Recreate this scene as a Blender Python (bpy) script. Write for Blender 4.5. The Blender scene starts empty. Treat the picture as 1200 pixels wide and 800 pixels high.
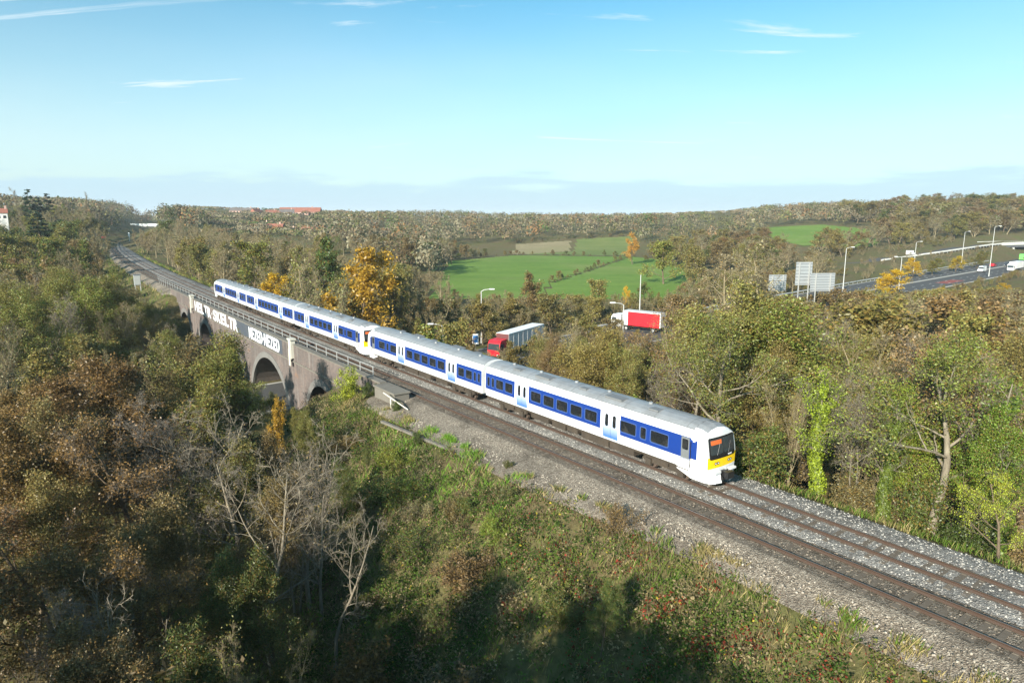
import bpy, math, random
import numpy as np
from mathutils import Vector, Matrix

# ------------------------------------------------------------------ camera, sky, sun, exposure
sc = bpy.context.scene
CAM_Z = 15.97
FPX, HORIZON = 800.0, 251.0                      # focal length and horizon line in the 1200 x 800 photograph
PITCH = math.atan((400 - HORIZON) / FPX)
cam_data = bpy.data.cameras.new('camera')
cam = bpy.data.objects.new('camera', cam_data)
sc.collection.objects.link(cam)
cam.location = (0, 0, CAM_Z)
cam.rotation_euler = (math.pi / 2 - PITCH, 0, 0)
cam_data.sensor_width = 36.0
cam_data.lens = 36.0 * FPX / 1200.0
cam_data.clip_start = 0.5
cam_data.clip_end = 30000
sc.camera = cam

SUN_EL = math.radians(23)
SH = np.array([0.50, 0.866])                     # direction in which shadows fall on the ground
SUN_DIR = Vector((-SH[0] * math.cos(SUN_EL), -SH[1] * math.cos(SUN_EL), math.sin(SUN_EL)))
sun_data = bpy.data.lights.new('sun', 'SUN')
sun_data.energy = 5.0
sun_data.angle = math.radians(0.53)
sun_data.color = (1.0, 0.93, 0.82)
sun = bpy.data.objects.new('sun', sun_data)
sc.collection.objects.link(sun)
sun.rotation_euler = SUN_DIR.to_track_quat('Z', 'Y').to_euler()

world = bpy.data.worlds.new('World')
sc.world = world
world.use_nodes = True
wt = world.node_tree
wt.nodes.clear()


def wn(kind, **kw):
    n = wt.nodes.new(kind)
    for k, v in kw.items():
        setattr(n, k, v)
    return n


def wmath(op, a, b=None, c=None, clamp=False):
    n = wt.nodes.new('ShaderNodeMath')
    n.operation = op
    n.use_clamp = clamp
    for i, v in enumerate((a, b, c)):
        if v is None:
            continue
        if isinstance(v, (int, float)):
            n.inputs[i].default_value = v
        else:
            wt.links.new(v, n.inputs[i])
    return n.outputs[0]


def build_world():
    L = wt.links.new
    out = wn('ShaderNodeOutputWorld')
    bg = wn('ShaderNodeBackground')
    bg.inputs['Strength'].default_value = 0.068
    sky = wn('ShaderNodeTexSky')
    sky.sky_type = 'NISHITA'
    sky.sun_disc = False
    sky.sun_elevation = SUN_EL
    sky.sun_rotation = math.atan2(SUN_DIR.x, SUN_DIR.y)
    sky.air_density = 1.0
    sky.dust_density = 1.2
    sky.ozone_density = 1.0
    tint = wn('ShaderNodeMix', data_type='RGBA', blend_type='MULTIPLY')
    tint.inputs['Factor'].default_value = 1.0
    L(sky.outputs[0], tint.inputs['A'])
    tint.inputs['B'].default_value = (0.53, 1.18, 1.28, 1)
    tc = wn('ShaderNodeTexCoord')
    sep = wn('ShaderNodeSeparateXYZ')
    L(tc.outputs['Generated'], sep.inputs[0])
    zz = wmath('MAXIMUM', sep.outputs[2], 0.0)
    den = wmath('ADD', zz, 0.12)
    px = wmath('DIVIDE', sep.outputs[0], den)
    py = wmath('DIVIDE', sep.outputs[1], den)
    comb = wn('ShaderNodeCombineXYZ')
    L(px, comb.inputs[0]); L(py, comb.inputs[1])
    # high wisps: noise drawn out along one direction
    mp = wn('ShaderNodeMapping')
    mp.inputs['Rotation'].default_value = (0, 0, math.radians(38))
    mp.inputs['Scale'].default_value = (0.8, 3.4, 1)
    mp.inputs['Location'].default_value = (3.1, 0.7, 0)
    L(comb.outputs[0], mp.inputs[0])
    n1 = wn('ShaderNodeTexNoise')
    n1.inputs['Scale'].default_value = 1.0
    n1.inputs['Detail'].default_value = 8
    n1.inputs['Roughness'].default_value = 0.62
    n1.inputs['Distortion'].default_value = 0.7
    L(mp.outputs[0], n1.inputs['Vector'])
    r1 = wn('ShaderNodeMapRange', interpolation_type='SMOOTHSTEP')
    r1.inputs['From Min'].default_value = 0.53
    r1.inputs['From Max'].default_value = 0.74
    r1.inputs['To Max'].default_value = 0.9
    L(n1.outputs[0], r1.inputs[0])
    # thin high veil that whitens the lower sky
    n3 = wn('ShaderNodeTexNoise')
    n3.inputs['Scale'].default_value = 0.35
    n3.inputs['Detail'].default_value = 4
    L(comb.outputs[0], n3.inputs['Vector'])
    veil = wn('ShaderNodeMapRange', interpolation_type='SMOOTHSTEP')
    veil.inputs['From Min'].default_value = 0.33
    veil.inputs['From Max'].default_value = 0.02
    veil.inputs['To Min'].default_value = 0.0
    veil.inputs['To Max'].default_value = 0.62
    L(wmath('ADD', zz, wmath('MULTIPLY', wmath('SUBTRACT', n3.outputs[0], 0.5), 0.14)), veil.inputs[0])
    cl = wmath('MAXIMUM', r1.outputs[0], veil.outputs[0])
    m1 = wn('ShaderNodeMix', data_type='RGBA')
    L(cl, m1.inputs['Factor'])
    L(tint.outputs['Result'], m1.inputs['A'])
    m1.inputs['B'].default_value = (6.9, 7.7, 8.0, 1)
    # low bank of blue-grey cloud round the horizon
    mp2 = wn('ShaderNodeMapping')
    mp2.inputs['Scale'].default_value = (1, 1, 9)
    L(tc.outputs['Generated'], mp2.inputs[0])
    n2 = wn('ShaderNodeTexNoise')
    n2.inputs['Scale'].default_value = 6.5
    n2.inputs['Detail'].default_value = 7
    n2.inputs['Roughness'].default_value = 0.55
    L(mp2.outputs[0], n2.inputs['Vector'])
    edge = wmath('ADD', wmath('MULTIPLY', wmath('SUBTRACT', n2.outputs[0], 0.5), 0.085), 0.050)
    diff = wmath('SUBTRACT', edge, sep.outputs[2])
    bank = wn('ShaderNodeMapRange', interpolation_type='SMOOTHSTEP')
    bank.inputs['From Min'].default_value = -0.004
    bank.inputs['From Max'].default_value = 0.012
    bank.inputs['To Max'].default_value = 0.62
    L(diff, bank.inputs[0])
    m2 = wn('ShaderNodeMix', data_type='RGBA')
    L(bank.outputs[0], m2.inputs['Factor'])
    L(m1.outputs['Result'], m2.inputs['A'])
    m2.inputs['B'].default_value = (3.9, 5.6, 6.9, 1)
    L(m2.outputs['Result'], bg.inputs[0])
    L(bg.outputs[0], out.inputs[0])


build_world()
sc.view_settings.view_transform = 'Standard'
sc.view_settings.look = 'None'
sc.view_settings.gamma = 1.0
sc.view_settings.use_curve_mapping = False
sc.view_settings.exposure = 1.05
sc.cycles.max_bounces = 6
sc.cycles.diffuse_bounces = 2
sc.cycles.glossy_bounces = 3
sc.cycles.transmission_bounces = 3
sc.cycles.volume_bounces = 0
sc.cycles.use_fast_gi = False

RNG = np.random.default_rng(11)
random.seed(5)
COL = sc.collection

# ------------------------------------------------------------------ helpers: materials


def rgb(c):
    return (c[0], c[1], c[2], 1.0)


class Mat:
    """A small node-graph builder round one material."""

    def __init__(self, name):
        self.m = bpy.data.materials.new(name)
        self.m.use_nodes = True
        self.t = self.m.node_tree
        self.t.nodes.clear()
        self.out = self.t.nodes.new('ShaderNodeOutputMaterial')

    def n(self, kind, **kw):
        n = self.t.nodes.new(kind)
        for k, v in kw.items():
            setattr(n, k, v)
        return n

    def l(self, a, b):
        self.t.links.new(a, b)

    def noise(self, scale, detail=4, rough=0.55, coord=None, mapping=None):
        n = self.n('ShaderNodeTexNoise')
        n.inputs['Scale'].default_value = scale
        n.inputs['Detail'].default_value = detail
        n.inputs['Roughness'].default_value = rough
        if coord is None:
            tc = self.n('ShaderNodeTexCoord')
            coord = tc.outputs['Object']
        if mapping:
            mp = self.n('ShaderNodeMapping')
            mp.inputs['Scale'].default_value = mapping
            self.l(coord, mp.inputs[0])
            coord = mp.outputs[0]
        self.l(coord, n.inputs['Vector'])
        return n.outputs[0]

    def ramp(self, fac, stops):
        r = self.n('ShaderNodeValToRGB')
        e = r.color_ramp.elements
        while len(e) < len(stops):
            e.new(0.5)
        for el, (p, c) in zip(e, stops):
            el.position = p
            el.color = rgb(c)
        self.l(fac, r.inputs[0])
        return r.outputs[0]

    def mix(self, fac, a, b, blend='MIX'):
        n = self.n('ShaderNodeMix', data_type='RGBA', blend_type=blend)
        for key, v in (('Factor', fac), ('A', a), ('B', b)):
            if isinstance(v, (int, float)):
                n.inputs[key].default_value = v
            elif isinstance(v, tuple):
                n.inputs[key].default_value = rgb(v)
            else:
                self.l(v, n.inputs[key])
        return n.outputs['Result']

    def maprange(self, v, a, b, c=0.0, d=1.0):
        n = self.n('ShaderNodeMapRange')
        n.inputs['From Min'].default_value = a
        n.inputs['From Max'].default_value = b
        n.inputs['To Min'].default_value = c
        n.inputs['To Max'].default_value = d
        self.l(v, n.inputs[0])
        return n.outputs[0]

    def bump(self, height, strength, dist=0.05):
        b = self.n('ShaderNodeBump')
        b.inputs['Strength'].default_value = strength
        b.inputs['Distance'].default_value = dist
        self.l(height, b.inputs['Height'])
        return b.outputs[0]

    def principled(self, color, rough=0.6, metal=0.0, normal=None, spec=0.5, coat=0.0):
        p = self.n('ShaderNodeBsdfPrincipled')
        if isinstance(color, tuple):
            p.inputs['Base Color'].default_value = rgb(color)
        else:
            self.l(color, p.inputs['Base Color'])
        if isinstance(rough, (int, float)):
            p.inputs['Roughness'].default_value = rough
        else:
            self.l(rough, p.inputs['Roughness'])
        p.inputs['Metallic'].default_value = metal
        p.inputs['Specular IOR Level'].default_value = spec
        p.inputs['Coat Weight'].default_value = coat
        if normal is not None:
            self.l(normal, p.inputs['Normal'])
        self.l(p.outputs[0], self.out.inputs['Surface'])
        return p


def paint(name, c, rough=0.4, dirt=0.25, metal=0.0, dirt_col=(0.10, 0.08, 0.06), scale=1.2, spec=0.5):
    m = Mat(name)
    f = m.noise(scale, 6, 0.65)
    f2 = m.noise(scale * 14, 3, 0.6)
    k = m.maprange(f, 0.45, 0.85, 0, dirt)
    col = m.mix(k, c, dirt_col)
    col = m.mix(m.maprange(f2, 0.3, 0.8, 0, dirt * 0.35), col, dirt_col)
    m.principled(col, m.maprange(f, 0.2, 0.8, rough * 0.85, min(1, rough * 1.3)), metal, spec=spec)
    return m.m


def leaf_material(name, second=(0.10, 0.035, 0.008), share=0.2, spread=0.45, trans=0.24):
    """Leaves: the object's own colour, varied from leaf to leaf, with a share of leaves turned to a second colour."""
    m = Mat(name)
    oi = m.n('ShaderNodeObjectInfo')
    at = m.n('ShaderNodeAttribute', attribute_name='rnd')
    r = at.outputs['Fac']
    v = m.maprange(r, 0, 1, 1 - spread, 1 + spread)
    mul = m.n('ShaderNodeVectorMath', operation='SCALE')
    m.l(oi.outputs['Color'], mul.inputs[0])
    m.l(v, mul.inputs['Scale'])
    at2 = m.n('ShaderNodeAttribute', attribute_name='rnd2')
    k = m.maprange(at2.outputs['Fac'], 1 - share - 0.05, 1 - share + 0.05, 0, 0.85)
    col = m.mix(k, mul.outputs[0], second)
    d = m.n('ShaderNodeBsdfDiffuse')
    t = m.n('ShaderNodeBsdfTranslucent')
    g = m.n('ShaderNodeBsdfGlossy')
    g.inputs['Roughness'].default_value = 0.45
    for n in (d, t):
        m.l(col, n.inputs['Color'])
    g.inputs['Color'].default_value = (0.5, 0.5, 0.5, 1)
    mx = m.n('ShaderNodeMixShader')
    mx.inputs[0].default_value = trans
    m.l(d.outputs[0], mx.inputs[1]); m.l(t.outputs[0], mx.inputs[2])
    mx2 = m.n('ShaderNodeMixShader')
    mx2.inputs[0].default_value = 0.05
    m.l(mx.outputs[0], mx2.inputs[1]); m.l(g.outputs[0], mx2.inputs[2])
    m.l(mx2.outputs[0], m.out.inputs['Surface'])
    return m.m


def col_leaf_material(name, trans=0.3):
    """Leaves and blades whose own colour is stored leaf by leaf."""
    m = Mat(name)
    at = m.n('ShaderNodeAttribute', attribute_name='col')
    d = m.n('ShaderNodeBsdfDiffuse')
    t = m.n('ShaderNodeBsdfTranslucent')
    m.l(at.outputs['Color'], d.inputs['Color'])
    m.l(at.outputs['Color'], t.inputs['Color'])
    mx = m.n('ShaderNodeMixShader')
    mx.inputs[0].default_value = trans
    m.l(d.outputs[0], mx.inputs[1]); m.l(t.outputs[0], mx.inputs[2])
    m.l(mx.outputs[0], m.out.inputs['Surface'])
    return m.m


def bark_material(name, c1, c2, scale=5):
    m = Mat(name)
    f = m.noise(scale, 6, 0.7, mapping=(1, 1, 0.25))
    col = m.ramp(f, [(0.3, c1), (0.72, c2)])
    m.principled(col, 0.9, normal=m.bump(f, 0.6, 0.03), spec=0.15)
    return m.m


def stone_material(name, stops, scale=14, bump=0.8, big=0.35):
    """Loose crushed stone: cells of differing grey, with larger patches of dirt."""
    m = Mat(name)
    tc = m.n('ShaderNodeTexCoord')
    v = m.n('ShaderNodeTexVoronoi')
    v.inputs['Scale'].default_value = scale
    m.l(tc.outputs['Object'], v.inputs['Vector'])
    sepc = m.n('ShaderNodeSeparateColor')
    m.l(v.outputs['Color'], sepc.inputs[0])
    col = m.ramp(sepc.outputs[0], stops)
    patch = m.noise(big, 5, 0.6)
    dark = tuple(x * 0.45 for x in stops[0][1])
    col = m.mix(m.maprange(patch, 0.42, 0.75, 0, 0.75), col, dark)
    m.principled(col, 0.92, normal=m.bump(v.outputs['Distance'], bump, 0.08), spec=0.2)
    return m.m


# ------------------------------------------------------------------ helpers: meshes


def link(o, parent=None):
    COL.objects.link(o)
    if parent is not None:
        o.parent = parent
    return o


def tag(o, label=None, cat=None, group=None, kind=None):
    for k, v in (('label', label), ('category', cat), ('group', group), ('kind', kind)):
        if v:
            o[k] = v
    return o


def empty(name, loc=(0, 0, 0), rz=0.0):
    o = bpy.data.objects.new(name, None)
    o.empty_display_size = 0.2
    o.location = loc
    o.rotation_euler = (0, 0, rz)
    return link(o)


def quad_mesh(name, V, Q, mats, midx=None, attrs=None, smooth=False, cols=None):
    """A mesh of quads from numpy arrays."""
    me = bpy.data.meshes.new(name)
    V = np.asarray(V, dtype=np.float32)
    Q = np.asarray(Q, dtype=np.int32)
    nf = len(Q)
    me.vertices.add(len(V))
    me.vertices.foreach_set('co', V.ravel())
    me.loops.add(nf * 4)
    me.loops.foreach_set('vertex_index', Q.ravel())
    me.polygons.add(nf)
    me.polygons.foreach_set('loop_start', np.arange(0, nf * 4, 4, dtype=np.int32))
    if midx is not None:
        me.polygons.foreach_set('material_index', np.asarray(midx, dtype=np.int32))
    if smooth:
        me.polygons.foreach_set('use_smooth', np.ones(nf, dtype=bool))
    for k, a in (attrs or {}).items():
        at = me.attributes.new(k, 'FLOAT', 'FACE')
        at.data.foreach_set('value', np.asarray(a, dtype=np.float32))
    if cols is not None:
        at = me.attributes.new('col', 'FLOAT_COLOR', 'FACE')
        c4 = np.ones((nf, 4), dtype=np.float32)
        c4[:, :3] = cols
        at.data.foreach_set('color', c4.ravel())
    for m in mats:
        me.materials.append(m)
    me.update(calc_edges=True)
    return me


class MB:
    """Collects faces of a small mesh; build() links it as ONE mesh object."""

    def __init__(self):
        self.v, self.f, self.m = [], [], []

    def add(self, vs, fs, m=0):
        b = len(self.v)
        self.v += [tuple(p) for p in vs]
        self.f += [tuple(b + i for i in q) for q in fs]
        self.m += [m] * len(fs)

    def quad(self, a, b, c, d, m=0):
        self.add([a, b, c, d], [(0, 1, 2, 3)], m)

    def box(self, x0, x1, y0, y1, z0, z1, m=0):
        vs = [(x, y, z) for z in (z0, z1) for y in (y0, y1) for x in (x0, x1)]
        self.add(vs, [(0, 2, 3, 1), (4, 5, 7, 6), (0, 1, 5, 4), (2, 6, 7, 3), (0, 4, 6, 2), (1, 3, 7, 5)], m)

    def prism(self, pts, axis, a0, a1, m=0):
        """Polygon pts (2D) extruded along an axis 'x', 'y' or 'z'."""
        def p3(p, a):
            return {'x': (a, p[0], p[1]), 'y': (p[0], a, p[1]), 'z': (p[0], p[1], a)}[axis]
        n = len(pts)
        vs = [p3(p, a0) for p in pts] + [p3(p, a1) for p in pts]
        fs = [(i, (i + 1) % n, n + (i + 1) % n, n + i) for i in range(n)]
        fs += [tuple(range(n))[::-1], tuple(range(n, 2 * n))]
        self.add(vs, fs, m)

    def cyl(self, p0, p1, r0, r1=None, n=10, m=0, cap=True):
        r1 = r0 if r1 is None else r1
        a, b = Vector(p0), Vector(p1)
        t = (b - a).normalized()
        u = t.orthogonal().normalized()
        w = t.cross(u)
        vs = []
        for c, r in ((a, r0), (b, r1)):
            for i in range(n):
                an = 2 * math.pi * i / n
                vs.append(c + u * (r * math.cos(an)) + w * (r * math.sin(an)))
        fs = [(i, (i + 1) % n, n + (i + 1) % n, n + i) for i in range(n)]
        if cap:
            fs += [tuple(range(n))[::-1], tuple(range(n, 2 * n))]
        self.add(vs, fs, m)

    def mesh(self, name, mats):
        me = bpy.data.meshes.new(name)
        me.from_pydata(self.v, [], self.f)
        me.polygons.foreach_set('material_index', self.m)
        for m in (mats if isinstance(mats, (list, tuple)) else [mats]):
            me.materials.append(m)
        me.update()
        return me

    def build(self, name, mats, parent=None, bevel=0.0, smooth=False):
        me = self.mesh(name, mats)
        o = link(bpy.data.objects.new(name, me), parent)
        if smooth:
            me.polygons.foreach_set('use_smooth', [True] * len(me.polygons))
        if bevel:
            b = o.modifiers.new('bevel', 'BEVEL')
            b.width = bevel
            b.segments = 2
            b.limit_method = 'ANGLE'
        return o


def vnoise(x, y, seed=0):
    """Smooth value noise in 0..1."""
    x = np.asarray(x, dtype=np.float64); y = np.asarray(y, dtype=np.float64)
    xi = np.floor(x).astype(np.int64); yi = np.floor(y).astype(np.int64)
    fx = x - xi; fy = y - yi
    fx = fx * fx * (3 - 2 * fx); fy = fy * fy * (3 - 2 * fy)

    def h(a, b):
        n = (a * 374761393 + b * 668265263 + seed * 974711) & 0xffffffff
        n = ((n ^ (n >> 13)) * 1274126177) & 0xffffffff
        return ((n ^ (n >> 16)) & 0xffff) / 65535.0
    return (h(xi, yi) * (1 - fx) + h(xi + 1, yi) * fx) * (1 - fy) + (h(xi, yi + 1) * (1 - fx) + h(xi + 1, yi + 1) * fx) * fy


def fbm(x, y, seed=0, octaves=4):
    t, a, s = 0, 0.5, 1.0
    for o in range(octaves):
        t = t + a * vnoise(x * s, y * s, seed + o)
        a *= 0.5; s *= 2.03
    return t


def sstep(a, b, x):
    t = np.clip((np.asarray(x, dtype=np.float64) - a) / (b - a), 0, 1)
    return t * t * (3 - 2 * t)


# ------------------------------------------------------------------ the line of the railway
# s: metres along the far track back from the train's nose; d: metres to the near side of the far track's centre line
TX0, TY0, TTH, TK0, TK1 = 12.6215, 38.3035, 0.6455, -0.1462, -0.4529
_S = np.arange(-90, 1500, 0.5)
_sc = np.clip(_S, 0, 560) / 1000.0
_A = TTH + TK0 * _sc + TK1 * _sc ** 2
_i0 = int(np.argmin(np.abs(_S)))


def _cum(v):
    c = np.concatenate([[0], np.cumsum(0.25 * (v[1:] + v[:-1]))])
    return c - c[_i0]


_X = TX0 + _cum(-np.sin(_A))
_Y = TY0 + _cum(np.cos(_A))


def tp(s, d=0.0):
    """World x, y of a point s along and d beside the line."""
    a = np.interp(s, _S, _A)
    return np.interp(s, _S, _X) - np.cos(a) * d, np.interp(s, _S, _Y) - np.sin(a) * d


def ta(s):
    return float(np.interp(s, _S, _A))


def to_sd(x, y):
    x = np.asarray(x, dtype=np.float64); y = np.asarray(y, dtype=np.float64)
    s = (x - TX0) * (-math.sin(0.5)) + (y - TY0) * math.cos(0.5)
    for _ in range(7):
        s = np.clip(s, -90, 1498)
        a = np.interp(s, _S, _A)
        cx = np.interp(s, _S, _X); cy = np.interp(s, _S, _Y)
        s = s + ((x - cx) * -np.sin(a) + (y - cy) * np.cos(a))
    s = np.clip(s, -90, 1498)
    a = np.interp(s, _S, _A)
    d = -(x - np.interp(s, _S, _X)) * np.cos(a) - (y - np.interp(s, _S, _Y)) * np.sin(a)
    return s, d


def edge_d(s):
    """Where the stone shoulder ends and the slope begins."""
    s = np.asarray(s, dtype=float)
    return 6.25 + 1.25 * sstep(-6, 12, s) - 1.3 * sstep(120, 150, s)


V0, V1 = 40.0, 131.0                             # the viaduct runs from V0 to V1
BASE = -9.0

# the trunk road: centre line and half width
ROAD = np.array([(-150, -30), (-100, 20), (-62, 59), (-35.0, 87.0), (0, 116), (32, 143), (80, 186), (132, 233), (190, 284), (255, 341), (330, 405), (450, 505), (650, 670)], dtype=float)
ROAD_W = np.array([8, 8, 7, 6.5, 7, 8, 10, 12, 13, 13.5, 13.5, 13.5, 13.5])


def resample(P, step):
    d = np.concatenate([[0], np.cumsum(np.linalg.norm(np.diff(P, axis=0), axis=1))])
    t = np.arange(0, d[-1], step)
    # smooth by averaging
    q = np.stack([np.interp(t, d, P[:, k]) for k in range(P.shape[1])], 1)
    k = 15
    pad = np.concatenate([np.repeat(q[:1], k, 0), q, np.repeat(q[-1:], k, 0)])
    ker = np.ones(2 * k + 1) / (2 * k + 1)
    return np.stack([np.convolve(pad[:, i], ker, 'valid') for i in range(P.shape[1])], 1)


ROADL = resample(np.column_stack([ROAD, ROAD_W]), 2.0)
# slip road that climbs to the overbridge on the right
RAMP = resample(np.array([(150, 318, -7.5), (178, 332, -5.5), (215, 352, -3.2), (250, 378, -1.6), (276, 398, -0.9), (300, 412, -0.8), (352, 430, -0.8), (420, 470, -0.5)], dtype=float), 2.0)


def dist_to(line, x, y, chunk=20000):
    x = np.ravel(x); y = np.ravel(y)
    D = np.empty(len(x)); I = np.empty(len(x), dtype=int)
    for i in range(0, len(x), chunk):
        dd = (x[i:i + chunk, None] - line[None, :, 0]) ** 2 + (y[i:i + chunk, None] - line[None, :, 1]) ** 2
        j = dd.argmin(1)
        I[i:i + chunk] = j
        D[i:i + chunk] = np.sqrt(dd[np.arange(len(j)), j])
    return D, I


def hgt(x, y):
    x = np.asarray(x, dtype=np.float64); y = np.asarray(y, dtype=np.float64)
    shp = x.shape
    x = x.ravel(); y = y.ravel()
    h = np.full(len(x), BASE)
    h += 1.6 * (fbm(x / 60, y / 60, 3, 3) - 0.45) * sstep(20, 60, np.hypot(x - 40, y - 140))

    def bump(cx, cy, amp, sx, sy=None):
        sy = sy or sx
        return amp * np.exp(-((x - cx) ** 2 / (2 * sx * sx) + (y - cy) ** 2 / (2 * sy * sy)))
    h += bump(470, 760, 34, 270, 250)
    h += bump(-470, 420, 27, 190, 230)
    h += bump(-420, 980, 30, 330, 300)
    r = np.hypot(x, y)
    h += sstep(900, 3500, r) * (13 + 16 * (fbm(x / 900, y / 900, 9, 3) - 0.45))
    # the valley floor keeps its fields flat
    fl = sstep(60, 120, y) * (1 - sstep(430, 560, y)) * sstep(-80, -30, x) * (1 - sstep(110, 190, x))
    h = h * (1 - 0.8 * fl) + 0.8 * fl * (BASE + 0.4)
    # trunk road at its own level
    D, I = dist_to(ROADL, x, y)
    w = ROADL[I, 2]
    k = 1 - sstep(w + 1.5, w + 16, D)
    h = h * (1 - k) + k * (-8.2)
    # ramp embankment
    D, I = dist_to(RAMP, x, y)
    rz = RAMP[I, 2] - 0.15
    hr = rz - 0.5 * np.maximum(D - 6.5, 0)
    cut = 1 - sstep(14.5, 17.5, dist_to(ROADL, x, y)[0])
    hr = np.where(cut > 0, np.minimum(hr, -8.2 + 30 * (1 - cut)), hr)
    h = np.maximum(h, np.where(D < 60, hr, -99))
    h = np.where((D < 9) & (cut <= 0), np.minimum(h, rz + 0.6 * np.maximum(D - 6.5, 0)), h)
    # railway embankment and cutting
    s, d = to_sd(x, y)
    dn = np.maximum(d - edge_d(s) - 0.1, 0) + np.maximum(-4.6 - d, 0)
    ds = np.where((s > V0) & (s < V1), np.minimum(s - V0, V1 - s), 0.0)
    q = np.hypot(dn, ds * 1.9)
    rough = 0.5 * (fbm(x / 5, y / 5, 21, 3) - 0.45) * sstep(0.5, 4, q)
    he = -0.82 - 0.50 * q + rough
    h = np.where(s < 1490, np.maximum(h, he), h)
    cutm = (s > V1 + 20) | (s < V0 - 10)
    hc = -0.82 + 0.55 * dn
    h = np.where(cutm & (s < 1490), np.minimum(h, np.where(dn < 40, hc, 99)), h)
    return h.reshape(shp)


def h1(x, y):
    return float(hgt(np.array([x]), np.array([y]))[0])


def ray_at(px, py, Y):
    """The point on the ray through a pixel of the photograph at world distance y = Y."""
    u, v = px - 600.0, py - 400.0
    d = (u, FPX * math.cos(PITCH) - v * math.sin(PITCH), -FPX * math.sin(PITCH) - v * math.cos(PITCH))
    t = Y / d[1]
    return d[0] * t, Y, CAM_Z + d[2] * t


def project(x, y, z):
    zz = z - CAM_Z
    dep = y * np.cos(PITCH) - zz * np.sin(PITCH)
    up = y * np.sin(PITCH) + zz * np.cos(PITCH)
    return 600 + FPX * x / dep, 400 - FPX * up / dep


_ss = np.arange(-60, 700, 0.5)


def y_at(px, d, py=400):
    """World y where the vertical plane through a pixel column meets the line d beside the track."""
    X, Y = tp(_ss, d)
    k = (px - 600) / (FPX * math.cos(PITCH) - (py - 400) * math.sin(PITCH))
    i = int(np.argmin(np.abs(np.arctan2(X, np.maximum(Y, 0.1)) - math.atan(k)) + (Y < 3) * 9))
    return float(Y[i])

# ------------------------------------------------------------------ materials of the setting


def ground_material():
    m = Mat('woodland_floor')
    f = m.noise(0.11, 6, 0.65)
    g = m.noise(1.7, 6, 0.7)
    col = m.ramp(g, [(0.25, (0.06, 0.045, 0.022)), (0.5, (0.12, 0.095, 0.045)), (0.75, (0.19, 0.15, 0.075))])
    grass = m.ramp(g, [(0.25, (0.045, 0.065, 0.016)), (0.7, (0.12, 0.14, 0.04))])
    col = m.mix(m.maprange(f, 0.42, 0.66, 0, 0.7), col, grass)
    m.principled(col, 0.95, normal=m.bump(g, 0.8, 0.2), spec=0.1)
    return m.m


def field_material(name, c1, c2, scale=0.03):
    m = Mat(name)
    f = m.noise(scale, 5, 0.6, mapping=(1, 3, 1))
    g = m.noise(0.35, 6, 0.75)
    col = m.ramp(f, [(0.3, c1), (0.7, c2)])
    col = m.mix(m.maprange(g, 0.35, 0.75, 0, 0.5), col, tuple(x * 0.55 for x in c1))
    big = m.noise(0.018, 3, 0.6)
    col = m.mix(m.maprange(big, 0.5, 0.7, 0, 0.45), col, (0.22, 0.22, 0.08))
    m.principled(col, 0.95, normal=m.bump(g, 0.4, 0.1), spec=0.1)
    return m.m


def brick_wall_material():
    m = Mat('sooty_brick')
    uv = m.n('ShaderNodeUVMap')
    uv.uv_map = 'uv'
    b = m.n('ShaderNodeTexBrick')
    b.inputs['Scale'].default_value = 1.0
    b.inputs['Brick Width'].default_value = 0.46
    b.inputs['Row Height'].default_value = 0.15
    b.inputs['Mortar Size'].default_value = 0.018
    b.inputs['Color1'].default_value = (0.19, 0.145, 0.125, 1)
    b.inputs['Color2'].default_value = (0.145, 0.115, 0.105, 1)
    b.inputs['Mortar'].default_value = (0.13, 0.118, 0.105, 1)
    m.l(uv.outputs[0], b.inputs['Vector'])
    f = m.noise(0.28, 7, 0.7, coord=uv.outputs[0], mapping=(1, 0.6, 1))
    streak = m.noise(1.0, 6, 0.7, coord=uv.outputs[0], mapping=(1.6, 0.16, 1))
    col = m.mix(m.maprange(f, 0.40, 0.68, 0, 0.8), b.outputs['Color'], (0.075, 0.068, 0.066))
    col = m.mix(m.maprange(streak, 0.52, 0.74, 0, 0.55), col, (0.30, 0.285, 0.26))
    rust = m.noise(0.5, 5, 0.6, coord=uv.outputs[0])
    col = m.mix(m.maprange(rust, 0.60, 0.78, 0, 0.6), col, (0.30, 0.15, 0.07))
    m.principled(col, 0.9, normal=m.bump(b.outputs['Fac'], 0.4, -0.02), spec=0.2)
    return m.m


M = {}
M['ground'] = ground_material()
M['field'] = field_material('pasture_grass', (0.110, 0.195, 0.030), (0.165, 0.255, 0.048))
M['field_dull'] = field_material('rough_pasture', (0.125, 0.170, 0.045), (0.175, 0.205, 0.065))
M['field_tan'] = field_material('stubble', (0.24, 0.20, 0.11), (0.31, 0.26, 0.15), 0.06)
M['ballast_new'] = stone_material('fresh_ballast', [(0.0, (0.12, 0.112, 0.10)), (0.5, (0.24, 0.226, 0.205)), (1.0, (0.42, 0.395, 0.355))], 16)
M['ballast_old'] = stone_material('brown_ballast', [(0.0, (0.085, 0.068, 0.05)), (0.5, (0.17, 0.14, 0.105)), (1.0, (0.29, 0.25, 0.20))], 16)
M['ballast_mid'] = stone_material('weathered_ballast', [(0.0, (0.12, 0.098, 0.075)), (0.5, (0.215, 0.18, 0.14)), (1.0, (0.36, 0.315, 0.25))], 16)
M['cess'] = stone_material('cess_grit', [(0.0, (0.055, 0.05, 0.042)), (0.5, (0.125, 0.112, 0.09)), (1.0, (0.24, 0.22, 0.185))], 13)
M['rail'] = paint('rusty_rail', (0.062, 0.038, 0.027), 0.75, 0.45, 0.0, (0.05, 0.03, 0.02), 1.5, 0.3)
M['rail_top'] = paint('worn_rail_head', (0.34, 0.30, 0.27), 0.28, 0.3, 0.85, (0.12, 0.07, 0.05), 1.0)
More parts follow.
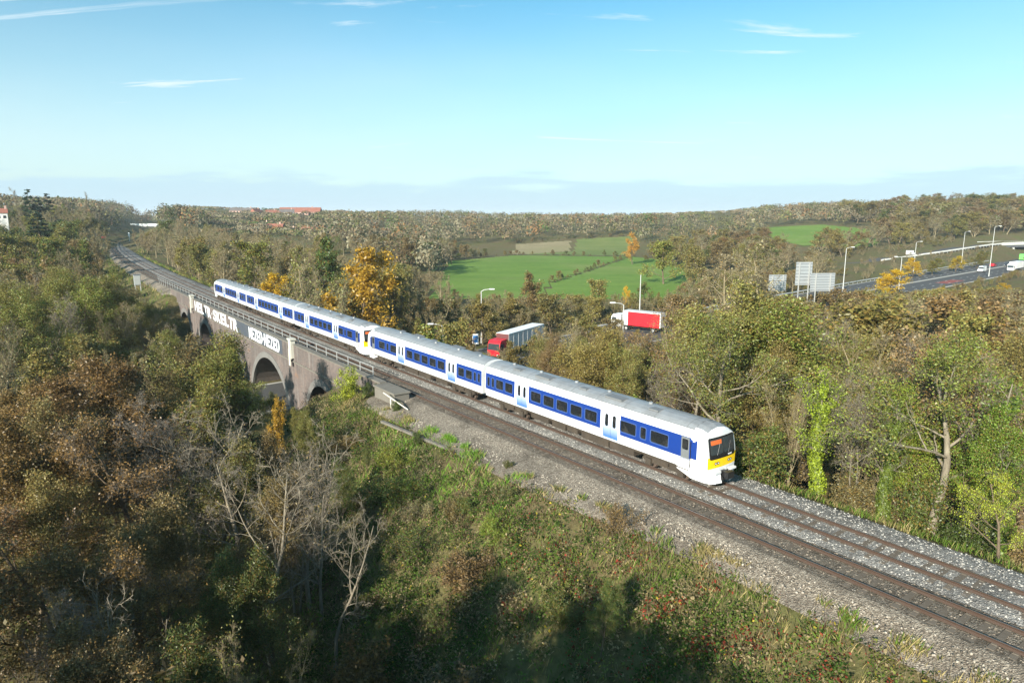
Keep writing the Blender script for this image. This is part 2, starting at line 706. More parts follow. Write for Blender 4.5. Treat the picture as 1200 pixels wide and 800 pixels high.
M['sleeper'] = paint('concrete_sleeper', (0.15, 0.125, 0.098), 0.9, 0.75, 0, (0.07, 0.055, 0.04), 0.5, 0.2)
M['brick'] = brick_wall_material()
M['ring'] = paint('grey_brick_ring', (0.18, 0.172, 0.16), 0.9, 0.6, 0, (0.08, 0.075, 0.07), 0.8, 0.2)
M['coping'] = paint('weathered_coping', (0.18, 0.165, 0.14), 0.9, 0.6, 0, (0.08, 0.072, 0.055), 0.7, 0.2)
M['pale_stone'] = paint('pale_render', (0.52, 0.50, 0.43), 0.9, 0.4, 0, (0.22, 0.19, 0.14), 1.1, 0.2)
M['graffiti_white'] = paint('white_spray_paint', (0.80, 0.81, 0.82), 0.7, 0.3, 0, (0.35, 0.36, 0.38), 0.9, 0.2)
M['graffiti_dark'] = paint('slate_blue_paint', (0.060, 0.072, 0.090), 0.8, 0.4, 0, (0.12, 0.11, 0.10), 0.6, 0.2)
M['galv'] = paint('galvanised_steel', (0.50, 0.50, 0.48), 0.5, 0.4, 0.4, (0.22, 0.2, 0.18), 1.0)
M['pale_wood'] = paint('pale_handrail', (0.56, 0.53, 0.45), 0.8, 0.4, 0, (0.25, 0.2, 0.15), 2.0, 0.2)
M['asphalt'] = paint('asphalt', (0.070, 0.068, 0.065), 0.85, 0.4, 0, (0.10, 0.095, 0.09), 0.25, 0.3)
M['kerb'] = paint('kerb_concrete', (0.34, 0.33, 0.30), 0.9, 0.4, 0, (0.18, 0.16, 0.13), 0.5, 0.2)
M['road_white'] = paint('road_paint', (0.75, 0.75, 0.72), 0.7, 0.3, 0, (0.3, 0.3, 0.28), 0.7, 0.2)
M['red_surface'] = paint('red_road_surface', (0.26, 0.075, 0.060), 0.85, 0.4, 0, (0.14, 0.07, 0.06), 0.4, 0.2)
M['concrete'] = paint('bridge_concrete', (0.56, 0.55, 0.51), 0.85, 0.35, 0, (0.3, 0.28, 0.24), 0.4, 0.2)
M['concrete_dark'] = paint('bridge_soffit_beam', (0.12, 0.125, 0.13), 0.8, 0.4, 0, (0.06, 0.06, 0.06), 0.4, 0.2)


def sweep(name, S, prof, mats, midx=None, parent=None, smooth=False, uv=False, closed=False):
    """A (d, z) profile carried along the railway; prof may be a function of s."""
    S = np.asarray(S, dtype=float)
    rows = []
    for s in S:
        p = prof(s) if callable(prof) else prof
        d = np.array([q[0] for q in p]); z = np.array([q[1] for q in p])
        x, y = tp(s, d)
        rows.append(np.column_stack([x, y, z]))
    V = np.concatenate(rows)
    n = len(rows[0]); k = n if closed else n - 1
    i = np.arange(len(S) - 1)[:, None] * n
    j = np.arange(k)[None, :]
    j2 = (j + 1) % n
    Q = np.stack([i + j, i + j2, i + n + j2, i + n + j], -1).reshape(-1, 4)
    mi = None if midx is None else np.tile(midx, len(S) - 1)
    me = quad_mesh(name, V, Q, mats, mi, smooth=smooth)
    return link(bpy.data.objects.new(name, me), parent)


# ------------------------------------------------------------------ the ground


def graded(a, b, step, lo, hi, ratio):
    mid = list(np.arange(a, b + 1e-6, step))
    up, st = [], step
    x = mid[-1]
    while x < hi:
        st *= ratio
        x += st
        up.append(x)
    dn, st = [], step
    x = mid[0]
    while x > lo:
        st *= ratio
        x -= st
        dn.append(x)
    return np.array(dn[::-1] + mid + up)


def build_ground():
    gx = graded(-85, 60, 1.1, -9000, 9000, 1.065)
    gy = graded(-6, 145, 1.1, -900, 11000, 1.06)
    X, Y = np.meshgrid(gx, gy)
    Z = hgt(X, Y)
    s, d = to_sd(X, Y)
    under = (d > -4.4) & (d < edge_d(s) - 0.1) & ((s < V0 - 1) | (s > V1 + 1)) & (s < 1450)
    Z = np.where(under, np.minimum(Z, -0.86), Z)
    nx, ny = len(gx), len(gy)
    V = np.column_stack([X.ravel(), Y.ravel(), Z.ravel()])
    i = np.arange(ny - 1)[:, None] * nx + np.arange(nx - 1)[None, :]
    Q = np.stack([i, i + 1, i + nx + 1, i + nx], -1).reshape(-1, 4)
    me = quad_mesh('ground', V, Q, [M['ground']], smooth=True)
    o = link(bpy.data.objects.new('ground', me))
    tag(o, 'brown and green valley floor, embankment and hills under the trees', 'ground', kind='structure')


build_ground()


def px_ground(px, py, z=BASE + 0.4):
    u, v = px - 600.0, py - 400.0
    d = (u, FPX * math.cos(PITCH) - v * math.sin(PITCH), -FPX * math.sin(PITCH) - v * math.cos(PITCH))
    t = (z - CAM_Z) / d[2]
    return d[0] * t, d[1] * t


def inside(poly, x, y):
    c = np.zeros(np.shape(x), dtype=bool)
    n = len(poly)
    for i in range(n):
        x0, y0 = poly[i]; x1, y1 = poly[(i + 1) % n]
        hit = ((y0 > y) != (y1 > y))
        xi = (x1 - x0) * (y - y0) / ((y1 - y0) if y1 != y0 else 1e-9) + x0
        c ^= hit & (x < xi)
    return c


FIELDS = []


def field(poly, mat, label, step=2.5, lift=0.12):
    FIELDS.append(poly)
    P = np.array(poly)
    gx = np.arange(P[:, 0].min() - step, P[:, 0].max() + step, step)
    gy = np.arange(P[:, 1].min() - step, P[:, 1].max() + step, step)
    X, Y = np.meshgrid(gx, gy)
    Z = hgt(X, Y) + lift
    nx = len(gx)
    i = (np.arange(len(gy) - 1)[:, None] * nx + np.arange(nx - 1)[None, :]).ravel()
    cx = X.ravel()[i] + step / 2; cy = Y.ravel()[i] + step / 2
    i = i[inside(poly, cx, cy)]
    Q = np.stack([i, i + 1, i + nx + 1, i + nx], -1)
    me = quad_mesh('field', np.column_stack([X.ravel(), Y.ravel(), Z.ravel()]), Q, [M[mat]], smooth=True)
    o = link(bpy.data.objects.new('field', me))
    tag(o, label, 'field', kind='structure')


def pxpoly(pts, z=BASE + 0.4):
    return [px_ground(a, b, z) for a, b in pts]


field(pxpoly([(500, 352), (527, 308), (606, 301.5), (735, 303), (684, 320), (646, 332), (630, 352)]), 'field', 'bright green pasture left of the hedge in the valley')
field(pxpoly([(634, 352), (649, 332), (687, 320.5), (740, 303), (770, 306), (830, 328), (820, 352)]), 'field', 'bright green pasture right of the hedge in the valley')
field(pxpoly([(608, 300.5), (740, 302), (742, 290), (676, 291), (672, 297)]), 'field_dull', 'dull green pasture below the far wood')
field(pxpoly([(600, 300.5), (606, 300.8), (668, 297.0), (668, 291.5), (604, 293.0)]), 'field_tan', 'tan stubble strip below the far wood')
HILLFIELD = [(172, 470), (170, 405), (184, 374), (206, 388), (232, 438), (250, 490), (238, 530), (195, 530)]
field(HILLFIELD, 'field', 'green field sloping up the wooded hill on the right', 3.0, 0.2)

# ------------------------------------------------------------------ ballast and tracks
S_ALL = np.concatenate([np.arange(-88, 150, 1.0), np.arange(150, 1200, 4.0)])


def onv(s):
    return float(sstep(V0 - 7, V0 - 4, s) * (1 - sstep(V1 + 3, V1 + 8, s)))


def shoulder(s):
    k = onv(s)
    o1 = 5.25 * (1 - k) + 5.0 * k
    o2 = (float(edge_d(s)) + 0.12) * (1 - k) + 5.1 * k
    w = 0.25 * math.sin(s * 0.7) + 0.2 * math.sin(s * 0.23 + 1)
    return [(4.85, -0.21), (o1, -0.30), (o1 * 0.5 + o2 * 0.5 + w * 0.3 * (1 - k), -0.62), (o2 + w * (1 - k), -0.80), (o2 + 0.5 * (1 - k) + 0.02, -1.05)]


bal = sweep('ballast', S_ALL, lambda s: [(1.75, -0.33), (2.35, -0.215), (3.4, -0.225), (4.45, -0.215), (4.85, -0.21)], [M['ballast_old']], smooth=False)
tag(bal, 'brown dirty ballast under the near track', 'ballast', kind='structure')
bal2 = sweep('ballast', S_ALL, lambda s: [(-4.75 + 1.4 * onv(s), -1.05), (-3.3 + 0.4 * onv(s), -0.42), (-2.2, -0.22), (-1.2, -0.205), (0, -0.215), (1.2, -0.205), (1.75, -0.33)], [M['ballast_new']])
tag(bal2, 'clean grey ballast under the far track', 'ballast', kind='structure')
bal3 = sweep('ballast_shoulder', S_ALL, shoulder, [M['ballast_mid']])
tag(bal3, 'wide weathered stone shoulder beside the near track', 'ballast', kind='structure')

RAILP = [(-0.07, -0.170), (-0.07, -0.155), (-0.014, -0.135), (-0.014, -0.05), (-0.037, -0.038), (-0.037, -0.004), (-0.028, 0.0), (0.028, 0.0), (0.037, -0.004), (0.037, -0.038), (0.014, -0.05), (0.014, -0.135), (0.07, -0.155), (0.07, -0.170)]


def build_tracks():
    sb = MB()
    sb.box(-0.13, 0.13, -1.28, 1.28, -0.38, -0.180)
    sb.box(-0.10, 0.10, -0.90, -0.60, -0.180, -0.150)
    sb.box(-0.10, 0.10, 0.60, 0.90, -0.180, -0.150)
    sm = sb.mesh('sleeper', M['sleeper'])
    for d0, s_hi, lab in ((3.4, 62.0, 'near brown railway track with rusty rails beside the shoulder'), (0.0, 1.0, 'far railway track that carries the train')):
        root = empty('railway_track', (*tp(0, d0), 0))
        tag(root, lab, 'railway track', kind='structure')
        for g in (-0.7525, 0.7525):
            prof = [(d0 + g + a, b) for a, b in RAILP]
            mi = [1 if i in (6,) else 0 for i in range(len(prof))]
            r = sweep('rail', S_ALL, prof, [M['rail'], M['rail_top']], mi, closed=True)
            r.parent = root
            r.matrix_parent_inverse = Matrix.Translation(root.location).inverted()
        s = -44.0
        while s < s_hi:
            x, y = tp(s, d0)
            o = bpy.data.objects.new('sleeper', sm)
            link(o, root)
            o.location = (x - root.location.x, y - root.location.y, random.uniform(-0.055, -0.006) if random.random() < 0.85 else 0.0)
            o.rotation_euler = (random.uniform(-.006, .006), 0, ta(s) + math.pi / 2 + random.uniform(-.012, .012))
            s += 0.70


build_tracks()


def build_stones():
    N = 24000
    s = RNG.uniform(-40, 46, N)
    d = RNG.uniform(-3.4, 7.6, N)
    keep = np.ones(N, dtype=bool)
    for c in (-0.7525, 0.7525, 2.6475, 4.1525):
        keep &= np.abs(d - c) > 0.10
    sl = ((np.abs(d - 3.4) < 1.3)) & (RNG.random(N) < 0.12)
    keep &= ~sl
    keep &= ~((s > V0 - 8) & (d > 4.85))
    keep &= d < edge_d(s)
    s, d = s[keep], d[keep]
    N = len(s)
    z = np.interp(d, [-3.3, -2.2, -1.2, 0, 1.2, 1.75, 2.35, 3.4, 4.45, 5.25, 6.2, 7.4], [-0.42, -0.22, -0.205, -0.215, -0.205, -0.33, -0.215, -0.225, -0.215, -0.30, -0.60, -0.78])
    x, y = tp(s, d)
    c = np.column_stack([x, y, z])
    r = RNG.uniform(0.02, 0.046, N) * np.where(d > 6, 1.15, 1)
    cube = np.array([(-1, -1, -1), (1, -1, -1), (1, 1, -1), (-1, 1, -1), (-.7, -.7, 1), (.7, -.7, 1), (.7, .7, 1), (-.7, .7, 1)], dtype=float)
    V = cube[None] * (1 + 0.6 * RNG.standard_normal((N, 8, 3)) * 0.5)
    a = RNG.uniform(0, 6.28, N)
    R = np.zeros((N, 3, 3)); R[:, 0, 0] = np.cos(a); R[:, 0, 1] = -np.sin(a); R[:, 1, 0] = np.sin(a); R[:, 1, 1] = np.cos(a); R[:, 2, 2] = 0.75
    V = np.einsum('nij,nkj->nki', R, V) * r[:, None, None] + c[:, None, :]
    F = np.array([(4, 5, 6, 7), (0, 1, 5, 4), (1, 2, 6, 5), (2, 3, 7, 6), (3, 0, 4, 7)])
    Q = (np.arange(N)[:, None, None] * 8 + F[None]).reshape(-1, 4)
    new = d < 1.75
    g = RNG.uniform(0.10, 0.55, N) ** 1.0
    base = np.where(new[:, None], np.array([0.95, 0.89, 0.79]), np.array([0.78, 0.68, 0.55]))
    old = (d > 1.75) & (d < 4.6)
    base = np.where(old[:, None], np.array([0.52, 0.43, 0.33]), base)
    cols = np.repeat(base * g[:, None], 5, axis=0)
    mt = Mat('loose_stone')
    at = mt.n('ShaderNodeAttribute', attribute_name='col')
    mt.principled(at.outputs['Color'], 0.9, spec=0.25)
    me = quad_mesh('loose_stones', V.reshape(-1, 3), Q, [mt.m], cols=cols)
    o = link(bpy.data.objects.new('loose_stones', me))
    tag(o, 'loose grey and brown crushed stones lying on the track bed', 'gravel', kind='stuff')


build_stones()

# ------------------------------------------------------------------ the viaduct
ARCHES = [(49.3, 5.2), (68.6, 9.6), (87.6, 7.0), (105.2, 6.4), (123.0, 6.4)]     # centre and outer radius along s
CROWN = -2.3
NEAR_D, FAR_D = 5.62, -2.75
RING = 0.75


def s_of_px(px, d, z, lo=25, hi=140):
    ss = np.arange(lo, hi, 0.05)
    X, Y = tp(ss, d)
    u, _ = project(X, Y, np.full_like(ss, z))
    return float(ss[np.argmin(np.abs(u - px))])


def strip_mesh(name, rows, mat, parent, smooth=False):
    """rows: list of (s0, s1, [(d, z) at s0], [(d, z) at s1]) quads, with uv along the wall."""
    V, Q, U = [], [], []
    for s0, s1, a, b in rows:
        for i in range(len(a) - 1):
            base = len(V)
            for s, (d, z) in ((s0, a[i]), (s1, b[i]), (s1, b[i + 1]), (s0, a[i + 1])):
                x, y = tp(s, d)
                V.append((x, y, z)); U.append((s + 0.9 * d, z + 0.37 * d))
            Q.append((base, base + 1, base + 2, base + 3))
    me = quad_mesh(name, V, Q, [mat], smooth=smooth)
    uv = me.uv_layers.new(name='uv')
    uv.data.foreach_set('uv', np.array(U, dtype=np.float32)[np.array(Q).ravel()].ravel())
    o = link(bpy.data.objects.new(name, me))
    o.parent = parent
    o.matrix_parent_inverse = Matrix.Translation(parent.location).inverted()
    return o


def build_viaduct():
    root = empty('viaduct', (*tp(85, 1.5), BASE))
    tag(root, 'sooty brick railway viaduct with five arches and white graffiti on its parapet', 'viaduct')

    def arch_of(s):
        for c, r in ARCHES:
            if abs(s - c) < r - RING:
                return c, r - RING, CROWN - r
        return None
    edges = {V0 - 6, V1 + 6}
    for c, r in ARCHES:
        ri = r - RING
        for k in range(25):
            edges.add(round(c - ri * math.cos(math.pi * k / 24), 4))
    E = sorted(edges)
    near, far, soff = [], [], []

    def zin(s, A):
        c, ri, zs = A
        return zs + math.sqrt(max(ri * ri - (s - c) ** 2, 0))
    for s0, s1 in zip(E[:-1], E[1:]):
        A = arch_of((s0 + s1) / 2)
        if A:
            z0, z1 = zin(s0, A), zin(s1, A)
            soff.append((s0, s1, [(NEAR_D, z0), (1.5, z0), (FAR_D, z0)], [(NEAR_D, z1), (1.5, z1), (FAR_D, z1)]))
        else:
            z0 = z1 = -13.0
        n = 1 if A else max(1, int((s1 - s0) / 2))
        for k in range(n):
            a, b = s0 + (s1 - s0) * k / n, s0 + (s1 - s0) * (k + 1) / n
            near.append((a, b, [(NEAR_D, z0), (NEAR_D, -1.75)], [(NEAR_D, z1), (NEAR_D, -1.75)]))
            far.append((a, b, [(FAR_D, z0), (FAR_D, 0.35)], [(FAR_D, z1), (FAR_D, 0.35)]))
    for c, r in ARCHES:
        ri = r - RING
        zs = CROWN - r
        for s in (c - ri, c + ri):
            if zs > -12.9:
                V = [(s, s, [(NEAR_D, zs), (NEAR_D, -13)], [(FAR_D, zs), (FAR_D, -13)])]
                soff += V
    strip_mesh('wall', near + far, M['brick'], root)
    strip_mesh('arch_soffit', soff, M['brick'], root, smooth=False)
    for c, r in ARCHES:
        rows = []
        for k in range(28):
            a0, a1 = math.pi * k / 28, math.pi * (k + 1) / 28
            zs = CROWN - r

            def p(rr, an, dd):
                return c - rr * math.cos(an), dd, zs + rr * math.sin(an)
            base = [(r, NEAR_D), (r, NEAR_D + 0.10), (r - RING - 0.03, NEAR_D + 0.10), (r - RING - 0.03, NEAR_D - 0.2)]
            rows.append([[p(rr, a0, dd) for rr, dd in base], [p(rr, a1, dd) for rr, dd in base]])
        V, Q = [], []
        for A, B in rows:
            for i in range(3):
                b0 = len(V)
                for s, d, z in (A[i], A[i + 1], B[i + 1], B[i]):
                    x, y = tp(s, d)
                    V.append((x, y, z))
                Q.append((b0, b0 + 1, b0 + 2, b0 + 3))
        me = quad_mesh('arch_ring', V, Q, [M['ring']])
        o = link(bpy.data.objects.new('arch_ring', me))
        o.parent = root
        o.matrix_parent_inverse = Matrix.Translation(root.location).inverted()
    S = np.arange(V0 - 6, V1 + 6.1, 1.0)

    def ribbon(name, prof, mat):
        rows = [(a, b, prof, prof) for a, b in zip(S[:-1], S[1:])]
        # close the two ends
        for s in (S[0], S[-1]):
            n = len(prof)
            rows += [(s, s, [prof[i], prof[i + 1]], [prof[n - 2 - i], prof[n - 3 - i]]) for i in range((n - 2) // 2)]
        return strip_mesh(name, rows, mat, root)
    ribbon('parapet', [(5.15, -1.0), (5.15, 0.36), (NEAR_D + 0.03, 0.36), (NEAR_D + 0.03, -1.62), (5.4, -1.62)], M['brick'])
    ribbon('string_course', [(NEAR_D - 0.1, -1.60), (NEAR_D + 0.17, -1.615), (NEAR_D + 0.17, -1.76), (NEAR_D - 0.1, -1.78)], M['coping'])
    ribbon('coping', [(5.05, 0.362), (5.05, 0.50), (NEAR_D + 0.14, 0.50), (NEAR_D + 0.14, 0.362), (5.05, 0.362)], M['coping'])
    ribbon('parapet', [(FAR_D - 0.03, -0.6), (FAR_D - 0.03, 0.38), (FAR_D + 0.4, 0.38), (FAR_D + 0.4, -1.0)], M['brick'])
    ribbon('deck', [(FAR_D + 0.3, -0.82), (5.3, -0.82)], M['cess'])
    # pale pilasters on the parapet
    for px, zt in ((342, 0.95), (225, 0.9)):
        s = s_of_px(px, NEAR_D + 0.1, 0)
        m = MB()
        m.box(-0.42, 0.42, -0.30, 0.30, -1.3, zt)
        m.box(-0.55, 0.55, -0.40, 0.40, zt, zt + 0.22)
        m.box(-0.30, 0.30, -0.38, -0.30, -2.2, -0.1)
        o = m.build('pilaster', M['pale_stone'], root, bevel=0.03)
        x, y = tp(s, NEAR_D + 0.1)
        o.location = (x - root.location.x, y - root.location.y, -root.location.z)
        o.rotation_euler = (0, 0, ta(s) + math.pi / 2 + math.pi)
    # broad stone at the near end
    m = MB()
    m.box(-2.0, 2.0, -0.75, 0.75, -1.6, 0.30)
    m.box(-2.1, 2.1, -0.85, 0.85, 0.30, 0.48)
    o = m.build('end_block', M['coping'], root, bevel=0.05)
    x, y = tp(31.6, 5.75)
    o.location = (x - root.location.x, y - root.location.y, -root.location.z)
    o.rotation_euler = (0, 0, ta(34) + math.pi / 2)
    # graffiti: dark ground and white capitals
    sA, sB = s_of_px(277, NEAR_D, -0.6), s_of_px(331, NEAR_D, -0.6)
    rows = [(a, a + 0.5, [(NEAR_D + 0.036, -1.55), (NEAR_D + 0.036, 0.30)], [(NEAR_D + 0.036, -1.55), (NEAR_D + 0.036, 0.30)]) for a in np.arange(sB, sA, 0.5)]
    strip_mesh('painted_panel', rows, M['graffiti_dark'], root)

    def letters(text, px0, px1, z0, h, name):
        a, b = s_of_px(px0, NEAR_D, -0.6), s_of_px(px1, NEAR_D, -0.6)
        n = len(text)
        wts = [0.55 if c == '.' else 1.0 for c in text]
        tot = sum(wts)
        pos = a
        for c, w in zip(text, wts):
            wid = abs(b - a) * w / tot
            if c == '.':
                mb = MB()
                mb.prism([(-.22, 0), (0, -.26), (.22, 0), (0, .26)], 'y', -0.004, 0.0)
                me = mb.mesh('letter', M['graffiti_white'])
                o = link(bpy.data.objects.new('letter', me), root)
                zc = z0 + h * 0.5
                sx = sz = 1.0
                xoff = 0
            else:
                cu = bpy.data.curves.new('letter', 'FONT')
                cu.body = c
                cu.size = 1.0
                cu.offset = 0.03
                cu.extrude = 0.004
                tmp = bpy.data.objects.new('tmp', cu)
                COL.objects.link(tmp)
                bpy.context.view_layer.update()
                me = bpy.data.meshes.new_from_object(tmp.evaluated_get(bpy.context.evaluated_depsgraph_get()))
                bpy.data.objects.remove(tmp)
                co = np.array([v.co[:] for v in me.vertices])
                mn, mx = co.min(0), co.max(0)
                co[:, 0] = (co[:, 0] - (mn[0] + mx[0]) / 2) / (mx[0] - mn[0])
                co[:, 1] = (co[:, 1] - mn[1]) / (mx[1] - mn[1])
                P = np.column_stack([co[:, 0] * wid * 0.93, co[:, 2] - 0.004, co[:, 1] * h])
                for v, p in zip(me.vertices, P):
                    v.co = p
                me.name = 'letter'
                me.materials.clear()
                me.materials.append(M['graffiti_white'])
                o = link(bpy.data.objects.new('letter', me), root)
                zc = z0 + RNG.uniform(-0.04, 0.04)
            s = pos + (wid / 2 if b > a else -wid / 2)
            x, y = tp(s, NEAR_D + 0.052)
            o.location = (x - root.location.x, y - root.location.y, zc - root.location.z)
            o.rotation_euler = (0, 0, ta(s) + math.pi / 2 + math.pi)
            pos += wid if b > a else -wid
    letters('HELTR.SKELTR', 228.5, 279.0, -1.52, 1.80, 'word')
    letters('NEZED.NEZED', 292.0, 328.0, -1.50, 1.66, 'word')


build_viaduct()


def build_railings():
    root = empty('parapet_railing', (*tp(85, 4.95), -0.8))
    tag(root, 'thin two-bar steel railing along the near edge of the viaduct', 'railing')
    inv = Matrix.Translation(root.location).inverted()
    S = np.arange(V0 - 3, V1 + 30, 1.5)
    for z in (1.30, 0.82):
        r = sweep('bar', S, [(4.90 - .025, z - .025), (4.90 + .025, z - .025), (4.90 + .025, z + .025), (4.90 - .025, z + .025)], [M['galv']], closed=True)
        r.parent = root; r.matrix_parent_inverse = inv
    mb = MB()
    mb.box(-.035, .035, -.035, .035, 0, 2.2)
    me = mb.mesh('post', M['galv'])
    for s in np.arange(V0 - 2.8, V1 + 29, 3.0):
        x, y = tp(s, 4.90)
        o = link(bpy.data.objects.new('post', me), root)
        o.location = (x - root.location.x, y - root.location.y, -0.85 - root.location.z)
        o.rotation_euler = (0, 0, ta(s))
    # pale handrail of the steps at the end of the viaduct
    root = empty('step_handrail', (*tp(29.5, 7.0), -1.0))
    tag(root, 'pale broken handrail at the steps below the viaduct end block', 'handrail')
    a = ta(30) + math.pi / 2
    root.rotation_euler = (0, 0, a)

    def rail(name, p0, p1, r):
        m = MB()
        m.cyl(p0, p1, r, n=8)
        m.build(name, M['pale_wood'], root)
    rail('post', (-0.2, 0, -2.8), (-0.2, 0, 1.25), 0.075)
    rail('post', (1.5, -0.6, -2.8), (1.5, -0.6, 0.6), 0.06)
    rail('bar', (0.6, 0.3, 1.6), (-2.2, -0.6, 0.55), 0.055)
    rail('bar', (1.7, -0.7, 0.3), (-2.2, -0.9, -0.75), 0.055)
    # fallen trunking on the slope
    root = empty('cable_trunking', (*tp(22.5, 8.6), -1.0))
    tag(root, 'grey length of cable trunking lying beside the shoulder near the handrail', 'trunking')
    root.rotation_euler = (0, 0, ta(22) + math.pi / 2 + 0.10)
    m = MB()
    m.box(-4.5, 4.5, -0.11, 0.11, -0.02, 0.13)
    m.build('trough', M['coping'], root)
    m = MB()
    for k in range(9):
        m.box(-4.45 + k, -3.5 + k, -0.13, 0.13, 0.135, 0.17)
    m.build('lid', M['coping'], root)


build_railings()

# ------------------------------------------------------------------ roads


def road_sweep(name, line, offs, mats, midx=None, parent=None, zfix=None, sl=None):
    """Sheet or solid along a road line: offs are (offset in half widths or metres, z)."""
    P = line if sl is None else line[sl]
    t = np.gradient(P[:, :2], axis=0)
    t /= np.linalg.norm(t, axis=1)[:, None]
    nrm = np.column_stack([-t[:, 1], t[:, 0]])
    V = []
    for k in range(len(P)):
        for o, z in offs:
            ww = o if abs(o) > 3.01 else o * 1.0
            V.append((P[k, 0] + nrm[k, 0] * ww, P[k, 1] + nrm[k, 1] * ww, (P[k, 2] if zfix is None else zfix) + z))
    n = len(offs)
    i = np.arange(len(P) - 1)[:, None] * n + np.arange(n - 1)[None, :]
    Q = np.stack([i, i + 1, i + n + 1, i + n], -1).reshape(-1, 4)
    me = quad_mesh(name, V, Q, mats)
    return link(bpy.data.objects.new(name, me), parent)


def ribbon_var(name, line, lo, hi, z, mat, parent=None, thick=0.0, sl=None):
    """Ribbon between two fractions of the road's half width."""
    P = line if sl is None else line[sl]
    t = np.gradient(P[:, :2], axis=0)
    t /= np.linalg.norm(t, axis=1)[:, None]
    nrm = np.column_stack([-t[:, 1], t[:, 0]])
    a = P[:, :2] + nrm * (P[:, 2:3] * lo[0] + lo[1])
    b = P[:, :2] + nrm * (P[:, 2:3] * hi[0] + hi[1])
    n = len(P)
    V = np.concatenate([np.column_stack([a, np.full(n, z)]), np.column_stack([b, np.full(n, z)])])
    i = np.arange(n - 1)
    Q = [np.stack([i, i + n, i + n + 1, i + 1], -1)]
    if thick:
        V = np.concatenate([V, V - np.array([0, 0, thick])])
        Q += [np.stack([i, i + 1, i + 2 * n + 1, i + 2 * n], -1), np.stack([i + n + 1, i + n, i + 3 * n, i + 3 * n + 1], -1)]
    me = quad_mesh(name, V, np.concatenate(Q), [mat])
    return link(bpy.data.objects.new(name, me), parent)


def build_roads():
    RZ = -8.0
    r = ribbon_var('road', ROADL, (-1, 0), (1, 0), RZ, M['asphalt'])
    tag(r, 'grey trunk road running under the viaduct and away to the right', 'road', kind='structure')
    for sgn in (-1, 1):
        k = ribbon_var('kerb', ROADL, (sgn, -0.05 if sgn > 0 else -0.3), (sgn, 0.3 if sgn > 0 else 0.05), RZ + 0.12, M['kerb'], thick=0.4)
        tag(k, 'pale kerb on the %s side of the trunk road' % ('far' if sgn > 0 else 'near'), 'kerb', kind='structure')
    c = ribbon_var('central_reserve', ROADL, (0.06, -0.7), (0.06, 0.7), RZ + 0.13, M['kerb'], thick=0.4, sl=slice(150, None))
    tag(c, 'pale raised strip between the carriageways', 'kerb', kind='structure')
    rs = ribbon_var('red_surface', ROADL, (-0.75, 0), (-0.40, 0), RZ + 0.004, M['red_surface'], sl=slice(203, 213))
    tag(rs, 'red road surface beside the white trailer', 'road marking', kind='structure')
    n = len(ROADL)
    for frac in (-0.42, 0.55, -0.7, 0.3):
        mk = MB()
        for i in range(100, n - 4, 4):
            P, Q = ROADL[i], ROADL[i + 2]
            t = (Q[:2] - P[:2]); t /= np.linalg.norm(t)
            nr = np.array([-t[1], t[0]])
            a = P[:2] + nr * P[2] * frac
            b = a + t * 2.6
            w = nr * 0.08
            mk.quad((*(a - w), RZ + 0.008), (*(b - w), RZ + 0.008), (*(b + w), RZ + 0.008), (*(a + w), RZ + 0.008))
        o = mk.build('lane_marking', M['road_white'])
        tag(o, 'dashed white lane line at %d percent of the trunk road width' % int(50 + 50 * frac), 'road marking', kind='structure')
    # steel barrier on the far side of the road
    root = empty('crash_barrier', (ROADL[130, 0], ROADL[130, 1], RZ))
    tag(root, 'grey steel crash barrier along the far edge of the trunk road', 'barrier')
    inv = Matrix.Translation(root.location).inverted()
    b = ribbon_var('beam', ROADL, (1, 1.4), (1, 1.5), RZ + 0.75, M['galv'], thick=0.32, sl=slice(120, 330))
    b.parent = root; b.matrix_parent_inverse = inv
    mb = MB(); mb.box(-.06, .06, -.06, .06, -0.6, 0.7)
    me = mb.mesh('post', M['galv'])
    for i in range(121, 300, 2):
        P = ROADL[i]; t = ROADL[i + 1, :2] - P[:2]; t /= np.linalg.norm(t)
        q = P[:2] + np.array([-t[1], t[0]]) * (P[2] + 1.62)
        o = link(bpy.data.objects.new('post', me), root)
        o.location = (q[0] - root.location.x, q[1] - root.location.y, 0)
    # ramp
    r = road_sweep('road', RAMP, [(-5.0, 0), (5.0, 0)], [M['asphalt']])
    tag(r, 'slip road on an embankment climbing to the overbridge', 'road', kind='structure')
    root = empty('ramp_barrier', (RAMP[20, 0], RAMP[20, 1], RAMP[20, 2]))
    tag(root, 'pale barrier along the camera side of the climbing slip road', 'barrier')
    inv = Matrix.Translation(root.location).inverted()
    b = road_sweep('beam', RAMP, [(-5.3, 0.2), (-5.3, 0.95), (-5.45, 0.95), (-5.45, 0.2)], [M['concrete']], sl=slice(12, 92))
    b.parent = root; b.matrix_parent_inverse = inv
    for i in range(12, 92, 2):
        P = RAMP[i]; t = RAMP[i + 1, :2] - P[:2]; t /= np.linalg.norm(t)
        q = P[:2] + np.array([-t[1], t[0]]) * -5.58
        o = link(bpy.data.objects.new('post', me), root)
        o.location = (q[0] - root.location.x, q[1] - root.location.y, P[2] - root.location.z)


build_roads()


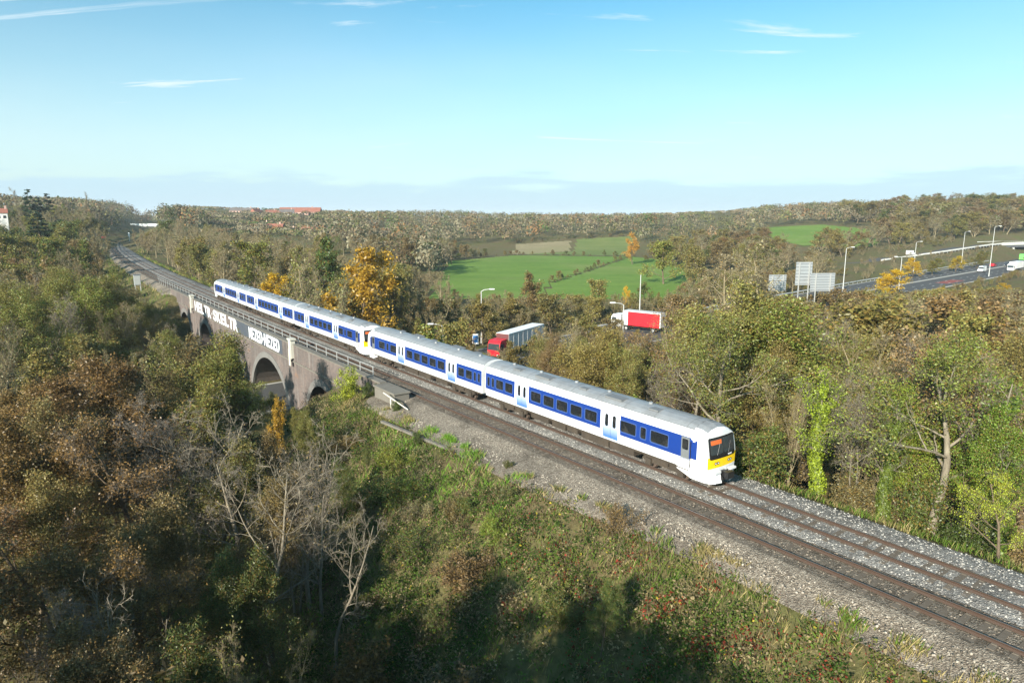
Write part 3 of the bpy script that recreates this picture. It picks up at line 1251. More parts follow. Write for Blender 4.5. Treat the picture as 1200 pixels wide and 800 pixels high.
def build_overbridge():
    # the road bridge at the right edge: carries the ramp across the trunk road
    i0 = int(np.argmin(np.hypot(RAMP[:, 0] - 283, RAMP[:, 1] - 402)))
    P0 = RAMP[i0]
    P1 = RAMP[min(i0 + 42, len(RAMP) - 1)]
    t = P1[:2] - P0[:2]
    L = float(np.linalg.norm(t)); t /= L
    root = empty('road_overbridge', (P0[0], P0[1], -0.8), math.atan2(t[1], t[0]))
    tag(root, 'pale concrete road bridge across the trunk road at the right edge', 'bridge')
    m = MB(); m.box(-8, L, -7.0, 7.0, -0.35, 0.02); m.build('deck', M['concrete'], root)
    for y in (-7.15, 6.95):
        m = MB(); m.box(-8, L, y, y + 0.2, -0.7, 0.95); m.build('parapet', M['concrete'], root)
    for k, y in enumerate((-6.3, -3.1, 0, 3.1, 6.3)):
        m = MB(); m.box(-5, L, y - 0.4, y + 0.4, -2.0, -0.353); m.build('girder', M['concrete_dark'], root)
    mb = MB(); mb.box(-.04, .04, -.04, .04, 0, 0.9)
    me = mb.mesh('railing_post', M['galv'])
    for x in np.arange(-6, L, 2.0):
        o = link(bpy.data.objects.new('railing_post', me), root)
        o.location = (x, -7.05, 0.95)
    m = MB(); m.box(-8, L, -7.08, -7.02, 1.75, 1.83); m.build('railing_bar', M['galv'], root)
    for x in (4.0, L * 0.5, L - 6):
        m = MB(); m.box(x - 0.6, x + 0.6, -6.5, 6.5, -8.5, -2.0); m.build('pier', M['concrete'], root)


build_overbridge()


def build_rail_bridge():
    # far away over the railway, bright in the sun
    Y = 700.0
    x, y, z = ray_at(169, 263.5, Y)
    root = empty('rail_overbridge', (x, y, 0), 0.0)
    tag(root, 'white footbridge over the railway where it vanishes into the woods', 'bridge')
    m = MB(); m.box(-13, 13, -2, 2, z - 1.4, z - 0.6); m.build('deck', M['concrete'], root)
    m = MB(); m.box(-13, 13, -2.2, -2.0, z - 1.5, z + 1.2); m.build('parapet', M['road_white'], root)
    m = MB(); m.box(-13, 13, 2.0, 2.2, z - 1.5, z + 1.2); m.build('parapet', M['road_white'], root)
    for sx in (-12, 12):
        m = MB(); m.box(sx - 1, sx + 1, -2, 2, -3, z - 1.4); m.build('abutment', M['brick'], root)


build_rail_bridge()

# ------------------------------------------------------------------ the train


def glass_material(name, c=(0.012, 0.014, 0.017), rough=0.06):
    m = Mat(name)
    f = m.noise(1.4, 3, 0.6)
    col = m.mix(m.maprange(f, 0.5, 0.7, 0, 0.7), c, (0.05, 0.048, 0.045))
    m.principled(col, rough, spec=0.5)
    return m.m


def door_material():
    """White carriage door whose paint fades to blue towards the sill: the livery itself."""
    m = Mat('door_livery')
    tc = m.n('ShaderNodeTexCoord')
    sp = m.n('ShaderNodeSeparateXYZ')
    m.l(tc.outputs['Object'], sp.inputs[0])
    k = m.maprange(sp.outputs[2], 2.5, 1.25, 0, 1)
    f = m.noise(3, 4)
    col = m.mix(k, (0.62, 0.66, 0.72), (0.07, 0.17, 0.44))
    col = m.mix(m.maprange(f, 0.5, 0.8, 0, 0.15), col, (0.3, 0.28, 0.25))
    m.principled(col, 0.35)
    return m.m


M['train_white'] = paint('carriage_white', (0.70, 0.71, 0.72), 0.30, 0.32, 0, (0.33, 0.29, 0.24), 0.8)
M['train_blue'] = paint('carriage_blue', (0.009, 0.038, 0.21), 0.30, 0.10, 0, (0.02, 0.03, 0.08), 0.8)
M['train_roof'] = paint('carriage_roof', (0.25, 0.262, 0.275), 0.38, 0.7, 0, (0.11, 0.105, 0.10), 0.9)
M['train_roof_dark'] = paint('roof_hatch', (0.17, 0.175, 0.18), 0.6, 0.5, 0, (0.08, 0.08, 0.08), 1.2)
M['train_door'] = door_material()
M['train_glass'] = glass_material('carriage_glass')
M['cab_glass'] = glass_material('cab_glass', (0.035, 0.045, 0.05), 0.03)
M['train_frame'] = paint('window_seal', (0.045, 0.09, 0.26), 0.4, 0.1, 0, (0.05, 0.05, 0.06), 2)
M['black'] = paint('black_trim', (0.012, 0.012, 0.013), 0.35, 0.15, 0, (0.06, 0.055, 0.05), 2)
M['yellow'] = paint('warning_yellow', (0.88, 0.56, 0.01), 0.35, 0.08, 0, (0.35, 0.22, 0.05), 1.5)
M['underframe'] = paint('dirty_underframe', (0.048, 0.039, 0.031), 0.9, 0.6, 0, (0.11, 0.085, 0.06), 1.1, 0.2)
M['wheel'] = paint('wheel_steel', (0.09, 0.065, 0.05), 0.7, 0.5, 0.3, (0.12, 0.09, 0.07), 2)
M['lamp_lens'] = paint('lamp_lens', (0.75, 0.74, 0.70), 0.15, 0.1, 0, (0.4, 0.4, 0.38), 4)
M['orange_display'] = paint('orange_blind', (0.62, 0.13, 0.03), 0.5, 0.15, 0, (0.2, 0.06, 0.02), 3)
M['grey_door'] = paint('cab_door_window', (0.16, 0.17, 0.175), 0.3, 0.3, 0, (0.07, 0.07, 0.07), 2)

PROF = np.array([(1.335, 1.00), (1.375, 1.30), (1.40, 1.80), (1.395, 2.40), (1.36, 2.95), (1.29, 3.20), (1.13, 3.43), (0.78, 3.65), (0.38, 3.76), (0.0, 3.79)])


def hw(z):
    """Half width of the carriage side at height z."""
    return float(np.interp(z, PROF[:, 1], PROF[:, 0]))


CAR_L = 22.95
ZB = [1.00, 1.12, 1.62, 1.88, 2.66, 2.86, 2.95, 3.10]


def car_layout(kind):
    """x runs from the front (0) to the back (CAR_L); returns windows, doors, blue bands as x ranges."""
    def group(a, ws, gap):
        out, x = [], a
        for w in ws:
            out.append((x, x + w)); x += w + gap
        return out
    if kind == 'driving':
        wins = group(3.15, [1.45, 0.50, 1.40], 0.36)
        d1 = (7.45, 8.85)
        w5 = group(9.42, [1.22] * 5, 0.30)
        d2 = (17.20, 18.55)
        w3 = group(19.05, [1.02, 1.02, 0.38, 0.38], 0.24)
        bands = [(0.92, 7.22), (9.08, 16.98), (18.78, CAR_L - 0.16)]
        cab = (1.55, 2.15)
    else:
        wins = group(0.50, [0.38, 1.05, 1.05, 0.38], 0.30)
        d1 = (4.75, 6.15)
        w5 = group(7.05, [1.26] * 6, 0.30)
        d2 = (16.85, 18.25)
        w3 = group(18.85, [0.38, 1.05, 1.05, 0.38], 0.30)
        bands = [(0.16, 4.52), (6.38, 16.62), (18.48, CAR_L - 0.16)]
        cab = None
    return wins + w5 + w3, [d1, d2], bands, cab


def rounded(x0, x1, z0, z1, r, n=4):
    pts = []
    for cx, cz, a0 in ((x1 - r, z1 - r, 0), (x0 + r, z1 - r, 90), (x0 + r, z0 + r, 180), (x1 - r, z0 + r, 270)):
        for k in range(n + 1):
            a = math.radians(a0 + 90 * k / n)
            pts.append((cx + r * math.cos(a), cz + r * math.sin(a)))
    return pts


def ring_mesh(x0, x1, z0, z1, sgn, r, lip, proud, out, mat):
    """Window seal: outer rounded rectangle, inner rounded opening, following the side's curve."""
    A = rounded(x0 - lip, x1 + lip, z0 - lip, z1 + lip, r + lip)
    B = rounded(x0 + 0.02, x1 - 0.02, z0 + 0.02, z1 - 0.02, r)
    C = B
    m = MB()
    n = len(A)
    vs = [(p[0], sgn * (hw(p[1]) + 0.001), p[1]) for p in A] + [(p[0], sgn * (hw(p[1]) + proud), p[1]) for p in A] + [(p[0], sgn * (hw(p[1]) + proud), p[1]) for p in B] + [(p[0], sgn * (hw(p[1]) - 0.05), p[1]) for p in C]
    fs = []
    for k in range(3):
        for i in range(n):
            j = (i + 1) % n
            q = (k * n + i, k * n + j, (k + 1) * n + j, (k + 1) * n + i)
            fs.append(q if sgn < 0 else q[::-1])
    m.add(vs, fs)
    return m.mesh('frame', mat)


def make_car(kind):
    """Returns list of (name, mesh, parent index) of a carriage; front at x = 0, lengthways towards -x."""
    parts = []

    def put(name, me, parent=None):
        parts.append((name, me, parent))
        return len(parts) - 1
    wins, doors, bands, cab = car_layout(kind)
    X0 = 1.45 if kind == 'driving' else 0.12
    XE = CAR_L - 0.12
    wz = (1.88, 2.66)
    xs = {X0, XE}
    for a, b in wins + doors:
        xs |= {a, b}
    for a, b in bands:
        xs |= {max(a, X0), b}
    if cab:
        xs |= set(cab)
    xs = sorted(xs)
    body = MB()
    for sgn in (-1, 1):
        for xa, xb in zip(xs[:-1], xs[1:]):
            xm = (xa + xb) / 2
            for za, zb in zip(ZB[:-1], ZB[1:]):
                zm = (za + zb) / 2
                if any(a < xm < b for a, b in wins) and wz[0] < zm < wz[1]:
                    # reveal of the opening
                    continue
                if any(a < xm < b for a, b in doors) and 1.12 < zm < 2.95:
                    continue
                blue = any(a < xm < b for a, b in bands) and 1.62 < zm < 2.95
                q = [(-xa, sgn * hw(za), za), (-xb, sgn * hw(za), za), (-xb, sgn * hw(zb), zb), (-xa, sgn * hw(zb), zb)]
                body.quad(*(q if sgn < 0 else q[::-1]), m=1 if blue else 0)
        # reveals of windows and doors
        for (a, b), (z0, z1), dep in [(w, wz, 0.06) for w in wins] + [(d, (1.12, 2.95), 0.09) for d in doors]:
            for (p, q) in (((a, z0), (b, z0)), ((b, z0), (b, z1)), ((b, z1), (a, z1)), ((a, z1), (a, z0))):
                body.quad((-p[0], sgn * hw(p[1]), p[1]), (-q[0], sgn * hw(q[1]), q[1]), (-q[0], sgn * (hw(q[1]) - dep), q[1]), (-p[0], sgn * (hw(p[1]) - dep), p[1]))
        # white cantrail above the band
        cz = [3.10, 3.20, 3.33, 3.43]
        for za, zb in zip(cz[:-1], cz[1:]):
            q = [(-X0, sgn * hw(za), za), (-XE, sgn * hw(za), za), (-XE, sgn * hw(zb), zb), (-X0, sgn * hw(zb), zb)]
            body.quad(*(q if sgn < 0 else q[::-1]))
        # thin blue line under the band
        for xa, xb in bands:
            xa = max(xa, X0)
            q = [(-xa, sgn * (hw(1.55) + .002), 1.54), (-xb, sgn * (hw(1.55) + .002), 1.54), (-xb, sgn * (hw(1.57) + .002), 1.575), (-xa, sgn * (hw(1.57) + .002), 1.575)]
            body.quad(*(q if sgn < 0 else q[::-1]), m=1)
    # ends and floor
    outline = [(hw(z), z) for z in (1.0, 1.3, 1.8, 2.4, 2.95, 3.2, 3.43)] + [(0.78, 3.65), (0.38, 3.76), (0, 3.79)]
    full = outline + [(-a, b) for a, b in outline[-2::-1]]
    for x in ([XE] if kind == 'driving' else [X0, XE]):
        body.add([(-x, a, b) for a, b in full], [tuple(range(len(full)))])
    body.quad((-X0, -1.335, 1.0), (-X0, 1.335, 1.0), (-XE, 1.335, 1.0), (-XE, -1.335, 1.0))
    put('body', body.mesh('body', [M['train_white'], M['train_blue']]))
    # roof
    roof = MB()
    rp = [(1.13, 3.43), (0.98, 3.54), (0.78, 3.65), (0.38, 3.76), (0.0, 3.79), (-0.38, 3.76), (-0.78, 3.65), (-0.98, 3.54), (-1.13, 3.43)]
    for (a, za), (b, zb) in zip(rp[:-1], rp[1:]):
        roof.quad((-X0, a, za), (-XE, a, za), (-XE, b, zb), (-X0, b, zb))
    ri = put('roof', roof.mesh('roof', M['train_roof']))
    # gutters and hatches on the roof
    for sgn in (-1, 1):
        g = MB()
        g.box(-XE, -X0, sgn * 1.14 - 0.03, sgn * 1.14 + 0.03, 3.425, 3.465)
        put('gutter', g.mesh('gutter', M['train_roof']), ri)
    hatches = [(4.6, 0.8, .6), (7.7, 1.6, .8), (11.3, .7, .5), (15.2, 1.7, .8), (18.9, .9, .6)]
    for hx, hl, hwid in hatches:
        m = MB()
        m.box(-hx - hl, -hx, -0.45 - hwid / 2, -0.45 + hwid / 2, 3.70, 3.80 if hl > 1 else 3.785)
        put('hatch', m.mesh('hatch', M['train_roof_dark']), ri)
    for hx in (6.0, 9.8, 13.2, 17.3, 20.8):
        m = MB()
        m.cyl((-hx, 0.15, 3.74), (-hx, 0.15, 3.90), 0.16, 0.13, 10)
        put('vent', m.mesh('vent', M['train_roof']), ri)
    for x in np.arange(2.0, XE - 0.5, 2.6):
        m = MB()
        for (a, za), (b, zb) in zip(rp[:-1], rp[1:]):
            m.quad((-x, a, za + .006), (-x - 0.05, a, za + .006), (-x - 0.05, b, zb + .006), (-x, b, zb + .006))
        put('roof_seam', m.mesh('roof_seam', M['train_roof_dark']), ri)
    # windows
    for sgn in (-1, 1):
        for a, b in wins:
            m = MB()
            zs = [wz[0], 2.27, wz[1]]
            for za, zb in zip(zs[:-1], zs[1:]):
                q = [(-a, sgn * (hw(za) - .035), za), (-b, sgn * (hw(za) - .035), za), (-b, sgn * (hw(zb) - .035), zb), (-a, sgn * (hw(zb) - .035), zb)]
                m.quad(*(q if sgn < 0 else q[::-1]))
            wi = put('window', m.mesh('window', M['train_glass']))
            put('frame', ring_mesh(-b, -a, wz[0], wz[1], sgn, 0.10, 0.035, 0.008, 0, M['train_frame']), wi)
        for a, b in doors:
            mid = (a + b) / 2
            for da, db in ((a, mid - 0.008), (mid + 0.008, b)):
                m = MB()
                zs = [1.10, 1.3, 1.55, 1.8, 2.1, 2.4, 2.7, 2.95]
                for za, zb in zip(zs[:-1], zs[1:]):
                    q = [(-da, sgn * (hw(za) - .03), za), (-db, sgn * (hw(za) - .03), za), (-db, sgn * (hw(zb) - .03), zb), (-da, sgn * (hw(zb) - .03), zb)]
                    m.quad(*(q if sgn < 0 else q[::-1]))
                m.quad((-da, sgn * (hw(1.1) - .03), 1.10), (-db, sgn * (hw(1.1) - .03), 1.10), (-db, sgn * (hw(1.1) + .03), 1.06), (-da, sgn * (hw(1.1) + .03), 1.06))
                di = put('door', m.mesh('door', M['train_door']))
                c = (da + db) / 2
                pane = MB()
                pts = rounded(-c - 0.15, -c + 0.15, 1.92, 2.78, 0.13)
                zr = [1.92, 1.96, 2.04, 2.1, 2.25, 2.4, 2.55, 2.66, 2.74, 2.78]
                for za, zb in zip(zr[:-1], zr[1:]):
                    def half(z):
                        e = max(0.0, 2.05 - z, z - 2.65)
                        return 0.02 + math.sqrt(max(0.0, 0.13 ** 2 - e * e))
                    wa, wb = half(za), half(zb)
                    q = [(-c + wa, sgn * (hw(za) - .018), za), (-c - wa, sgn * (hw(za) - .018), za), (-c - wb, sgn * (hw(zb) - .018), zb), (-c + wb, sgn * (hw(zb) - .018), zb)]
                    pane.quad(*(q if sgn < 0 else q[::-1]))
                put('door_window', pane.mesh('door_window', M['train_glass']), di)
        if cab:
            m = MB()
            m.box(-cab[1], -cab[0], sgn * 1.385 - 0.02, sgn * 1.385 + 0.02, 1.60, 2.92)
            ci = put('cab_door', m.mesh('cab_door', M['grey_door']))
            m = MB()
            pts = rounded(-cab[1] + .08, -cab[0] - .08, 2.15, 2.80, 0.08)
            m.prism(pts, 'y', sgn * 1.405, sgn * 1.412)
            put('door_window', m.mesh('door_window', M['train_glass']), ci)
            m = MB()
            m.cyl((-cab[0] + .12, sgn * 1.43, 1.15), (-cab[0] + .12, sgn * 1.43, 2.75), 0.025, n=6)
            put('grab_rail', m.mesh('grab_rail', M['black']))
    # nose of a driving car
    if kind == 'driving':
        def section(x, wk, drop, zb):
            """Carriage outline narrowed by wk and lowered at the roof by drop."""
            pts = []
            for a, b in [(hw(zb), zb), (hw(1.3), 1.3), (hw(1.7), 1.7), (hw(2.0), 2.0), (hw(2.4), 2.4), (hw(2.86), 2.86), (hw(3.1), 3.1), (1.22, 3.31), (0.98, 3.54), (0.62, 3.70), (0.0, 3.79)]:
                t = sstep(2.9, 3.8, b)
                pts.append((-x, a * wk, b - drop * float(t)))
            return pts
        secs = [section(1.45, 1.0, 0, 1.0), section(1.0, 0.995, 0.03, 1.0), section(0.62, 0.985, 0.10, 1.0), section(0.40, 0.97, 0.20, 1.0), section(0.26, 0.945, 0.34, 1.0)]
        # rake the front edge: the top leans back
        def rake(p):
            return (p[0] - 0.16 * max(0.0, (p[2] - 2.0)), p[1], p[2])
        secs = [[rake(p) if i >= 2 else p for p in s] for i, s in enumerate(secs)]
        nose = MB()
        for A, B in zip(secs[:-1], secs[1:]):
            for i in range(len(A) - 1):
                mat = 0
                if A is secs[0] and 2 <= i <= 4:
                    mat = 1
                for sgn in (-1, 1):
                    q = [(p[0], sgn * p[1], p[2]) for p in (A[i], B[i], B[i + 1], A[i + 1])]
                    nose.quad(*(q if sgn > 0 else q[::-1]), m=2 if i >= 8 and A is not secs[3] else mat)
        # front face: bulging slightly
        F = secs[-1]
        rows = []
        for p in F:
            row = []
            for k in range(9):
                u = -1 + 2 * k / 8
                row.append((p[0] + 0.10 * (1 - u * u), p[1] * u, p[2]))
            rows.append(row)
        for i in range(len(rows) - 1):
            zm = (rows[i][0][2] + rows[i + 1][0][2]) / 2
            for k in range(8):
                mat = 0
                if 1.30 < zm < 1.9 and 0 <= k <= 7:
                    mat = 3
                q = (rows[i][k], rows[i][k + 1], rows[i + 1][k + 1], rows[i + 1][k])
                nose.quad(*q, m=mat)
        put('cab_nose', nose.mesh('cab_nose', [M['train_white'], M['train_blue'], M['train_roof'], M['yellow']]))

        def front_x(y, z):
            j = max(0, min(len(F) - 2, int(np.searchsorted([p[2] for p in F], z)) - 1))
            f = (z - F[j][2]) / (F[j + 1][2] - F[j][2])
            X = F[j][0] + (F[j + 1][0] - F[j][0]) * f
            W = F[j][1] + (F[j + 1][1] - F[j][1]) * f
            u = max(-1, min(1, y / max(W, .01)))
            return X + 0.10 * (1 - u * u)

        def face(name, mat, y0, y1, z0, z1, off, r=0.08, parent=None, nz=5):
            """A panel lying on the curved front, with rounded corners."""
            m = MB()
            zr = sorted({z0, z0 + r * .15, z0 + r * .5, z0 + r, z1 - r, z1 - r * .5, z1 - r * .15, z1} | set(np.linspace(z0 + r, z1 - r, 6)))
            rows = []
            for z in zr:
                e = max(0.0, z0 + r - z, z - (z1 - r))
                ins = r - math.sqrt(max(0.0, r * r - e * e))
                ya, yb = y0 + ins, y1 - ins
                rows.append([(front_x(ya + (yb - ya) * k / 10, z) + off, ya + (yb - ya) * k / 10, z) for k in range(11)])
            for A, B in zip(rows[:-1], rows[1:]):
                for k in range(10):
                    m.quad(A[k], A[k + 1], B[k + 1], B[k])
                for k in (0, 10):
                    m.quad(A[k], B[k], (B[k][0] - off - .02, B[k][1], B[k][2]), (A[k][0] - off - .02, A[k][1], A[k][2]))
            return put(name, m.mesh(name, mat), parent)
        ws = face('windscreen_surround', M['black'], -1.17, 1.17, 1.86, 3.14, 0.032, 0.12)
        face('windscreen', M['cab_glass'], 0.03, 1.08, 2.14, 3.05, 0.042, 0.09, ws)
        face('windscreen', M['cab_glass'], -1.08, -0.03, 2.14, 3.05, 0.042, 0.09, ws)
        face('destination_blind', M['orange_display'], -1.02, -0.12, 2.72, 2.98, 0.052, 0.04, ws)
        face('number_plate', M['train_white'], 0.45, 0.82, 1.93, 2.02, 0.042, 0.02, ws)
        for y0 in (-0.72, 0.50):
            for dy in (0.0, 0.22):
                face('lamp', M['black'], y0 + dy - .02, y0 + dy + .15, 1.50, 1.67, 0.022, 0.07)
                li = len(parts) - 1
                face('lens', M['lamp_lens'], y0 + dy + .02, y0 + dy + .11, 1.54, 1.63, 0.032, 0.04, li)
        # wiper arms
        for y in (-0.55, 0.5):
            m = MB()
            m.cyl((front_x(y, 2.12) + .04, y, 2.10), (front_x(y + .3, 2.7) + .035, y + 0.28, 2.72), 0.014, n=5)
            put('wiper', m.mesh('wiper', M['black']))
        # mirrors
        for sgn in (-1, 1):
            m = MB()
            m.box(-1.28, -1.14, sgn * 1.40 - .04, sgn * 1.40 + .04, 2.78, 3.02)
            put('mirror', m.mesh('mirror', M['train_white']))
        # white valance with a gap for the coupler
        for sgn in (-1, 1):
            val = MB()
            path = [(-2.55, 1.33), (-1.5, 1.33), (-0.6, 1.30), (-0.2, 1.16), (-0.06, 0.90), (0.02, 0.42)]
            for (xa, ya), (xb, yb) in zip(path[:-1], path[1:]):
                ha = 0.42 if xa > -2.0 else 0.75
                hb = 0.42 if xb > -2.0 else 0.75
                a0, a1 = (xa + .05, sgn * (ya - .06), ha), (xa, sgn * ya, 1.01)
                b0, b1 = (xb + .10, sgn * (yb - .06), hb), (xb, sgn * yb, 1.01)
                val.quad(*((a0, b0, b1, a1) if sgn > 0 else (a1, b1, b0, a0)))
                # inner skin
                val.quad((a0[0] - .04, a0[1] - sgn * .04, a0[2]), (b0[0] - .04, b0[1] - sgn * .04, b0[2]), (b1[0] - .04, b1[1] - sgn * .04, b1[2]), (a1[0] - .04, a1[1] - sgn * .04, a1[2]))
                val.quad(a0, b0, (b0[0] - .04, b0[1] - sgn * .04, b0[2]), (a0[0] - .04, a0[1] - sgn * .04, a0[2]))
            put('valance', val.mesh('valance', M['train_white']))
        m = MB()
        m.box(-0.30, 0.34, -0.16, 0.16, 0.80, 1.08)
        m.box(0.20, 0.46, -0.30, 0.30, 0.72, 1.12)
        m.box(-0.3, 0.18, -0.42, 0.42, 0.60, 0.80)
        put('coupler', m.mesh('coupler', M['black']))
        for y in (-0.98, 0.46):
            m = MB()
            m.box(-0.10, 0.10, y, y + 0.52, 1.04, 1.16)
            put('step', m.mesh('step', M['train_white']))
    # bogies with wheels
    for bx in (3.55, CAR_L - 3.55):
        m = MB()
        for sgn in (-1, 1):
            m.prism([(-bx - 1.9, 0.55), (-bx - 1.5, 0.42), (-bx - 0.6, 0.40), (-bx + 0.6, 0.40), (-bx + 1.5, 0.42), (-bx + 1.9, 0.55), (-bx + 1.7, 0.80), (-bx - 1.7, 0.80)], 'y', sgn * 1.06 - 0.07, sgn * 1.06 + 0.07)
            for ax in (-1.3, 1.3):
                m.box(-bx + ax - 0.22, -bx + ax + 0.22, sgn * 1.15 - .10, sgn * 1.15 + .10, 0.25, 0.68)
            m.box(-bx - 0.35, -bx + 0.35, sgn * 1.12 - .14, sgn * 1.12 + .14, 0.62, 0.98)
        m.box(-bx - 0.5, -bx + 0.5, -1.1, 1.1, 0.55, 0.85)
        bi = put('bogie', m.mesh('bogie', M['underframe']))
        for ax in (-1.3, 1.3):
            for sgn in (-1, 1):
                m = MB()
                m.cyl((-bx + ax, sgn * 0.70, 0.42), (-bx + ax, sgn * 0.82, 0.42), 0.42, n=20)
                m.cyl((-bx + ax, sgn * 0.66, 0.42), (-bx + ax, sgn * 0.70, 0.42), 0.45, n=20)
                put('wheel', m.mesh('wheel', M['wheel']), bi)
    # equipment under the floor
    for (a, b, y0, y1, z0) in ((6.1, 8.3, -1.22, -0.25, 0.42), (6.3, 8.0, 0.3, 1.2, 0.45), (8.5, 11.2, -1.15, 1.15, 0.36), (11.5, 12.6, -1.25, -0.4, 0.50), (11.6, 13.8, 0.2, 1.2, 0.42), (12.9, 14.4, -1.18, -0.2, 0.40), (14.8, 16.9, -1.2, 1.2, 0.47)):
        m = MB()
        m.box(-b, -a, y0, y1, z0, 0.985)
        m.box(-b + .15, -a - .15, y0 + .1, y1 - .1, z0 - 0.06, z0)
        put('equipment_box', m.mesh('equipment_box', M['underframe']))
    for sgn in (-1, 1):
        m = MB()
        m.box(-CAR_L + 0.3, -1.6 if kind == 'driving' else -0.3, sgn * 1.27 - 0.05, sgn * 1.27 + 0.05, 0.86, 0.998)
        put('sole_bar', m.mesh('sole_bar', M['underframe']))
    # gangway bellows at the inner end(s)
    for x in ([CAR_L - 0.13] if kind == 'driving' else [0.13, CAR_L - 0.13]):
        m = MB()
        s = 1 if x > 5 else -1
        xa, xb = sorted((x * -1, -(x + s * 0.26)))
        m.box(xa, xb, -0.62, 0.62, 1.05, 3.30)
        put('gangway', m.mesh('gangway', M['black']))
    return parts


CAR_PARTS = {k: make_car(k) for k in ('driving', 'middle')}


def place_car(kind, s_front, reverse, label):
    """Front end (in the direction of travel) at s_front along the far track."""
    s_back = s_front + CAR_L
    P = np.array(tp(s_front + 3.5, 0)); Q = np.array(tp(s_back - 3.5, 0))
    t = (P - Q) / np.linalg.norm(P - Q)
    if not reverse:
        org = P + t * 3.5
        ang = math.atan2(t[1], t[0])
    else:
        org = Q - t * 3.5
        ang = math.atan2(-t[1], -t[0])
    root = empty('railway_carriage', (org[0], org[1], 0.0), ang)
    tag(root, label, 'train carriage', 'carriages of the blue and white passenger train')
    objs = []
    for name, me, par in CAR_PARTS[kind]:
        o = bpy.data.objects.new(name, me)
        link(o, root if par is None else objs[par])
        objs.append(o)
    return root


PITCH_S = 23.25
place_car('driving', 0.05, False, 'leading blue and white carriage with yellow cab front nearest the camera')
place_car('driving', 0.05 + PITCH_S, True, 'second carriage from the front, its cab coupled to the rear unit')
place_car('driving', 0.05 + 2 * PITCH_S + 0.35, False, 'third carriage from the front, its yellow cab front facing the second')
place_car('middle', 0.05 + 3 * PITCH_S + 0.35, False, 'fourth carriage from the front, without a cab, on the viaduct')
place_car('driving', 0.05 + 4 * PITCH_S + 0.35, True, 'last carriage at the far left end of the train')

# ------------------------------------------------------------------ trees: a small branching grower in numpy


def unit(v):
    return v / np.maximum(np.linalg.norm(v, axis=-1, keepdims=True), 1e-9)


def grow_lines(P, D, Ln, n, wob, up, rng):
    N = len(P)
    out = np.empty((N, n, 3))
    out[:, 0] = P
    d = unit(D)
    for k in range(1, n):
        d = unit(d + wob * rng.standard_normal((N, 3)) + np.array([0, 0, up]))
        out[:, k] = out[:, k - 1] + d * (Ln / (n - 1))[:, None]
    return out


def sprout(PL, R, k, t0, t1, a0, a1, lenf, n, wob, up, rng, taper=0.55, thick=0.62, lmin=0.0):
    N, m = PL.shape[:2]
    plen = np.linalg.norm(np.diff(PL, axis=1), axis=2).sum(1)
    par = np.repeat(np.arange(N), k)
    j = np.tile(np.arange(k), N)
    t = t0 + (t1 - t0) * (j + rng.random(N * k)) / k
    f = np.clip(t * (m - 1), 0, m - 1.001)
    i = f.astype(int); w = (f - i)[:, None]
    P = PL[par, i] * (1 - w) + PL[par, i + 1] * w
    T = unit(PL[par, i + 1] - PL[par, i])
    r = R[par, i] * (1 - w[:, 0]) + R[par, i + 1] * w[:, 0]
    ref = np.where(np.abs(T[:, 2:3]) > 0.9, np.array([[1.0, 0, 0]]), np.array([[0, 0, 1.0]]))
    u = unit(np.cross(T, ref)); v = np.cross(T, u)
    az = j * 2.4 + rng.random(N)[par] * 6.28 + rng.normal(0, 0.5, N * k)
    a = np.radians(rng.uniform(a0, a1, N * k))
    D = T * np.cos(a)[:, None] + (u * np.cos(az)[:, None] + v * np.sin(az)[:, None]) * np.sin(a)[:, None]
    Ln = np.maximum(plen[par] * lenf * (1 - taper * (t - t0) / max(t1 - t0, 1e-6)) * rng.uniform(0.65, 1.2, N * k), lmin)
    L = grow_lines(P, D, Ln, n, wob, up, rng)
    r0 = np.maximum(r * thick, 0.004)
    RR = r0[:, None] * np.linspace(1, 0.22, n)[None]
    return L, RR


def tubes(PL, R, ns):
    """Tube surfaces round polylines: vertices and quads."""
    N, n = PL.shape[:2]
    T = np.empty_like(PL)
    T[:, 1:-1] = PL[:, 2:] - PL[:, :-2]
    T[:, 0] = PL[:, 1] - PL[:, 0]
    T[:, -1] = PL[:, -1] - PL[:, -2]
    T = unit(T)
    mean = unit(PL[:, -1] - PL[:, 0])
    ref = np.where(np.abs(mean[:, 2:3]) > 0.8, np.array([[1.0, 0, 0]]), np.array([[0, 0, 1.0]]))[:, None, :]
    u = unit(np.cross(T, ref)); v = np.cross(T, u)
    an = np.arange(ns) * 2 * np.pi / ns
    V = PL[:, :, None] + R[:, :, None, None] * (u[:, :, None] * np.cos(an)[None, None, :, None] + v[:, :, None] * np.sin(an)[None, None, :, None])
    b = (np.arange(N)[:, None, None] * n + np.arange(n - 1)[None, :, None]) * ns
    j = np.arange(ns)[None, None, :]
    j2 = (j + 1) % ns
    Q = np.stack([b + j, b + j2, b + ns + j2, b + ns + j], -1).reshape(-1, 4)
    return V.reshape(-1, 3), Q


def leaf_quads(C, size, rng, up=0.5, aspect=0.55, outward=None):
    N = len(C)
    nrm = rng.standard_normal((N, 3)) * 0.75 + np.array([0, 0, up])
    if outward is not None:
        nrm = nrm + outward
    nrm = unit(nrm)
    t = unit(np.cross(nrm, rng.standard_normal((N, 3))))
    s = np.cross(nrm, t)
    a = (size * rng.uniform(0.6, 1.35, N))[:, None]
    b = a * aspect
    V = np.stack([C - t * a, C + s * b + t * a * 0.15, C + t * a, C - s * b + t * a * 0.15], 1).reshape(-1, 3)
    Q = np.arange(N * 4).reshape(-1, 4)
    return V, Q


def merge(parts):
    V, Q, mi, o = [], [], [], 0
    for v, q, m in parts:
        V.append(v); Q.append(q + o); mi.append(np.full(len(q), m)); o += len(v)
    return np.concatenate(V), np.concatenate(Q), np.concatenate(mi)


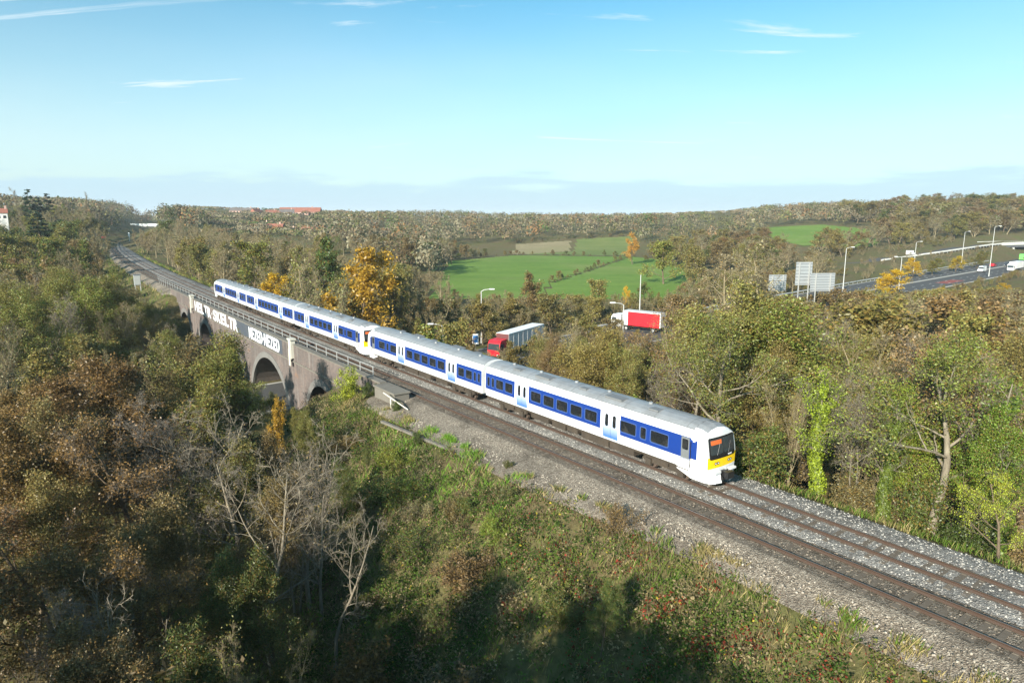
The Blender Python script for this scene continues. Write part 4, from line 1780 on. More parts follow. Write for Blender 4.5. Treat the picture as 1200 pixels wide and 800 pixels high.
LEAF = {'plain': leaf_material('autumn_leaves', (0.23, 0.145, 0.035), 0.20),
        'rust': leaf_material('rust_leaves', (0.23, 0.130, 0.034), 0.22, 0.5),
        'ivy': leaf_material('ivy_leaves', (0.055, 0.095, 0.016), 0.30, 0.45, 0.4),
        'gold': leaf_material('golden_leaves', (0.40, 0.25, 0.03), 0.25, 0.35, 0.45),
        'needle': leaf_material('needles', (0.030, 0.050, 0.020), 0.2, 0.4, 0.15)}
BARK = {'grey': bark_material('grey_bark', (0.11, 0.092, 0.066), (0.29, 0.25, 0.185)),
        'brown': bark_material('brown_bark', (0.07, 0.052, 0.035), (0.19, 0.145, 0.095)),
        'tan': bark_material('tan_twigs', (0.15, 0.122, 0.072), (0.31, 0.255, 0.155)),
        'silver': bark_material('silver_twigs', (0.12, 0.10, 0.08), (0.29, 0.25, 0.205))}


def make_tree(seed, H=12.0, stems=1, lean=0.05, clear=0.25, r0=0.19, n1=11, a1=(35, 65), len1=0.42, up1=0.10, tap1=0.5,
              n2=8, len2=0.5, n3=7, len3=0.45, n4=0, len4=0.45, leaves=9000, size=0.085, jit=0.22, leaf='plain', bark='brown', twig=None,
              ivy=0, ivy_top=0.7, ivy_r=0.55, droop=0.0, ns=(7, 5, 4, 3, 3), twig_r=0.010, patchy=0.45, wob=0.16, a2=(30, 65)):
    """Returns (trunk mesh, crown mesh, height). The crown holds the fine twigs and the leaves."""
    rng = np.random.default_rng(seed)
    az = rng.uniform(0, 6.28, stems)
    tilt = lean + (0.0 if stems == 1 else 0.22) * rng.uniform(0.3, 1.3, stems)
    D = np.column_stack([np.cos(az) * tilt, np.sin(az) * tilt, np.ones(stems)])
    P0 = np.column_stack([np.cos(az), np.sin(az), np.zeros(stems)]) * (0 if stems == 1 else 0.35)
    P0[:, 2] = -0.5
    Ln = H * (0.90 if stems == 1 else 0.8) * rng.uniform(0.8, 1.0, stems) + 0.5
    if stems == 1:
        Ln[:] = H * 0.88 + 0.5
    L0 = grow_lines(P0, D, Ln, 9, 0.07 + lean * 0.3, 0.03, rng)
    R0 = r0 * (1 if stems == 1 else 0.6) * np.linspace(1, 0.16, 9)[None] * rng.uniform(0.8, 1.1, stems)[:, None]
    R0[:, 0] *= 1.35
    L1, R1 = sprout(L0, R0, n1, clear, 0.97, *a1, len1, 7, wob * 0.75, up1, rng, tap1, 0.60)
    L2, R2 = sprout(L1, R1, n2, 0.22, 1.0, *a2, len2, 5, wob, 0.05 - droop, rng, 0.4, 0.6)
    L3, R3 = sprout(L2, R2, n3, 0.15, 1.0, 25, 65, len3, 4, wob * 1.2, 0.03 - droop, rng, 0.35, 0.6)
    R3 = np.maximum(R3, twig_r)
    R2 = np.maximum(R2, twig_r * 1.3)
    trunk = merge([(*tubes(L0, R0, ns[0]), 0), (*tubes(L1, R1, ns[1]), 0), (*tubes(L2, R2, ns[2]), 0)])
    crown = [(*tubes(L3, R3 * np.linspace(1, 0.55, 4)[None], ns[3]), 0)]
    tips = L3
    if n4:
        L4, R4 = sprout(L3, R3, n4, 0.15, 1.0, 20, 60, len4, 3, wob, 0.03 - droop, rng, 0.3, 0.8, 0.25)
        R4 = np.full_like(R4, twig_r * 0.75) * np.array([1, 0.8, 0.3])[None]
        crown.append((*tubes(L4, R4, 3), 0))
        tips = L4
    zt = max(L0[..., 2].max(), L1[..., 2].max(), L2[..., 2].max(), tips[..., 2].max())
    if leaves:
        N, n = tips.shape[:2]
        # some boughs carry more leaf than others
        wgt = np.clip(rng.random(N) - patchy, 0, None) + 0.02
        i = rng.choice(N, leaves, p=wgt / wgt.sum())
        t = rng.uniform(0.1, 1.0, leaves) * (n - 1)
        k = np.minimum(t.astype(int), n - 2); f = (t - k)[:, None]
        C = tips[i, k] * (1 - f) + tips[i, k + 1] * f + rng.normal(0, jit, (leaves, 3))
        crown.append((*leaf_quads(C, size, rng), 1))
    if ivy:
        q = int(ivy * 0.55)
        t = rng.random(q) ** 0.85 * ivy_top * 8
        st = rng.integers(0, stems, q)
        k = np.minimum(t.astype(int), 7); f = (t - k)[:, None]
        C = L0[st, k] * (1 - f) + L0[st, k + 1] * f
        an = rng.uniform(0, 6.28, q)
        prof = ivy_r * (0.65 + 0.6 * np.sin(t * 1.7 + an * 2) ** 2) * (1.1 - 0.5 * t / 8)
        rr = prof * (0.75 + 0.45 * rng.random(q))
        out = np.column_stack([np.cos(an), np.sin(an), np.full(q, 0.15)])
        crown.append((*leaf_quads(C + out * rr[:, None], size * 1.05, rng, 0.2, 0.8, out * 1.2), 1))
        sel = rng.permutation(len(L1))[:max(3, int(len(L1) * 0.6))]
        q2 = ivy - q
        i = rng.choice(sel, q2)
        t = rng.random(q2) * 3.6
        k = t.astype(int); f = (t - k)[:, None]
        C = L1[i, k] * (1 - f) + L1[i, k + 1] * f
        off = unit(rng.standard_normal((q2, 3)))
        crown.append((*leaf_quads(C + off * (ivy_r * 0.55 * rng.random(q2) ** 0.5)[:, None], size * 1.05, rng, 0.3, 0.8, off), 1))
    V, Q, mi = trunk
    tm = quad_mesh('trunk', V, Q, [BARK[bark]], smooth=True)
    V, Q, mi = merge(crown)
    n = len(Q)
    # one random number a leaf or twig
    cm = quad_mesh('crown', V, Q, [BARK[twig or bark], LEAF[leaf]], mi, attrs={'rnd': rng.random(n), 'rnd2': rng.random(n)})
    return tm, cm, float(zt)


def make_conifer(seed, H=16, n=70, per=55, size=0.30):
    rng = np.random.default_rng(seed)
    L0 = grow_lines(np.array([[0, 0, -0.5]]), np.array([[0.02, 0, 1.0]]), np.array([H + 0.5]), 8, 0.015, 0.02, rng)
    R0 = 0.24 * np.linspace(1, 0.1, 8)[None]
    t = np.sort(rng.uniform(0.12, 0.99, n))
    P = np.column_stack([np.interp(t, np.linspace(0, 1, 8), L0[0, :, k]) for k in range(3)])
    az = rng.uniform(0, 6.28, n)
    D = np.column_stack([np.cos(az), np.sin(az), np.full(n, 0.12)])
    Ln = H * 0.30 * (1.04 - t) * rng.uniform(0.6, 1.25, n) + 0.25
    L1 = grow_lines(P, D, Ln, 5, 0.06, -0.03, rng)
    R1 = 0.05 * np.linspace(1, 0.2, 5)[None] * np.ones((n, 1))
    trunk = merge([(*tubes(L0, R0, 6), 0), (*tubes(L1, R1, 3), 0)])
    q = n * per
    i = rng.choice(n, q, p=Ln / Ln.sum())
    u = rng.uniform(0.15, 1, q) ** 0.7 * 4
    k = np.minimum(u.astype(int), 3); f = (u - k)[:, None]
    C = L1[i, k] * (1 - f) + L1[i, k + 1] * f + rng.normal(0, 1, (q, 3)) * np.array([0.28, 0.28, 0.12]) * (0.4 + Ln[i] / Ln.max())[:, None]
    lv = leaf_quads(C, size, rng, 0.9, 0.5)
    tm = quad_mesh('trunk', trunk[0], trunk[1], [BARK['brown']], smooth=True)
    cm = quad_mesh('crown', *lv, [LEAF['needle']], attrs={'rnd': rng.random(q), 'rnd2': rng.random(q)})
    return tm, cm, H


NEAR = dict(n1=12, n2=8, n3=7, n4=5, leaves=30000, size=0.062, twig_r=0.007)
PROTO = {
    'oak': [make_tree(1, clear=0.22, len1=0.42, bark='brown', **{**NEAR, 'n4': 3}), make_tree(2, stems=2, clear=0.2, len1=0.46, bark='brown', **{**NEAR, 'n1': 8, 'n4': 3})],
    'rust': [make_tree(3, clear=0.15, len1=0.48, leaf='rust', bark='brown', **{**NEAR, 'n4': 3, 'leaves': 32000}), make_tree(4, clear=0.2, len1=0.42, leaf='rust', bark='brown', twig='silver', **{**NEAR, 'n4': 4, 'leaves': 9500, 'patchy': 0.6})],
    'bare': [make_tree(5, clear=0.28, len1=0.42, bark='grey', twig='silver', up1=0.16, **{**NEAR, 'leaves': 700, 'n4': 6}), make_tree(6, stems=2, clear=0.3, len1=0.40, bark='grey', twig='silver', up1=0.18, leaf='rust', **{**NEAR, 'n1': 8, 'leaves': 1300, 'n4': 5})],
    'snag': [make_tree(14, clear=0.30, r0=0.17, len1=0.50, a1=(25, 60), lean=0.12, bark='grey', twig='grey', up1=0.14, wob=0.24, **{**NEAR, 'n1': 8, 'n2': 6, 'n3': 5, 'n4': 3, 'leaves': 120, 'twig_r': 0.012})],
    'limb': [make_tree(7, clear=0.35, r0=0.24, len1=0.55, a1=(40, 70), bark='grey', twig='grey', up1=0.12, **{**NEAR, 'n1': 9, 'leaves': 15000, 'patchy': 0.6, 'n4': 3})],
    'ivy': [make_tree(8, clear=0.4, len1=0.30, bark='grey', leaf='ivy', ivy=13000, ivy_r=0.62, **{**NEAR, 'n1': 8, 'leaves': 1500, 'n4': 2, 'size': 0.075}), make_tree(9, clear=0.3, len1=0.36, lean=0.16, bark='grey', leaf='ivy', ivy=13000, ivy_top=0.85, ivy_r=0.5, **{**NEAR, 'n1': 9, 'leaves': 4000, 'n4': 3, 'size': 0.075})],
    'willow': [make_tree(10, stems=5, clear=0.18, len1=0.36, a1=(14, 34), a2=(15, 40), bark='tan', up1=0.22, leaf='plain', **{**NEAR, 'n1': 6, 'n2': 7, 'n3': 6, 'n4': 5, 'leaves': 3500, 'patchy': 0.5})],
    'shrub': [make_tree(11, H=3.2, stems=6, clear=0.05, r0=0.05, len1=0.55, bark='brown', n1=6, n2=6, n3=5, leaves=7500, size=0.06, jit=0.14, twig_r=0.005, patchy=0.3),
              make_tree(12, H=2.6, stems=7, clear=0.05, r0=0.04, len1=0.6, bark='brown', twig='silver', n1=6, n2=6, n3=5, leaves=3000, size=0.055, jit=0.12, twig_r=0.005, patchy=0.5)],
    'ivy_bush': [make_tree(13, H=3.6, stems=5, clear=0.0, r0=0.06, len1=0.45, bark='brown', leaf='ivy', n1=6, n2=6, n3=5, leaves=8000, size=0.065, jit=0.18, twig_r=0.006, patchy=0.2)],
}
MID = dict(n1=11, n2=6, n3=5, twig_r=0.017, ns=(6, 4, 3, 3, 3))
PROTO['m_oak'] = [make_tree(20 + k, clear=0.12, len1=0.46, leaves=5200, size=0.175, jit=0.33, bark='brown', **MID) for k in range(3)]
PROTO['m_rust'] = [make_tree(30 + k, clear=0.12, len1=0.46, leaves=4600, size=0.17, jit=0.33, leaf='rust', bark='brown', **MID) for k in range(2)]
PROTO['m_bare'] = [make_tree(40 + k, clear=0.22, len1=0.43, leaves=700, size=0.12, jit=0.2, bark='tan', twig='tan', up1=0.16, n4=4, **{**MID, 'n3': 6}) for k in range(3)]
PROTO['m_willow'] = [make_tree(50 + k, stems=5, clear=0.12, len1=0.36, a1=(12, 32), a2=(14, 38), leaves=1900, size=0.13, jit=0.2, bark='tan', twig='tan', up1=0.22, n4=4, **{**MID, 'n1': 6}) for k in range(2)]
PROTO['m_gold'] = [make_tree(60, clear=0.08, len1=0.48, leaves=6500, size=0.17, jit=0.36, leaf='gold', bark='brown', **MID)]
PROTO['poplar'] = [make_tree(61, H=20, clear=0.1, len1=0.22, a1=(12, 24), a2=(12, 30), leaves=500, size=0.13, bark='tan', twig='silver', up1=0.2, n4=3, **{**MID, 'n1': 26})]
PROTO['conifer'] = [make_conifer(70), make_conifer(71, 15, 60, 60, 0.34)]

C_OLIVE, C_OLIVEB, C_BROWN, C_RUST = (0.185, 0.195, 0.042), (0.215, 0.190, 0.055), (0.200, 0.150, 0.065), (0.200, 0.122, 0.044)
C_ORANGE, C_GOLD, C_TAN, C_GREEN = (0.47, 0.265, 0.032), (0.62, 0.41, 0.022), (0.29, 0.235, 0.115), (0.095, 0.130, 0.030)
C_IVY, C_YIVY, C_DARK, C_TANG = (0.165, 0.230, 0.030), (0.40, 0.44, 0.038), (0.022, 0.045, 0.018), (0.215, 0.195, 0.085)
TREES = []                                       # x, y, radius of what stands already


def jitter_col(c, k=0.16):
    f = 1 + random.uniform(-k, k)
    return tuple(max(0.004, v * f * (1 + random.uniform(-k * 0.5, k * 0.5))) for v in c) + (1.0,)


def plant(kind, x, y, ztop, col, name, label, cat='tree', group=None, wide=1.0, var=None, single=False, zb=None):
    V = PROTO[kind]
    tm, cm, H = V[random.randrange(len(V)) if var is None else var]
    z = h1(x, y) if zb is None else zb
    k = max(ztop - z, 0.6) / H
    sc_ = (k * wide, k * wide, k)
    rz = random.uniform(0, 6.28)
    c4 = jitter_col(col)
    TREES.append((x, y, 3.0 * k * wide))
    root = empty(name, (x, y, z - 0.05), rz)
    root.scale = sc_
    tag(root, label, cat, group)
    o = link(bpy.data.objects.new('trunk', tm), root)
    o = link(bpy.data.objects.new('crown', cm), root)
    o.color = c4
    return root


def at_px(kind, px, py, Y, col, name, label, cat='tree', group=None, wide=1.0, var=None, zb=None):
    x, y, zt = ray_at(px, py, Y)
    return plant(kind, x, y, zt, col, name, label, cat, group, wide, var, zb=zb)


# ---- trees in the middle distance that stand out (column, top row, distance)
MIDDLE = [
    ('m_oak', 625, 320, 152, C_BROWN, 'oak_tree', 'tall brown oak in front of the bright pastures', 1.15, 0),
    ('m_willow', 585, 338, 140, C_TANG, 'thicket_tree', 'upright pale poplars left of the tall brown oak', 0.9, 1),
    ('m_oak', 698, 328, 165, C_OLIVEB, 'oak_tree', 'round olive oak in front of the pastures, right of the brown oak', 1.2, 1),
    ('m_gold', 736, 336, 170, C_GOLD, 'maple_tree', 'tree with one bright yellow side above the red lorry', 0.6, 0),
    ('m_oak', 757, 330, 175, C_GREEN, 'oak_tree', 'dark green tree right of the yellow one', 1.0, 2),
    ('m_oak', 815, 290, 215, C_OLIVEB, 'oak_tree', 'rounded oak at the right end of the pastures', 1.3, 0),
    ('m_oak', 780, 283, 240, C_OLIVE, 'oak_tree', 'broad oak clump beside the right-hand pasture', 1.3, 1),
    ('m_rust', 742, 272, 330, C_ORANGE, 'autumn_tree', 'reddish tree standing at the head of the pastures', 1.0, 0),
    ('m_oak', 745, 386, 126, C_OLIVEB, 'broadleaf_tree', 'round bush tree just below the red lorry', 1.6, 0),
    ('m_willow', 777, 386, 125, C_TANG, 'thicket_tree', 'pale thicket below the right end of the red lorry', 1.6, 0),
    ('m_oak', 716, 374, 122, C_BROWN, 'broadleaf_tree', 'brown bush tree left of the red lorry', 1.5, 1),
    ('m_oak', 622, 394, 106, C_OLIVEB, 'broadleaf_tree', 'olive bush tree hiding the wheels of the grey trailer', 1.3, 2),
    ('m_rust', 596, 406, 104, C_BROWN, 'broadleaf_tree', 'brown bush in front of the red cab', 1.3, 1),
    ('m_bare', 850, 292, 120, C_TAN, 'bare_tree', 'broad pale bare tree left of the sign boards', 1.3, 0),
    ('m_bare', 890, 280, 128, C_TAN, 'bare_tree', 'pale bare tree just left of the sign boards', 1.2, 1),
    ('m_bare', 968, 283, 165, C_TAN, 'bare_tree', 'slanting pale bare tree behind the sign boards', 1.0, 2),
    ('poplar', 22, 219, 330, C_TAN, 'poplar_tree', 'tall columnar bare poplar on the left skyline', 0.9, 0),
    ('poplar', 90, 224, 350, C_TAN, 'poplar_tree', 'columnar bare poplar on the left skyline, right of the conifers', 0.9, 0),
    ('conifer', 32, 221, 340, C_DARK, 'conifer_tree', 'dark conifer beside the tall poplar on the left skyline', 1.0, 0),
    ('conifer', 44, 230, 350, C_DARK, 'conifer_tree', 'dark conifer, middle of the left skyline group', 1.2, 1),
    ('conifer', 54, 226, 345, C_DARK, 'conifer_tree', 'dark conifer, rightmost of the left skyline group', 1.1, 0),
    ('conifer', 44, 250, 250, C_DARK, 'conifer_tree', 'dark spreading conifer below the left skyline group', 1.6, 1),
    ('m_gold', 1043, 316, 205, C_GOLD, 'yellow_bush', 'bright yellow bush beside the left lamp post by the road', 2.0, 0),
    ('m_gold', 1045, 338, 185, C_GOLD, 'yellow_bush', 'low yellow bush in front of the road', 1.8, 0),
    ('m_gold', 1104, 337, 195, C_GOLD, 'yellow_bush', 'yellow bush in front of the road, below the trunk lanes', 2.0, 0),
    ('m_gold', 1146, 339, 198, C_GOLD, 'yellow_bush', 'small yellow-green bush below the white trailer', 2.0, 0),
    ('m_gold', 1180, 332, 205, C_GOLD, 'yellow_bush', 'yellow bush below the right end of the white trailer', 2.0, 0),
    ('m_gold', 1072, 303, 266, C_GOLD, 'hedge_bush', 'yellow-olive bush on the far side of the road, leftmost of the row', 1.6, 0),
    ('m_gold', 1095, 303, 275, C_OLIVE, 'hedge_bush', 'yellow-olive bush on the far side of the road, second of the row', 1.6, 0),
    ('m_gold', 1122, 300, 292, C_GOLD, 'hedge_bush', 'yellow-olive bush on the far side of the road, third of the row', 1.6, 0),
    ('m_gold', 1148, 295, 310, C_OLIVE, 'hedge_bush', 'yellow-olive bush on the far side of the road, rightmost of the row', 1.6, 0),
]
for kind, px, py, Y, col, name, label, wide, var in MIDDLE:
    at_px(kind, px, py, Y, col, name, label, wide=wide, var=var)

# ---- the trees one can pick out, right of and behind the train (column, top row, metres beyond the far track)
BELT = [
    ('ivy', 975, 424, 9.0, C_YIVY, 'ivy_clad_tree', 'leaning tree wrapped in bright yellow-green ivy right of the train front', 1.0, 1),
    ('ivy', 1052, 468, 8.0, C_IVY, 'ivy_clad_tree', 'slim trunk wrapped in fresh green ivy on the verge at the right', 0.8, 0),
    ('limb', 1120, 400, 9.0, C_OLIVE, 'spreading_tree', 'tree with long pale bare limbs and green leaves at the right edge', 1.25, 0),
    ('ivy', 1185, 430, 10.0, C_IVY, 'ivy_clad_tree', 'broad ivy-covered tree at the right picture edge', 1.2, 0),
    ('rust', 1172, 386, 17.0, C_BROWN, 'autumn_tree', 'reddish brown tree rising above the limbs at the right edge', 1.1, 1),
    ('willow', 1050, 372, 24.0, C_TANG, 'thicket_tree', 'tan twiggy thicket above the green ivy trunk', 1.1, 0),
    ('oak', 915, 334, 19.0, C_OLIVEB, 'oak_tree', 'largest brown-green oak crown behind the train front', 1.35, 0),
    ('oak', 985, 345, 24.0, C_OLIVE, 'oak_tree', 'round olive oak crown right of the largest oak', 1.3, 1),
    ('limb', 858, 362, 10.0, C_OLIVE, 'spreading_tree', 'tree with pale forking bare limbs beside the leading carriage', 1.1, 0),
    ('bare', 822, 352, 15.0, C_OLIVEB, 'bare_tree', 'bare pale tree left of the forking limbs', 1.0, 0),
    ('rust', 800, 358, 22.0, C_BROWN, 'autumn_tree', 'sparse orange-brown tree right of the red lorry', 1.0, 1),
    ('bare', 775, 424, 8.0, C_OLIVEB, 'bare_tree', 'slender bare saplings close behind the leading carriage roof', 0.8, 1),
    ('oak', 690, 377, 12.0, C_OLIVEB, 'oak_tree', 'round speckled tree in front of the road, left of the red lorry', 1.35, 1),
    ('oak', 655, 388, 17.0, C_BROWN, 'oak_tree', 'brown-leaved tree that hides the end of the grey trailer', 1.0, 0),
    ('rust', 735, 398, 12.0, C_OLIVEB, 'autumn_tree', 'mottled tree under the red lorry', 1.0, 0),
    ('shrub', 890, 505, 5.5, C_GREEN, 'shrub', 'glossy green shrub just beyond the train nose', 1.2, 0),
    ('willow', 930, 440, 8.5, C_TAN, 'thicket_tree', 'dry tan thicket between the train nose and the yellow ivy', 0.7, 0),
    ('bare', 1010, 430, 9.5, C_OLIVEB, 'bare_tree', 'thin bare tree between the two ivy trunks', 0.7, 1),
    ('rust', 1185, 560, 6.5, C_YIVY, 'thorn_bush', 'yellow-leaved thorn bush low at the right edge', 1.2, 1),
    ('oak', 1105, 455, 11, C_IVY, 'oak_tree', 'green leafy tree right of the green ivy trunk', 0.9, 1),
    ('oak', 1150, 470, 9, C_IVY, 'oak_tree', 'green leafy tree under the long pale limbs', 0.9, 0),
    ('oak', 560, 402, 20.0, C_BROWN, 'oak_tree', 'low brown tree left of the grey trailer cab', 0.9, 0),
    ('m_gold', 424, 294, 15.0, C_ORANGE, 'maple_tree', 'large golden orange maple behind the train', 1.15, 0),
    ('m_gold', 312, 322, 9.0, C_GOLD, 'maple_tree', 'small yellow tree beside the last carriage', 1.1, 0),
    ('m_bare', 352, 286, 12.0, C_OLIVE, 'bare_tree', 'bare fan-shaped tree left of the golden maple', 0.9, 0),
    ('m_bare', 300, 264, 26.0, C_TANG, 'bare_tree', 'broad bare tree with a dark fork behind the last carriage', 1.2, 1),
    ('m_oak', 375, 280, 24.0, C_GREEN, 'oak_tree', 'green-tinged tree between the bare fan and the golden maple', 1.0, 0),
    ('m_oak', 462, 318, 26.0, C_OLIVEB, 'oak_tree', 'olive tree right of the golden maple', 1.0, 1),
    ('m_willow', 500, 322, 30.0, C_TANG, 'thicket_tree', 'grey-tan thicket above the first street lamp', 1.1, 0),
    ('m_rust', 548, 372, 30.0, C_RUST, 'autumn_tree', 'rust orange bush below the tall street lamp', 0.9, 0),
]
for kind, px, py, d, col, name, label, wide, var in BELT:
    Y = y_at(px, -d, py + 60)
    at_px(kind, px, py, Y, col, name, label, wide=wide, var=var)

# ---- foreground trees left of the embankment (column, top row, distance)
FRONT = [
    ('rust', 92, 412, 50, C_RUST, 'autumn_tree', 'dense rust-brown tree at the left, in front of the fence', 1.35, 0),
    ('oak', 15, 470, 44, C_BROWN, 'oak_tree', 'dense brown tree at the left picture edge', 1.2, 0),
    ('oak', 213, 386, 64, C_OLIVE, 'oak_tree', 'olive green tree in front of the middle arches', 1.3, 1),
    ('oak', 285, 408, 62, C_OLIVE, 'oak_tree', 'olive brown tree left of the wide arch', 1.1, 0),
    ('bare', 205, 446, 46, C_RUST, 'bare_tree', 'silvery bare tree with a few orange leaves at the left', 1.25, 1),
    ('rust', 150, 470, 41, C_RUST, 'autumn_tree', 'half-bare tree with orange leaves at the left', 1.1, 1),
    ('bare', 262, 500, 40, C_BROWN, 'bare_tree', 'grey bare tree with spreading twigs left of the dark hollow', 1.2, 0),
    ('bare', 338, 520, 37, C_BROWN, 'bare_tree', 'reddish bare stems at the edge of the dark hollow', 0.8, 1),
    ('bare', 366, 540, 36, C_BROWN, 'bare_tree', 'pale forked bare tree against the dark hollow', 0.8, 0),
    ('rust', 55, 585, 33, C_RUST, 'autumn_tree', 'orange-brown half-bare tree low at the left edge', 1.2, 1),
    ('rust', 150, 610, 31, C_RUST, 'autumn_tree', 'sparse orange tree at the lower left', 1.0, 1),
    ('oak', 245, 640, 31, C_GREEN, 'oak_tree', 'dark green bushy tree at the lower left', 0.9, 0),
    ('bare', 20, 690, 24, C_RUST, 'bare_tree', 'bare twiggy tree in the bottom left corner', 1.0, 1),
    ('willow', 300, 735, 23, C_OLIVE, 'thicket_tree', 'pale olive thicket at the bottom edge', 0.7, 0),
    ('rust', 120, 730, 23, C_BROWN, 'autumn_tree', 'brown tree crown at the bottom edge, left', 1.0, 0),
    ('oak', 300, 566, 36, C_BROWN, 'oak_tree', 'dense brown tree below the grey bare tree at the edge of the hollow', 0.95, 0),
    ('oak', 232, 520, 43, C_OLIVEB, 'oak_tree', 'olive-brown tree behind the silvery twigs at the left', 1.1, 1),
    ('oak', 322, 645, 30, C_GREEN, 'oak_tree', 'dark green bush tree low in the hollow', 0.9, 0),
    ('oak', 185, 560, 36, C_BROWN, 'oak_tree', 'brown tree between the orange trees at the left', 1.0, 1),
    ('rust', 60, 505, 41, C_RUST, 'autumn_tree', 'rust-brown tree between the left edge and the half-bare orange tree', 1.1, 0),
    ('oak', 10, 560, 34, C_OLIVEB, 'oak_tree', 'olive-brown tree at the left edge above the orange half-bare tree', 1.0, 0),
    ('oak', 95, 660, 27, C_BROWN, 'oak_tree', 'dark brown tree low at the left, above the bottom crown', 1.0, 1),
    ('oak', 225, 715, 24.5, C_GREEN, 'oak_tree', 'dark green crown at the bottom edge left of the pale thicket', 0.9, 0),
    ('oak', 362, 478, 52, C_OLIVE, 'oak_tree', 'dark olive tree in the hollow below the viaduct', 0.9, 0),
    ('oak', 395, 540, 44, C_GREEN, 'oak_tree', 'low dark green tree in the hollow left of the sunlit slope', 0.8, 1),
    ('oak', 428, 520, 49, C_GREEN, 'oak_tree', 'low dark tree in the hollow below the ivy bushes', 0.7, 0),
    ('snag', 306, 540, 33, C_BROWN, 'bare_tree', 'pale leafless tree with thick curved boughs in the left foreground', 1.0, 0),
    ('snag', 352, 500, 37, C_BROWN, 'bare_tree', 'pale leafless forked tree beside the dark hollow', 0.9, 0),
    ('snag', 205, 470, 43, C_BROWN, 'bare_tree', 'pale branching dead tree amid the orange trees', 1.1, 0),
    ('snag', 383, 590, 32, C_BROWN, 'bare_tree', 'thin pale dead tree low in the hollow', 0.8, 0),
    ('snag', 150, 650, 27, C_BROWN, 'bare_tree', 'pale dead boughs in the lower left', 1.0, 0),
    ('oak', 296, 436, 67, C_OLIVE, 'oak_tree', 'olive tree standing before the left side of the wide arch', 0.9, 1),
    ('oak', 326, 462, 62, C_OLIVEB, 'oak_tree', 'olive-brown tree standing before the foot of the wide arch', 0.8, 0),
    ('oak', 262, 412, 74, C_GREEN, 'oak_tree', 'green tree before the hidden middle arch', 0.9, 0),
    ('bare', 440, 770, 18, C_OLIVE, 'bare_tree', 'bare twig tips at the bottom edge of the hollow', 0.9, 0),
    ('oak', 345, 478, 58, C_OLIVE, 'oak_tree', 'dark olive tree with orange sprays in front of the wide arch', 0.85, 1),
    ('oak', 405, 480, 60, C_GREEN, 'oak_tree', 'dark green bush tree below the small arch', 0.6, 0),
    ('m_gold', 322, 468, 55, C_ORANGE, 'maple_tree', 'small tree with vivid orange leaves below the wide arch', 0.45, 0),
    ('ivy_bush', 402, 431, 62, C_YIVY, 'ivy_bush', 'bright yellow ivy bush climbing the viaduct end', 0.75, 0),
    ('ivy_bush', 432, 447, 62, C_GREEN, 'ivy_bush', 'dark green ivy bush between the yellow bush and the end block', 1.0, 0),
    ('ivy_bush', 462, 470, 57, C_GREEN, 'ivy_bush', 'dark ivy bush below the end block', 1.1, 0),
    ('ivy_bush', 492, 505, 50, C_GREEN, 'ivy_bush', 'green bush beside the pale handrail', 1.0, 0),
    ('shrub', 596, 540, 43.5, C_GREEN, 'shrub', 'upright green shrub at the edge of the stone shoulder', 0.9, 0),
    ('shrub', 728, 592, 34.5, C_BROWN, 'shrub', 'reddish leafless shrub at the edge of the stone shoulder', 1.0, 1),
    ('shrub', 545, 585, 40, C_GREEN, 'shrub', 'dark low shrub at the edge of the shaded slope', 1.2, 0),
    ('oak', 705, 680, 28, C_GREEN, 'bush', 'dark pointed bush in the lower slope shadow', 0.8, 0),
]
for kind, px, py, Y, col, name, label, wide, var in FRONT:
    at_px(kind, px, py, Y, col, name, label, wide=wide, var=var)

# ---- trees behind and below the camera, whose shadows reach the slope
for i, (x, y, zt, kind) in enumerate([(-3.0, 10.5, 5.5, 'oak'), (-9, 13, 4.5, 'oak'), (-15, 12, 5.0, 'rust'), (3.5, 6, 6.2, 'rust'), (-6, 4, 8.0, 'oak'), (-14, 3, 7.5, 'oak'), (9.5, 6.5, 4.4, 'oak'), (-22, 10, 6, 'rust'), (16, 1, 5.0, 'oak'), (-17, 9, 9.0, 'oak'), (-11, 7.5, 9.0, 'oak'), (-21, 15, 7.5, 'oak'), (-1, 2.5, 8.5, 'oak'), (-5, 7.5, 8.0, 'oak'), (-26, 24, 5.5, 'oak'), (-8.0, 12.0, 4.0, 'oak')]):
    plant(kind, x, y, zt, C_BROWN, 'oak_tree', 'brown-leaved tree below the camera at the foot of the embankment', group='trees below the camera', wide=1.1, var=0)

# ---- undergrowth bushes under the belt of trees
_r = random.Random(21)
_i = 0
for ss in np.arange(-40, 34, 1.9):
    s_, dd = float(ss) + _r.uniform(-.8, .8), -7.4 - 5 * _r.random()
    x, y = (float(v) for v in tp(s_, dd))
    px, _ = project(x, y, 0)
    if y < 14 or px > 1260 or 945 < px < 1005:
        continue
    cc = _r.choice([C_GREEN, C_OLIVE, C_IVY, C_BROWN, C_OLIVEB, C_GREEN])
    plant(_r.choice(['shrub', 'ivy_bush', 'shrub']), x, y, h1(x, y) + _r.uniform(1.6, 3.6), cc, 'shrub', '%s bush in the undergrowth along the far verge' % {C_GREEN: 'dark green', C_OLIVE: 'olive', C_IVY: 'fresh green', C_BROWN: 'brown', C_OLIVEB: 'olive-brown'}[cc], 'shrub', 'shrubs in the undergrowth along the far verge', wide=_r.uniform(0.9, 1.4))

